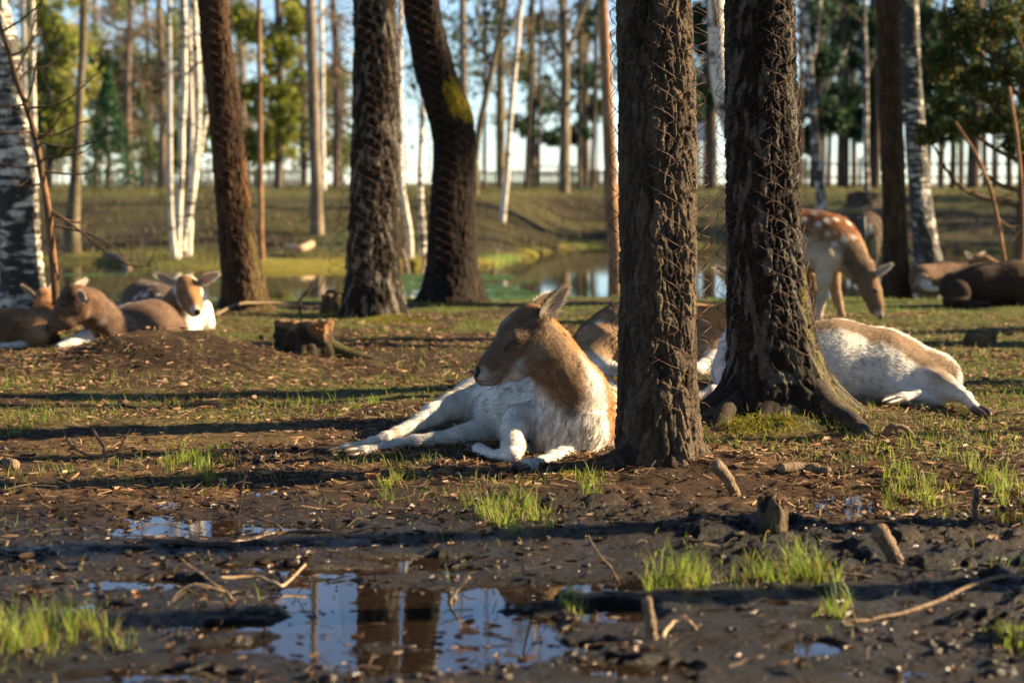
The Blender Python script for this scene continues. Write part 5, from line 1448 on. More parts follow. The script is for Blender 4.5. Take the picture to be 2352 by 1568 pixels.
d7.ear(at(2250, 590, 16.5), at(2262, 578, 16.55), (.1, -1, .1), 7 * px(16.5))
d7.ball("nose", at(2294, 606, 16.33), ((.016, 0, 0), (0, .016, 0), (0, 0, .016)), M['nose'])
d7.build(0.014, 15000, 1.0, 0.002, 47)

# left group
d8 = Deer("fallow_deer", "orange brown deer cut by the left edge, head behind the dead sapling", ground_px(40, 808), None)
d8.base = np.array((0.34, 0.165, 0.07))
dchain(d8, [(85, 762, 42, 11.0), (40, 765, 54, 11.05), (-30, 767, 58, 11.1), (-90, 772, 52, 11.1)], 0.05, 0.02)
dchain(d8, [(104, 695, 24, 11.5), (98, 730, 30, 11.25), (88, 758, 40, 11.08)], 0.05, 0.02)
dchain(d8, [(100, 686, 25, 11.55), (120, 692, 18, 11.6), (138, 704, 10, 11.65)], 0.03, 0.009)
dchain(d8, [(85, 778, 30, 10.9), (50, 795, 14, 10.8), (0, 798, 10, 10.75), (-40, 800, 9, 10.75)], 0.02, 0.01)
dbr(d8, [(-80, 730, 10.95), (0, 745, 10.9), (40, 780, 10.85)], 34, 20, (0.13, 0.075, 0.045), .85)
dbr(d8, [(95, 735, 11.0), (98, 770, 10.87)], 20, 14, (0.56, 0.36, 0.20), .8)
dbr(d8, [(60, 797, 10.75), (-40, 801, 10.75)], 16, 6, WHITE, .85)
dbr(d8, [(95, 680, 11.45), (110, 712, 11.4)], 24, 10, (0.30, 0.16, 0.08), .8)
d8.ear(at(86, 688, 11.5), at(48, 655, 11.45), (-.35, -.75, -.3), 11.5 * px(10.8), cin=(0.16, 0.13, 0.12), cout=(0.2, 0.13, 0.09))
d8.ear(at(112, 672, 11.55), at(128, 648, 11.6), (.2, -.9, .1), 10 * px(10.8))
d8.build(0.011, 20000, 1.1, 0.0015, 53)

d9 = Deer("fallow_doe", "brown deer behind the mound with its dark head in profile facing left", ground_px(250, 800), None)
d9.base = np.array((0.15, 0.088, 0.054))
HS = (yv, 0.8)
dchain(d9, [(165, 686, 28, 10.65), (148, 708, 22, 10.63), (131, 731, 15, 10.61), (115, 750, 9, 10.6)], 0.03, 0.008, HS)
dchain(d9, [(186, 722, 18, 10.65), (157, 741, 14, 10.62), (124, 757, 9, 10.6)], 0.03, 0.008, HS)
dchain(d9, [(178, 686, 31, 10.67), (205, 702, 35, 10.78), (235, 730, 38, 10.95), (262, 762, 46, 11.12)], 0.05, 0.022)
dchain(d9, [(262, 775, 54, 11.2), (310, 768, 66, 11.4), (350, 762, 68, 11.55), (385, 775, 50, 11.6)], 0.06, 0.018)
dchain(d9, [(225, 775, 30, 11.0), (195, 775, 17, 10.9), (160, 788, 12, 10.8), (135, 798, 10, 10.75)], 0.02, 0.01)
dchain(d9, [(250, 790, 40, 11.0), (230, 800, 24, 10.95)], 0.03)
dbr(d9, [(180, 655, 10.65), (225, 690, 10.65), (262, 735, 10.65)], 26, 14, (0.13, 0.066, 0.032), .9)
dbr(d9, [(150, 685, 10.55), (170, 660, 10.55)], 22, 12, (0.075, 0.045, 0.028), .9)
dbr(d9, [(200, 700, 10.5), (225, 745, 10.5)], 24, 14, (0.22, 0.125, 0.065), .7)
dbr(d9, [(150, 738, 10.5), (185, 735, 10.5)], 14, 10, (0.36, 0.25, 0.17), .7)
dbr(d9, [(118, 758, 10.55), (130, 760, 10.55)], 8, 5, (0.52, 0.42, 0.34), .8)
dbr(d9, [(200, 778, 10.85), (135, 800, 10.72)], 24, 6, WHITE, .95)
dbr(d9, [(290, 700, 11.4), (360, 695, 11.4)], 34, 16, (0.09, 0.052, 0.035), .8)
dbr(d9, [(300, 745, 11.1), (390, 745, 11.2)], 30, 20, (0.20, 0.13, 0.09), .7)
d9.ear(at(180, 672, 10.57), at(196, 690, 10.40), (-.5, -.55, .2), 14 * px(11), cin=(0.36, 0.24, 0.16), cout=(0.16, 0.10, 0.065))
d9.ear(at(172, 664, 10.75), at(200, 640, 10.85), (.1, -.9, .1), 11 * px(11), cout=(0.2, 0.13, 0.09))
d9.ball("nose", at(108, 754, 10.59), ((5 * px(11), 0, 0), (0, 8 * px(11), 0), (0, 0, 6 * px(11))), M['nose'])
d9.ball("eye", at(146, 700, 10.562), ((8 * px(11), 0, 0), (0, 3.5 * px(11), 0), (3 * px(11), 0, 3 * px(11))), M['eye'])
d9.hoof(at(138, 797, 10.75), at(120, 806, 10.7), .018)
d9.build(0.0105, 26000, 1.1, 0.0015, 59)

d10 = Deer("fallow_deer", "spotted deer lying by the pond facing the camera with both ears spread", ground_px(420, 780), None)
d10.base = np.array(WHITE)
dchain(d10, [(428, 660, 29, 12.1), (435, 672, 28, 12.03), (443, 694, 20, 11.95), (450, 714, 13, 11.88)], 0.03, 0.008)
dchain(d10, [(430, 690, 19, 12.05), (446, 716, 11.5, 11.92)], 0.03, 0.008)
dchain(d10, [(420, 672, 26, 12.2), (405, 705, 32, 12.28), (408, 745, 42, 12.3)], 0.05, 0.02)
dchain(d10, [(408, 745, 44, 12.35), (370, 715, 58, 12.75), (335, 705, 56, 12.9), (320, 715, 44, 12.95)], 0.06, 0.018)
dchain(d10, [(430, 755, 34, 12.3), (462, 738, 24, 12.4), (472, 705, 15, 12.5)], 0.04, 0.018)
dchain(d10, [(470, 715, 17, 12.45), (478, 745, 13, 12.35), (484, 765, 12, 12.3), (480, 780, 10, 12.25)], 0.03, 0.01)
dchain(d10, [(425, 765, 24, 12.2), (440, 785, 12, 12.1), (400, 790, 10, 12.1)], 0.03, 0.01)
dbr(d10, [(300, 670, 12.8), (360, 650, 12.6), (395, 680, 12.4)], 52, 16, (0.135, 0.085, 0.058))
dbr(d10, [(330, 640, 12.9), (420, 660, 12.5)], 40, 14, (0.13, 0.08, 0.055))
dbr(d10, [(400, 690, 12.2), (395, 730, 12.15)], 34, 12, (0.22, 0.135, 0.08))
dbr(d10, [(425, 640, 12.0), (430, 675, 11.95), (443, 705, 11.88)], 34, 8, (0.30, 0.16, 0.075))
dbr(d10, [(415, 680, 11.95), (425, 705, 11.95)], 16, 10, (0.18, 0.115, 0.075), .85)
dbr(d10, [(440, 650, 11.95), (452, 690, 11.88)], 13, 8, (0.48, 0.25, 0.10), .8)
dbr(d10, [(470, 690, 12.3), (482, 740, 12.25)], 16, 10, (0.5, 0.42, 0.34), .6)
dbr(d10, [(446, 712, 11.86), (450, 722, 11.86)], 13, 5, (0.66, 0.58, 0.5), .9)
d10.ear(at(404, 652, 12.08), at(354, 628, 12.05), (.1, -.95, -.1), 14 * px(12), cin=(0.3, 0.2, 0.16), cout=(0.4, 0.3, 0.22))
d10.ear(at(455, 650, 12.06), at(503, 628, 12.0), (-.1, -.95, -.1), 15 * px(12), cin=(0.5, 0.26, 0.2), cout=(0.4, 0.3, 0.22))
d10.ball("nose", at(454, 717, 11.848), ((8 * px(12), 0, 0), (0, 4 * px(12), 0), (0, 0, 7 * px(12))), M['nose'])
d10.ball("eye", at(426, 680, 11.985), ((5 * px(12), 0, 0), (0, 3 * px(12), 0), (0, 0, 3 * px(12))), M['eye'])
d10.ball("eye", at(454, 676, 11.985), ((3 * px(12), 0, 0), (0, 3 * px(12), 0), (0, 0, 3 * px(12))), M['eye'])
d10.build(0.0105, 26000, 1.0, 0.0015, 61, spots=[(at(300, 660, 12.6), at(390, 655, 12.4), 55 * px(12.5), 15.0)])
# ------------------------------------------------------------------ stumps, stakes, sticks
def lump(name, parent, c, R, mat, seed, col=((0.05, 0.035, 0.025), (0.13, 0.09, 0.06)), n=40, m=26, rough=.25, topcol=None, moss=None):
    """uneven stump body: c = foot centre, R = (rx, ry, height)"""
    th = np.arange(n) / n * 2 * np.pi; v = np.linspace(0, 1, m)
    TH, Vv = np.meshgrid(th, v); tf, vf = TH.ravel(), Vv.ravel()
    w = 1 + rough * fbm2(np.cos(tf) * 2 + seed, np.sin(tf) * 2 + vf * 1.5, 4, seed) + 0.5 * np.exp(-vf * 5) * (0.6 + .4 * np.sin(4 * tf + seed))
    w = w + 0.08 * fbm2(np.cos(tf) * 12, np.sin(tf) * 12 + vf * 3, 2, seed + 2)
    top = vf > .86
    shrink = np.where(top, np.sqrt(np.clip((1 - vf) / .14, 0, 1)), 1.0)
    zt = 1 + 0.35 * fbm2(np.cos(tf) * 1.7 + 5, np.sin(tf) * 1.7 + seed, 3, seed + 7)
    z = np.minimum(vf / .86, 1) * R[2] * zt + np.where(top, .02 * fbm2(np.cos(tf) * 5 * shrink, np.sin(tf) * 5 * shrink, 3, seed + 9), 0)
    V = np.stack([c[0] + np.cos(tf) * R[0] * w * shrink, c[1] + np.sin(tf) * R[1] * w * shrink, c[2] - .03 + z], 1)
    i = np.arange(m - 1)[:, None] * n; j = np.arange(n)[None]; k = (j + 1) % n
    Q = np.stack([i + j, i + k, i + n + k, i + n + j], -1).reshape(-1, 4)
    me = new_mesh(name, V, None, Q)
    t = np.clip(.5 + fbm2(V[:, 0] * 25, V[:, 2] * 12 + V[:, 1] * 25, 3, seed + 4), 0, 1)
    C = np.array(col[0]) + (np.array(col[1]) - np.array(col[0])) * t[:, None]
    if topcol is not None:
        tc = np.array(topcol[0]) + (np.array(topcol[1]) - np.array(topcol[0])) * np.clip(.5 + 1.5 * fbm2(V[:, 0] * 14, V[:, 1] * 14 + V[:, 2] * 9, 3, seed + 6), 0, 1)[:, None]
        C = C + (tc - C) * ss(.62, .8, vf + .25 * fbm2(np.cos(tf) * 3, np.sin(tf) * 3, 3, seed + 5))[:, None]
    if moss is not None:
        mk = ss(.1, .5, fbm2(V[:, 0] * 9, V[:, 2] * 9 + V[:, 1] * 7, 3, seed + 8) + .25 * np.cos(tf))
        C = C + (np.array(moss) - C) * (mk * .75 * (1 - .6 * ss(.7, .9, vf)))[:, None]
    set_col(me, C)
    return link(name, me, mat, parent)

c = ground_px(702, 812)
t = thing("tree_stump", "broken mossy stump with pale orange top left of the resting doe", "stump", c)
lump("stump_body", t, c, (.125, .12, .165), M['bark'], 71, ((0.018, 0.013, 0.009), (0.07, 0.048, 0.028)), topcol=((0.27, 0.235, 0.185), (0.20, 0.105, 0.045)), moss=(0.05, 0.05, 0.014), rough=.5, n=60, m=36)
root_part(t, [c + [.06, 0, .07], c + [.15, -.02, .02], c + [.25, -.05, -.012], c + [.36, -.08, -.03]], [.055, .04, .03, .015], seed=72, col=((0.04, 0.035, 0.015), (0.09, 0.075, 0.025)))
c = ground_px(1773, 1228)
t = thing("tree_stump", "small dark rotten stump at the mud edge right of the front tree", "stump", c)
lump("stump_body", t, c, (.034, .034, .105), M['bark'], 75, ((0.04, 0.028, 0.02), (0.13, 0.09, 0.055)), rough=.3)
c = ground_px(770, 720)
t = thing("tree_stump", "low dark mossy stump beside the straight dark trunk", "stump", c)
lump("stump_body", t, c, (.09, .08, .16), M['bark'], 76, moss=(0.08, 0.08, 0.02))
c = ground_px(2255, 790)
t = thing("tree_stump", "crumbled brown stump in the grass behind the sprawled doe", "stump", c)
lump("stump_body", t, c, (.10, .08, .09), M['bark'], 77, ((0.06, 0.04, 0.025), (0.17, 0.11, 0.06)), rough=.5)
c = ground_px(1955, 470)
t = thing("boulder", "dark boulder on the far bank right of the crooked birch", "boulder", at(1985, 478, 36))
lump("boulder_body", t, at(1985, 474, 34.0), (.24, .25, .26), M['bark'], 78, ((0.045, 0.038, 0.03), (0.09, 0.075, 0.055)), rough=.3)

def stick(name, label, pts, r0, r1, mat, stand=False, cat="stick", group=None, branches=(), dy=0.0, n=8, lift=0.3):
    """a stick lying on the ground through view pixels, or standing up from its first point"""
    if stand:
        b = ground_px(*pts[0]); W = [b - [0, 0, .02]]
        for i, p in enumerate(pts[1:]): W.append(at(p[0], p[1], b[1] + dy * (i + 1)))
    else:
        W = []
        for p in pts:
            q = ground_px(p[0], p[1]); q[2] = max(q[2], PUD_Z if q[1] < 6 else -9) + r0 * lift + (p[2] if len(p) > 2 else 0); W.append(q)
    W = np.array(W)
    S = spline(np.concatenate([W, np.linspace(r0, r1, len(W))[:, None]], 1), max(10, len(W) * 6))
    k = np.linspace(0, 1, len(S))[:, None]
    S[:, :3] += np.stack([fbm2(k[:, 0] * 9, k[:, 0] * 0 + pts[0][0], 2, 5), fbm2(k[:, 0] * 9, k[:, 0] * 0 + pts[0][1], 2, 6), fbm2(k[:, 0] * 9, k[:, 0] * 0 + 3, 2, 7)], 1) * min(r0 * 0.9, 0.0035)
    S[:, 3] *= 1 + .10 * fbm2(k[:, 0] * 14, k[:, 0] * 0 + pts[0][1], 2, 8)
    t = thing(name, label, cat, W[0], group) if branches else None
    V, Q, T3 = tube(S[:, :3], S[:, 3], n)
    o = link("stem" if branches else name, new_mesh(name, V, T3, Q), mat, t)
    if not branches: tag(o, label, cat, group)
    for br in branches:
        i = int(br[0] * (len(S) - 1)); P = [S[i, :3]]
        for p in br[1]:
            P.append(at(p[0], p[1], S[i, 1] + (p[2] if len(p) > 2 else 0)))
        B = spline(np.array(P), 10); rb = S[i, 3] * .65
        V, Q, T3 = tube(B, np.linspace(rb, rb * .45, 10), 6)
        link("side_twig", new_mesh("side_twig", V, T3, Q), mat, t)
    return o
W_, WW, WP = M['wood'], M['wood_wet'], M['wood_pale']
stick("wooden_stake", "short pale stake standing in the mud at the bottom right of the puddle", [(1500, 1478), (1493, 1430), (1484, 1375)], .0125, .0105, W_, True, "stake", n=12)
stick("wooden_stake", "dark knobbly stake standing upright in the mud by the right edge", [(2238, 1200), (2240, 1160), (2244, 1122)], .009, .008, WW, True, "stake", n=12)
stick("log_stub", "sawn pale log end tilted in the mud right of the small rotten stump", [(2068, 1300), (2045, 1260), (2020, 1218)], .017, .021, W_, True, "log", dy=-.02, n=14)
stick("log_stub", "thick pale broken stub leaning below the front tree", [(1697, 1142), (1675, 1105), (1640, 1065)], .014, .02, W_, True, "log", dy=-.015, n=14)
stick("log", "dark root like log lying in the grass right of the front tree", [(1790, 1085), (1850, 1082), (1905, 1092)], .02, .014, M['bark'] and W_, False, "log", n=12)
stick("branch", "forked dark branch arching on the grass right of the spreading root", [(2030, 1012), (2040, 985), (2070, 978), (2100, 1005), (2118, 1034)], .013, .007, W_, True, "branch", branches=[(.35, [(2062, 1000), (2050, 1030)])], n=10)
stick("branch", "long thin branch lying across the wet mud at the lower right", [(2370, 1352, .03), (2270, 1362, .02), (2180, 1388, .01), (2080, 1420), (1990, 1436), (1935, 1443)], .0055, .0035, W_, False, "branch", branches=[(.55, [(2110, 1445, -.02), (2085, 1462, -.05), (2080, 1480, -.08)])])
stick("branch", "dark branch lying across the mud left of the puddle top", [(480, 1262), (560, 1250), (640, 1232), (720, 1230), (810, 1240), (900, 1250)], .0085, .004, WW, False, "branch",
      branches=[(.45, [(640, 1208), (600, 1192), (565, 1183)]), (.6, [(735, 1245), (728, 1275)]), (.75, [(800, 1225), (850, 1212), (905, 1210)])])
stick("branch", "short thick dark branch in the mud at the left below the long one", [(330, 1250), (430, 1257), (520, 1262), (600, 1252)], .010, .007, WW, False, "branch", branches=[(.9, [(590, 1270, -.02), (575, 1283, -.04)])])
stick("twig", "pale forked twig pointing up left of the puddle", [(560, 1390), (520, 1362), (470, 1325), (410, 1280)], .0045, .002, W_, True, "twig", dy=.012, branches=[(.35, [(450, 1340, -.04), (410, 1360, -.06), (395, 1382, -.09)])])
stick("twig", "pale crooked twig at the left shore of the puddle", [(500, 1350, .012), (580, 1347, .012), (625, 1360, .014), (650, 1372, .01), (700, 1345, .03)], .0045, .003, WP, False, "twig", branches=[(.6, [(632, 1385, -.02), (628, 1405, -.04)])])
stick("twig", "thin reddish twig rising from the mud beside the pale grass clump at left", [(545, 1215), (552, 1160), (560, 1105), (575, 1060), (585, 1000)], .0022, .0012, WW, True, "twig", branches=[(.35, [(545, 1060), (530, 1020)]), (.55, [(552, 1050), (545, 1000)])])
stick("twig", "greenish twig lying left of the doe's hind hooves", [(530, 1035, .03), (560, 1045, .02), (610, 1078, .01), (635, 1105)], .004, .003, W_, False, "twig", branches=[(.95, [(600, 1110), (560, 1128)])])
stick("twig", "small forked grey twig standing left of the pale grass clump", [(232, 1056), (240, 1030), (228, 1010), (212, 985)], .009, .005, W_, True, "twig", branches=[(.3, [(270, 1035), (290, 1000), (298, 985)]), (.1, [(190, 1040), (160, 1020), (145, 985)])])
stick("log_stub", "short log stub with orange cut end at the left edge", [(-20, 1080), (10, 1078), (32, 1082)], .022, .02, W_, False, "log", n=14, lift=.6)
stick("twig", "bent twig sticking out of the puddle", [(1050, 1412), (1032, 1395), (1045, 1360), (1080, 1325)], .0045, .003, WP, True, "twig")
stick("stub", "small brown stub in the middle of the puddle", [(1052, 1402), (1042, 1382), (1035, 1362)], .013, .008, W_, True, "stub", n=12)
stick("twig", "pair of thin bent stalks leaning over the puddle's right shore", [(1228, 1400), (1212, 1355), (1198, 1290)], .0035, .002, W_, True, "twig", branches=[(.95, [(1225, 1330), (1265, 1385)])])
stick("twig", "thin curved stalk leaning at the right shore below the lit grass", [(1440, 1342), (1400, 1300), (1370, 1265), (1350, 1230)], .003, .0018, W_, True, "twig", dy=.01)
stick("twig", "thin hooked stalk in the mud below the tilted sawn log", [(2105, 1362), (2098, 1325), (2075, 1290), (2058, 1275)], .003, .002, W_, True, "twig")
stick("branch", "straight branch lying in the water among the lit grass clumps", [(1760, 1310, .01), (1840, 1322, .01), (1920, 1330, .008), (2000, 1335)], .004, .003, W_, False, "branch")
stick("twig", "pale hooked twig at the foot of the short pale stake", [(1520, 1478), (1545, 1455, .01), (1580, 1455, .012), (1600, 1460)], .005, .003, WP, False, "twig")
stick("branch", "bark covered branch lying in front of the doe's forelegs", [(1010, 1090), (1060, 1082), (1110, 1086), (1180, 1082)], .011, .007, W_, False, "branch")
stick("branch", "long pale branch lying from the bowed trunk to the spotted deer", [(495, 738, .04), (545, 720, .06), (600, 712, .05), (660, 712, .04), (715, 716, .02)], .012, .007, W_, False, "branch")
stick("branch", "dark hooked branch standing left of the straight dark trunk", [(688, 720), (690, 690), (708, 665), (722, 640)], .012, .006, WW, True, "branch", branches=[(.5, [(735, 660), (745, 635)]), (.8, [(712, 645), (702, 640)])])
stick("log", "pale driftwood lying at the near shore of the pond left", [(245, 640, .03), (285, 655, .03), (320, 660, .02)], .06, .04, W_, False, "log", n=12)
stick("log", "pale bough on the near shore between the straight and crooked trunks", [(925, 650, .1), (955, 640, .14), (985, 652, .1), (1000, 660, .04)], .035, .02, W_, False, "log", n=10)
stick("log", "short stub on the mossy islet with a sunlit pale end", [(660, 585, .1), (690, 590, .1), (716, 582, .12)], .05, .06, WP, False, "log", n=14)
for i, (x, lab) in enumerate(((1130, "leftmost snag in the pond reeds right of the crooked trunk"), (1165, "second snag from the crooked trunk in the pond reeds"), (1240, "third snag from the crooked trunk in the pond reeds"), (1300, "fourth snag from the crooked trunk in the pond reeds"), (1350, "snag in the reeds nearest the red brown pine"))):
    stick("snag", lab, [(x, 655 + 5 * (i % 2)), (x + 6, 640), (x + 4, 622 + 6 * (i % 3))], .035, .02, W_, True, "snag", n=8)
# the sticks by the left deer
stick("branch", "dark branch on the ground under the left edge deer", [(-10, 830), (60, 828), (120, 822)], .012, .007, W_, False, "branch")

# dead sapling in front of the left group
t = thing("dead_sapling", "dead leaning sapling with bare crooked branches at the left edge", "tree", ground_px(128, 800))
YS = 11.3
P = np.array([[*at(x, y, YS), r * px(YS)] for (x, y, r) in ((130, 805, 9), (129, 740, 9), (128, 690, 9), (124, 620, 9), (118, 560, 9), (110, 480, 8.5), (96, 400, 8), (82, 320, 7), (62, 250, 6.5), (40, 190, 6), (20, 120, 5.5), (0, 60, 5), (-40, -40, 4))])
S = spline(P, 90); V, Q, T3 = tube(S[:, :3], S[:, 3], 10)
me = new_mesh("trunk", V, T3, Q); n_ = fbm2(V[:, 0] * 20, V[:, 2] * 9, 3, 3)
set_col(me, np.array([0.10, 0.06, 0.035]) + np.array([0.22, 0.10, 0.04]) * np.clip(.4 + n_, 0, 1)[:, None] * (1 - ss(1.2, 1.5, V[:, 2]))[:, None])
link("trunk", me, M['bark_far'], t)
for br in ([(70, 248), (126, 242), (164, 223), (205, 185), (223, 168)], [(88, 310), (132, 308), (182, 284), (211, 274)], [(97, 328), (158, 340), (217, 325), (272, 296)],
           [(100, 365), (150, 358), (190, 350), (225, 320)], [(104, 395), (160, 400), (200, 398), (235, 384)], [(112, 490), (165, 508), (205, 512), (240, 488)],
           [(118, 485), (170, 520), (220, 562), (265, 595), (310, 612), (350, 610)], [(114, 515), (170, 528), (225, 545), (270, 575), (300, 605)], [(80, 300), (40, 305), (-20, 302)],
           [(96, 380), (50, 384), (-15, 372)], [(60, 240), (30, 244), (-10, 250)], [(104, 420), (60, 428), (0, 425)], [(36, 170), (60, 120), (74, 70), (80, 30)], [(10, 70), (50, 45), (90, 10), (110, -20)], [(24, 130), (60, 110), (100, 60)],
           [(60, 240), (75, 200), (80, 160), (90, 110)], [(126, 650), (138, 630), (134, 600)], [(90, 320), (125, 290), (150, 250)], [(40, 190), (70, 160), (110, 150), (150, 110)]):
    r_ = np.random.default_rng(int(br[0][0] * 7 + br[0][1])); zo = r_.normal(0, .12)
    B = spline(np.array([at(x, y, YS + zo * i / len(br)) for i, (x, y) in enumerate(br)]), 16)
    V, Q, T3 = tube(B, np.linspace(3.2, 1.0, 16) * px(YS), 5)
    me = new_mesh("branch", V, T3, Q); set_col(me, np.tile([0.10, 0.065, 0.04], (len(V), 1))); o = link("branch", me, M['bark_far'], t)
    bg_ = Bag()
    for q in range(5):
        s = B[r_.integers(5, 16)]; e = s + r_.normal(0, 1, 3) * [.07, .05, .07]
        V, Q, T3 = tube(np.array([s, (s + e) / 2 + r_.normal(0, .008, 3), e]), [.0025, .002, .0012], 3); bg_.add(V, Q, T3, np.array([0.09, 0.06, 0.035]))
    ob = link("twiglets", bg_.mesh("twiglets"), M['bark_far'], o); ob.matrix_parent_inverse = Matrix.Identity(4); ob["kind"] = "stuff"

# ------------------------------------------------------------------ far furniture: picnic table, board, fence
def boxes(name, parent, lst, mat):
    for (x0, x1, y0, y1, z0, z1) in lst:
        V = [(x, y, z) for z in (z0, z1) for (x, y) in ((x0, y0), (x1, y0), (x1, y1), (x0, y1))]
        Q = [(0, 3, 2, 1), (4, 5, 6, 7), (0, 1, 5, 4), (1, 2, 6, 5), (2, 3, 7, 6), (3, 0, 4, 7)]
        link(name, new_mesh(name, V, None, Q, False), mat, parent)
fw = mat_plain("weathered_timber", (0.06, 0.05, 0.04), .8, .4, 8, col2=(0.13, 0.10, 0.075))
fy = mat_plain("yellow_timber", (0.30, 0.22, 0.10), .8, .3, 8, col2=(0.42, 0.31, 0.15))
Yt = 62.0; bx = (1272 - 1176) * Yt / F; bz = gz1(bx, Yt)
t = thing("picnic_table", "dark picnic table with benches under the forked olive trunk", "table", (bx, Yt, bz))
boxes("table_plank", t, [(bx - .8, bx + .8, Yt - .35 + i * .18, Yt - .19 + i * .18, bz + .70, bz + .74) for i in range(4)], fw)
boxes("bench_plank", t, [(bx - .8, bx + .8, Yt - .85, Yt - .6, bz + .42, bz + .46), (bx - .8, bx + .8, Yt + .6, Yt + .85, bz + .42, bz + .46)], fw)
boxes("leg", t, [(bx + s - .05, bx + s + .05, Yt - .75, Yt - .62, bz - .02, bz + .42) for s in (-.6, .6)] + [(bx + s - .05, bx + s + .05, Yt - .2, Yt + .2, bz - .02, bz + .70) for s in (-.6, .6)], fy)
Yt = 56.0; bx = (1616 - 1176) * Yt / F; bz = gz1(bx, Yt)
t = thing("notice_board", "white notice board on posts between the two wire wrapped trees", "sign", (bx, Yt, bz))
boxes("panel", t, [(bx - .3, bx + .27, Yt - .03, Yt + .03, bz + 1.30, bz + 1.98)], mat_plain("white_board", (0.62, 0.62, 0.62), .5, .05, 5))
boxes("post", t, [(bx - .24, bx - .17, Yt + .032, Yt + .10, bz - .02, bz + 1.95), (bx + .15, bx + .22, Yt + .032, Yt + .10, bz - .02, bz + 1.95)], fw)

def fence(label, x0, x1, Y, h, mat, pick=.14, name="picket_fence"):
    bxa, bxb = (x0 - 1176) * Y / F, (x1 - 1176) * Y / F
    bz = gz1((bxa + bxb) / 2, Y)
    t = thing(name, label, "fence", ((bxa + bxb) / 2, Y, bz))
    boxes("rail", t, [(bxa, bxb, Y + .03, Y + .07, bz + h * .3, bz + h * .3 + .06), (bxa, bxb, Y + .03, Y + .07, bz + h * .8, bz + h * .8 + .06)], mat)
    n = int((bxb - bxa) / 1.8) + 1
    boxes("post", t, [(bxa + i * 1.8 - .05, bxa + i * 1.8 + .05, Y + .075, Y + .175, bz - .02, bz + h * 1.08) for i in range(n)], fw)
    if pick:
        # upright slats, shared mesh
        V = [(x, y, z) for z in (0, h) for (x, y) in ((-.04, -.012), (.04, -.012), (.04, .012), (-.04, .012))]
        Q = [(0, 3, 2, 1), (4, 5, 6, 7), (0, 1, 5, 4), (1, 2, 6, 5), (2, 3, 7, 6), (3, 0, 4, 7)]
        me = new_mesh("slat", V, None, Q, False); me.materials.append(mat)
        m = int((bxb - bxa) / pick)
        for i in range(m):
            o = bpy.data.objects.new("slat", me); COL.link(o); o.parent = t
            o.location = (bxa + i * pick - (bxa + bxb) / 2, 0, rng.normal(0, .02)); o.rotation_euler[1] = rng.normal(0, .03)
fence("beige slatted fence on the far bank left of the bowed trunk", 205, 700, 64, .62, mat_plain("reed_fence", (0.30, 0.22, 0.13), .9, .3, 6, col2=(0.46, 0.36, 0.23)))
fence("beige slatted fence on the far bank between the crooked and the front tree", 1085, 1410, 66, .66, mat_plain("pale_fence", (0.34, 0.25, 0.13), .9, .3, 6, col2=(0.50, 0.38, 0.22)))
fence("dark rail fence along the far bank on the right", 1600, 2360, 66, .9, fw, 0, "rail_fence")
# ------------------------------------------------------------------ grass, litter, leaves, clods, moss
def blades(bag, P, L, W, lean, cols, r, bend=.5):
    """grass blades of three faces each rooted at P"""
    m = len(P)
    a = r.random(m) * 6.283
    d = np.stack([np.cos(a), np.sin(a), np.zeros(m)], 1)
    b2 = r.random(m) * 6.283
    s = np.stack([np.cos(b2), np.sin(b2), np.zeros(m)], 1)
    L = L[:, None]; W = W[:, None]; ln = (lean * (0.3 + r.random(m)))[:, None]
    up = np.array([0, 0, 1.0])
    mid = P + up * L * .55 * np.cos(ln * .6) + d * L * .55 * np.sin(ln * .6)
    tip = mid + up * L * .5 * np.cos(ln * (1 + bend)) + d * L * .5 * np.sin(ln * (1 + bend))
    V = np.stack([P - s * W, P + s * W, mid + s * W * .75, mid - s * W * .75, tip], 1).reshape(-1, 3)
    i = np.arange(m) * 5
    Q = np.stack([i, i + 1, i + 2, i + 3], 1); T = np.stack([i + 3, i + 2, i + 4], 1)
    c = np.asarray(cols)[r.integers(0, len(cols), m)] * (.75 + .5 * r.random((m, 1)))
    C = np.repeat(c, 5, 0)
    bag.add(V, Q, T, C)
GR = [[0.22, 0.33, 0.03], [0.18, 0.29, 0.03], [0.29, 0.36, 0.05], [0.34, 0.31, 0.08]]
GD = [[0.14, 0.19, 0.03], [0.19, 0.21, 0.045], [0.25, 0.21, 0.08], [0.11, 0.17, 0.03]]
DRY = [[0.30, 0.20, 0.09], [0.24, 0.16, 0.07], [0.36, 0.27, 0.14]]
r = np.random.default_rng(77)
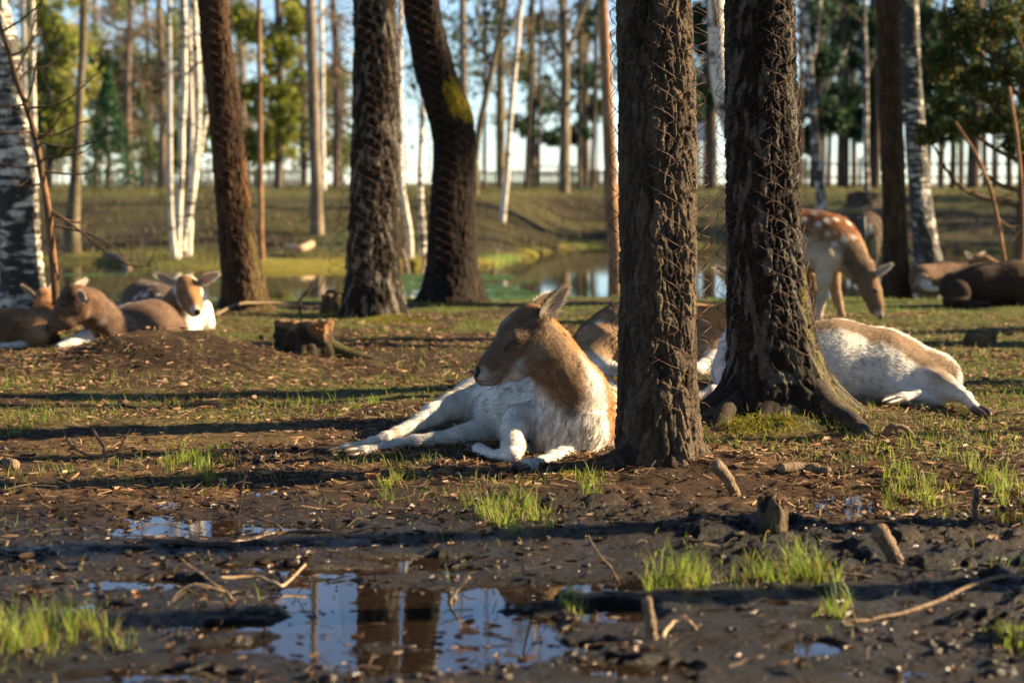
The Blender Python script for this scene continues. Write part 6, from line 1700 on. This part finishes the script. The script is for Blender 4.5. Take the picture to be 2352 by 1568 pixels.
# the tufts one can tell apart, each a thing
TUFTS = [
    (90, 1480, 175, 60, 420, 105, "big bright out of focus grass tuft in the bottom left corner"),
    (430, 1068, 95, 36, 380, 42, "wide bright grass tuft on the mud at left, below the twiggy mound"),
    (450, 1100, 60, 12, 120, 40, "small grass tuft at the front edge of the wide bright one"),
    (1175, 1190, 110, 34, 400, 58, "lit yellow green grass tuft at the mud edge below the doe"),
    (895, 1118, 42, 22, 130, 44, "grass tuft on the mud below the doe's belly"),
    (1570, 1340, 75, 22, 260, 78, "upright lit grass tuft growing from the water below the front tree"),
    (1760, 1335, 75, 26, 120, 85, "sparse tall grass tuft standing in water right of the upright lit one"),
    (1870, 1345, 85, 30, 200, 85, "leaning lit grass tuft in the water below the tilted sawn log"),
    (2130, 1140, 100, 40, 320, 60, "yellow green grass tuft left of the dark knobbly stake"),
    (2310, 1140, 70, 48, 300, 62, "dense grass tuft right of the dark knobbly stake"),
    (1330, 1412, 20, 14, 60, 52, "small grass tuft growing in the puddle's right arm"),
    (1925, 1425, 34, 26, 60, 70, "thin grass tuft beside the long thin branch"),
    (2320, 1490, 60, 30, 120, 40, "dim grass tuft in the bottom right corner"),
    (845, 935, 50, 12, 120, 22, "low grass tuft on the dry ground left of the doe's thigh"),
    (1838, 925, 14, 8, 90, 34, "small tuft growing from the root of the dark wire wrapped tree"),
    (1360, 1120, 60, 26, 110, 40, "grass tuft under the front tree's left root"),
    (2200, 985, 60, 14, 150, 26, "low bright grass tuft in front of the sprawled doe's hoof"),
    (60, 985, 60, 24, 140, 28, "low grass tuft at the left edge below the mound"),
]
tb0 = Bag()
for (x, y, rx, ry, n, hp, lab) in TUFTS:
    c = ground_px(x, y); k = c[1] / F
    bg = Bag()
    nc = max(3, n // 14)
    cx = np.stack([c[0] + np.clip(r.normal(0, .5, nc), -1.2, 1.2) * rx * k, c[1] + np.clip(r.normal(0, .5, nc), -1.2, 1.2) * ry * c[1] / (y - HZ)], 1)
    w = r.integers(0, nc, n)
    q = cx[w] + r.normal(0, .012, (n, 2))
    P = np.stack([q[:, 0], q[:, 1], np.maximum(gz(q[:, 0], q[:, 1]), PUD_Z - .02) - .003], 1)
    ch_ = .45 + .75 * r.random(nc)
    L = hp * k * (.3 + .8 * r.random(n)) * 1.15 * ch_[w]
    blades(bg, P, L, np.full(n, .0013) * (.7 + .6 * r.random(n)) * max(1, k / .0014), np.full(n, .55), GR if hp > 30 else GR + GD, r)
    m = n // 3
    w = r.integers(0, nc, m); q = cx[w] + r.normal(0, .02, (m, 2))
    P = np.stack([q[:, 0], q[:, 1], np.maximum(gz(q[:, 0], q[:, 1]), PUD_Z - .02) - .003], 1)
    blades(bg, P, hp * k * (.3 + .6 * r.random(m)), np.full(m, .0012), np.full(m, 1.0), DRY, r)
    m = n // 2
    q = np.stack([c[0] + r.normal(0, 1, m) * rx * k, c[1] + r.normal(0, 1, m) * ry * c[1] / (y - HZ)], 1)
    P = np.stack([q[:, 0], q[:, 1], np.maximum(gz(q[:, 0], q[:, 1]), PUD_Z - .02) - .003], 1)
    blades(tb0, P, hp * k * (.12 + .4 * r.random(m) ** 2), np.full(m, .0012), np.full(m, 1.1), GR + DRY[:2], r)
    o = link("grass_tuft", bg.mesh("grass_tuft", True), M['grass'])
    tag(o, lab, "grass tuft", "grass tufts in the mud")

def scatter(n, y0, y1, spread=.30):
    """random ground points inside a wedge a little wider than the view"""
    y = np.sqrt(r.random(n) * (y1 ** 2 - y0 ** 2) + y0 ** 2)
    return (r.random(n) * 2 - 1) * spread * y, y

gb = tb0
# sparse grass: more on the right and mid ground, little in the mud
x, y = scatter(46000, 3.4, 9.0)
dens = ss(-.05, .5, fbm2(x * 2.2, y * 2.2, 3, 81)) * (.12 + .75 * ss(5.2, 6.5, y)) + .5 * ss(.5, 1.5, x) * ss(4.8, 6.5, y) * ss(-.5, .2, fbm2(x * 3, y * 3, 2, 82))
dens = dens * (1 - ss(-.6, .0, pud_field(x, y)) * mudness(x, y))
k = r.random(len(x)) < dens; x, y = x[k], y[k]
P = np.stack([x, y, gz(x, y) - .002], 1)
blades(gb, P, .016 + .034 * r.random(len(x)) ** 2 * 1.3, np.full(len(x), .0012), np.full(len(x), .9), GR + GD, r)
x, y = scatter(46000, 8.0, 18.0)
dens = .3 + .8 * ss(-.3, .4, fbm2(x * 1.1, y * 1.1, 3, 83)) * ss(7.5, 10, y) + .3 * ss(1, 2.5, x)
dens = dens * (1 - ss(17.0, 17.6, y)) * (1 - .6 * np.exp(-((x - MX) / .8) ** 2 - ((y - MY) / .7) ** 2))
k = r.random(len(x)) < dens; x, y = x[k], y[k]
P = np.stack([x, y, gz(x, y) - .002], 1)
blades(gb, P, .015 + .035 * r.random(len(x)) ** 2, np.full(len(x), .0022), np.full(len(x), 1.0), GD + GR[:2] + DRY[:1], r)
x, y = scatter(26000, 15.5, 19.0, .33)
sn = shore_near(x); k = (np.abs(y - sn + .4) < .9) & (r.random(len(x)) < ss(-.3, .3, fbm2(x * 1.5, y * 1.5, 2, 85))); x, y = x[k], y[k]
P = np.stack([x, y, np.maximum(gz(x, y), WATER) - .002], 1)
blades(gb, P, .03 + .06 * r.random(len(x)), np.full(len(x), .004), np.full(len(x), .8), [[0.14, 0.25, 0.04], [0.10, 0.22, 0.05], [0.2, 0.26, 0.06]], r)
x, y = scatter(46000, 25.5, 46.0, .33)
sf = shore_far(x); k = (y > sf - .6) & (r.random(len(x)) < .3 + .7 * ss(-.3, .3, fbm2(x * .7, y * .7, 2, 87))); x, y = x[k], y[k]
P = np.stack([x, y, np.maximum(gz(x, y), WATER) - .002], 1)
blades(gb, P, .05 + .10 * r.random(len(x)) ** 2, np.full(len(x), .008), np.full(len(x), 1.0), [[0.10, 0.095, 0.03], [0.14, 0.11, 0.05], [0.075, 0.095, 0.025], [0.15, 0.13, 0.02]], r)
# dry reeds and dead stalks along the far waterline and on the bank
x, y = scatter(16000, 25.0, 40.0, .33)
sf = shore_far(x); k = (y > sf - .9) & (r.random(len(x)) < ss(.0, .5, fbm2(x * 1.2, y * 1.2, 2, 88)) * (1 - .75 * ss(sf + 1, sf + 5, y))); x, y = x[k], y[k]
P = np.stack([x, y, np.maximum(gz(x, y), WATER) - .002], 1)
blades(gb, P, .12 + .30 * r.random(len(x)) ** 2, np.full(len(x), .006), np.full(len(x), .7), [[0.22, 0.15, 0.07], [0.12, 0.08, 0.04], [0.06, 0.042, 0.022], [0.16, 0.14, 0.04]], r)
o = link("grass", gb.mesh("grass"), M['grass']); tag(o, "thin scattered grass over the forest floor and banks", "grass", kind="stuff")

# pine needles and small dry bits
nb = Bag()
x, y = scatter(76000, 3.4, 13.5)
dens = (.18 + .8 * ss(-.3, .3, fbm2(x * 1.8, y * 1.8, 3, 91))) * (.12 + .88 * (1 - mudness(x, y))) * (1 - .3 * ss(9, 13, y))
dens = dens * (1 - ss(-.4, .1, pud_field(x, y)) * mudness(x, y))
k = r.random(len(x)) < dens; x, y = x[k], y[k]; m = len(x)
a = r.random(m) * 6.283; L = (.018 + .035 * r.random(m))[:, None] * .5; w = .0011 * (1 + y / 9)[:, None]
d = np.stack([np.cos(a), np.sin(a), r.normal(0, .22, m)], 1); s = np.stack([-np.sin(a), np.cos(a), r.normal(0, .5, m)], 1)
c = np.stack([x, y, gz(x, y) + .004 + .006 * r.random(m)], 1)
V = np.stack([c - d * L - s * w, c - d * L + s * w, c + d * L + s * w, c + d * L - s * w], 1).reshape(-1, 3)
C = np.array([[0.20, 0.11, 0.052], [0.27, 0.16, 0.08], [0.13, 0.072, 0.038], [0.34, 0.22, 0.12]])[r.integers(0, 4, m)] * (.7 + .6 * r.random((m, 1)))
nb.add(V, np.arange(m * 4).reshape(-1, 4), None, np.repeat(C * (1 - .6 * mudness(x, y))[:, None], 4, 0))
o = link("needle_litter", nb.mesh("needle_litter", False), M['litter']); tag(o, "dry pine needles and bits strewn over the forest floor", "litter", kind="stuff")

# curled dry leaves
def leaf_geo(c, L, a, tilt, curl, r):
    """one lobed leaf, 3 x 5 points"""
    u = np.linspace(-1, 1, 6); wd = np.array([.08, .55, .8, .62, .5, .05]) * (1 + r.normal(0, .12, 6))
    pts = []
    for i in range(6):
        for v in (-1, -.45, .45, 1):
            pts.append([u[i] * L, v * wd[i] * L * .55, curl * L * (v * v) + .2 * L * curl * u[i] ** 2 + r.normal(0, .03) * L])
    P = np.array(pts)
    ca, sa = math.cos(a), math.sin(a); ct, st = math.cos(tilt), math.sin(tilt)
    P = P @ np.array([[1, 0, 0], [0, ct, st], [0, -st, ct]]) @ np.array([[ca, sa, 0], [-sa, ca, 0], [0, 0, 1]])
    Q = [(i * 4 + j, i * 4 + j + 1, i * 4 + j + 5, i * 4 + j + 4) for i in range(5) for j in range(3)]
    return P + c, np.array(Q)
lf = Bag()
x, y = scatter(3600, 3.6, 12.0)
dens = (.35 + .5 * ss(-.2, .4, fbm2(x * 1.5, y * 1.5, 2, 95)) + .3 * ss(.8, 1.6, x)) * (.35 + .65 * (1 - mudness(x, y)))
k = r.random(len(x)) < dens; x, y = x[k], y[k]; zz = np.maximum(gz(x, y), PUD_Z)
LC = np.array([[0.30, 0.17, 0.09], [0.22, 0.12, 0.065], [0.40, 0.27, 0.17], [0.14, 0.08, 0.045], [0.36, 0.19, 0.10]])
for i in range(len(x)):
    V, Q = leaf_geo(np.array([x[i], y[i], zz[i] + .006]), .010 + .016 * r.random(), r.random() * 6.28, r.normal(0, .45), r.normal(.25, .25), r)
    lf.add(V, Q, None, LC[r.integers(0, 5)] * (.7 + .6 * r.random()) * (.45 if mudness(x[i:i+1], y[i:i+1])[0] > .5 else 1.0))
o = link("leaf_litter", lf.mesh("leaf_litter"), M['litter']); tag(o, "small curled dry leaves strewn over the ground", "litter", kind="stuff")
for i, (px_, py_, s, lab) in enumerate((
        (790, 975, .030, "pale dry leaf lying flat left of the doe's hind leg"), (455, 955, .030, "dry leaf standing on edge below the twiggy mound"),
        (720, 1150, .026, "dark curled leaf in the mud below the doe's hooves"), (1000, 1128, .028, "light brown leaf at the front of the grass below the doe's chest"),
        (905, 1045, .026, "brown leaf lying under the doe's hind legs"), (1130, 1185, .024, "red brown leaf in the lit grass tuft below the doe"),
        (2330, 1000, .032, "pale curled leaf at the right edge by the sprawled doe's hoof"), (1905, 1060, .03, "crumpled leaf right of the front tree near the dark log"),
        (715, 790, .03, "pale leaf at the foot of the mossy stump"), (2010, 1080, .03, "dry leaf beyond the yellow green tuft at right"),
        (310, 1395, .03, "brown wet leaf in the mud at lower left"), (1080, 1500, .022, "pale curled leaf on the lower shore of the puddle"),
        (560, 1400, .02, "small tan leaf on the mud left of the puddle"), (1640, 1000, .03, "dry leaf between the two wire wrapped trees"))):
    c = ground_px(px_, py_); c[2] = max(c[2], PUD_Z) + .012
    V, Q = leaf_geo(c, s, r.random() * 6.28, .5 + r.normal(0, .2), .35, r)
    me = new_mesh("fallen_leaf", V, None, Q); set_col(me, np.tile(LC[i % 5], (len(V), 1)))
    tag(link("fallen_leaf", me, M['litter']), lab, "leaf", "larger fallen leaves")

# sodden leaf scraps trodden into the mud
wl = Bag()
x, y = scatter(10000, 3.3, 6.8)
dens = (.25 + .75 * ss(-.25, .35, fbm2(x * 2.1, y * 2.1, 3, 99))) * (1 - .8 * ss(.1, .5, pud_field(x, y)) * mudness(x, y))
k = r.random(len(x)) < dens; x, y = x[k], y[k]; zz = np.maximum(gz(x, y), PUD_Z)
WC = np.array([[0.050, 0.026, 0.014], [0.085, 0.045, 0.022], [0.030, 0.019, 0.012], [0.12, 0.062, 0.03], [0.16, 0.10, 0.055]])
for i in range(len(x)):
    V, Q = leaf_geo(np.array([x[i], y[i], zz[i] + .002]), .005 + .013 * r.random() ** 1.5, r.random() * 6.28, r.normal(0, .35), r.normal(.1, .3), r)
    wl.add(V, Q[r.random(len(Q)) < .85], None, WC[r.integers(0, 5)] * (.6 + .6 * r.random()))
o = link("sodden_leaves", wl.mesh("sodden_leaves"), M['wet_litter']); tag(o, "dark sodden leaf scraps trodden into the mud", "litter", kind="stuff")

# clods of wet mud
cb = Bag()
ph = (1 + 5 ** .5) / 2
IV = np.array([(-1, ph, 0), (1, ph, 0), (-1, -ph, 0), (1, -ph, 0), (0, -1, ph), (0, 1, ph), (0, -1, -ph), (0, 1, -ph), (ph, 0, -1), (ph, 0, 1), (-ph, 0, -1), (-ph, 0, 1)]) / 1.9
IT = np.array([(0, 11, 5), (0, 5, 1), (0, 1, 7), (0, 7, 10), (0, 10, 11), (1, 5, 9), (5, 11, 4), (11, 10, 2), (10, 7, 6), (7, 1, 8), (3, 9, 4), (3, 4, 2), (3, 2, 6), (3, 6, 8), (3, 8, 9), (4, 9, 5), (2, 4, 11), (6, 2, 10), (8, 6, 7), (9, 8, 1)])
x, y = scatter(9000, 3.2, 8.0)
dens = (.05 + .9 * ss(.0, .5, fbm2(x * 2.6, y * 2.6, 3, 97))) * (.25 + .75 * mudness(x, y)) * (1 - .9 * ss(-.3, .3, pud_field(x, y)))
dens = np.maximum(dens, .8 * ss(.75, 1.1, x) * ss(6.0, 5.4, y) * ss(4.6, 5.0, y) * ss(-.2, .3, fbm2(x * 3, y * 3, 2, 98)))
k = r.random(len(x)) < dens; x, y = x[k], y[k]; zz = gz(x, y)
for i in range(len(x)):
    s = .003 + .012 * r.random() ** 3
    V = IV * s * (1 + r.normal(0, .35, (12, 3))) * [1.2, 1, .6] + [x[i], y[i], zz[i] + s * .15]
    dk = mudness(x[i:i+1], y[i:i+1])[0]
    cb.add(V, None, IT, np.array([0.016, 0.011, 0.008]) * (.7 + .7 * r.random()) * (1.0 + 1.2 * (1 - dk)))
o = link("mud_clods", cb.mesh("mud_clods"), M['clod']); tag(o, "small wet clods scattered over the churned mud", "mud", kind="stuff")

# twiglets lying in the mud and litter
tb = Bag()
x, y = scatter(900, 3.5, 10.0)
zz = np.maximum(gz(x, y), PUD_Z)
for i in range(len(x)):
    a = r.random() * 6.28; L = .03 + .11 * r.random() ** 2; e = r.normal(0, .25)
    d = np.array([math.cos(a), math.sin(a), 0]) * L
    p0 = np.array([x[i], y[i], zz[i] + .006]); p2 = p0 + d; p2[2] = max(gz1(p2[0], p2[1]), PUD_Z) + .008 + abs(r.normal(0, .008))
    p1 = (p0 + p2) / 2 + r.normal(0, .08 * L, 3) + [0, 0, .004]
    rr_ = .0008 + .0018 * r.random() ** 2
    V, Q, T3 = tube(np.array([p0, p1, p2]), [rr_, rr_ * .9, rr_ * .6], 5)
    tb.add(V, Q, T3, np.array([[0.13, 0.085, 0.05], [0.26, 0.18, 0.10], [0.07, 0.045, 0.03]])[r.integers(0, 3)] * (.45 if y[i] < 5.4 and r.random() < .75 else .9))
o = link("twig_litter", tb.mesh("twig_litter"), M['litter']); tag(o, "short broken twigs strewn over mud and soil", "twigs", kind="stuff")

# cushions of moss and the green scum on the pond
def cushions(name, label, spots, cols, n, size):
    b = Bag()
    for (x_, y_, rx, ry) in spots:
        c = ground_px(x_, y_); k = c[1] / F
        q = np.stack([c[0] + r.normal(0, .5, n) * rx * k, c[1] + r.normal(0, .5, n) * ry * c[1] / max(y_ - HZ, 60)], 1)
        z = gz(q[:, 0], q[:, 1])
        h = .012 * np.exp(-((q[:, 0] - c[0]) / (rx * k * .7)) ** 2) + .004
        p = np.stack([q[:, 0], q[:, 1], z + h * r.random(n)], 1)
        leaves(b, p, size, cols, r)
    o = link(name, b.mesh(name, False), M['foliage']); tag(o, label, "moss", kind="stuff")
cushions("moss", "yellow green moss cushions around the tree feet", [(1740, 972, 55, 14), (1700, 985, 40, 10), (1800, 975, 30, 8), (1840, 905, 12, 8), (700, 790, 50, 12), (880, 735, 50, 10), (950, 745, 60, 10), (1920, 672, 25, 10), (1300, 1095, 60, 10)],
         [[0.22, 0.20, 0.02], [0.16, 0.17, 0.02], [0.30, 0.24, 0.03]], 1600, .008)
ab = Bag()
x, y = scatter(30000, 16.8, 24, .33)
f = fbm2(x * .8, y * .5, 3, 111) + .9 * (1 - ss(17.2, 20.5, y)) - .25
k = (f > 0.12) & (gz(x, y, False) < WATER + .03); x, y = x[k], y[k]; m = len(x)
s = (.03 + .05 * r.random(m))[:, None]; a = r.random(m) * 6.28
d = np.stack([np.cos(a), np.sin(a), np.zeros(m)], 1) * s; e = np.stack([-np.sin(a), np.cos(a), np.zeros(m)], 1) * s * .7
c = np.stack([x, y, WATER + .003 + .004 * r.random(m)], 1)
ab.add(np.stack([c - d, c + e, c + d, c - e], 1).reshape(-1, 3), np.arange(m * 4).reshape(-1, 4), None, np.repeat(np.array([[0.12, 0.24, 0.05], [0.16, 0.28, 0.08], [0.09, 0.20, 0.06]])[r.integers(0, 3, m)], 4, 0))
o = link("pond_weed", ab.mesh("pond_weed", False), M['grass']); tag(o, "bright green weed floating along the near shore of the pond", "pond weed", kind="stuff")
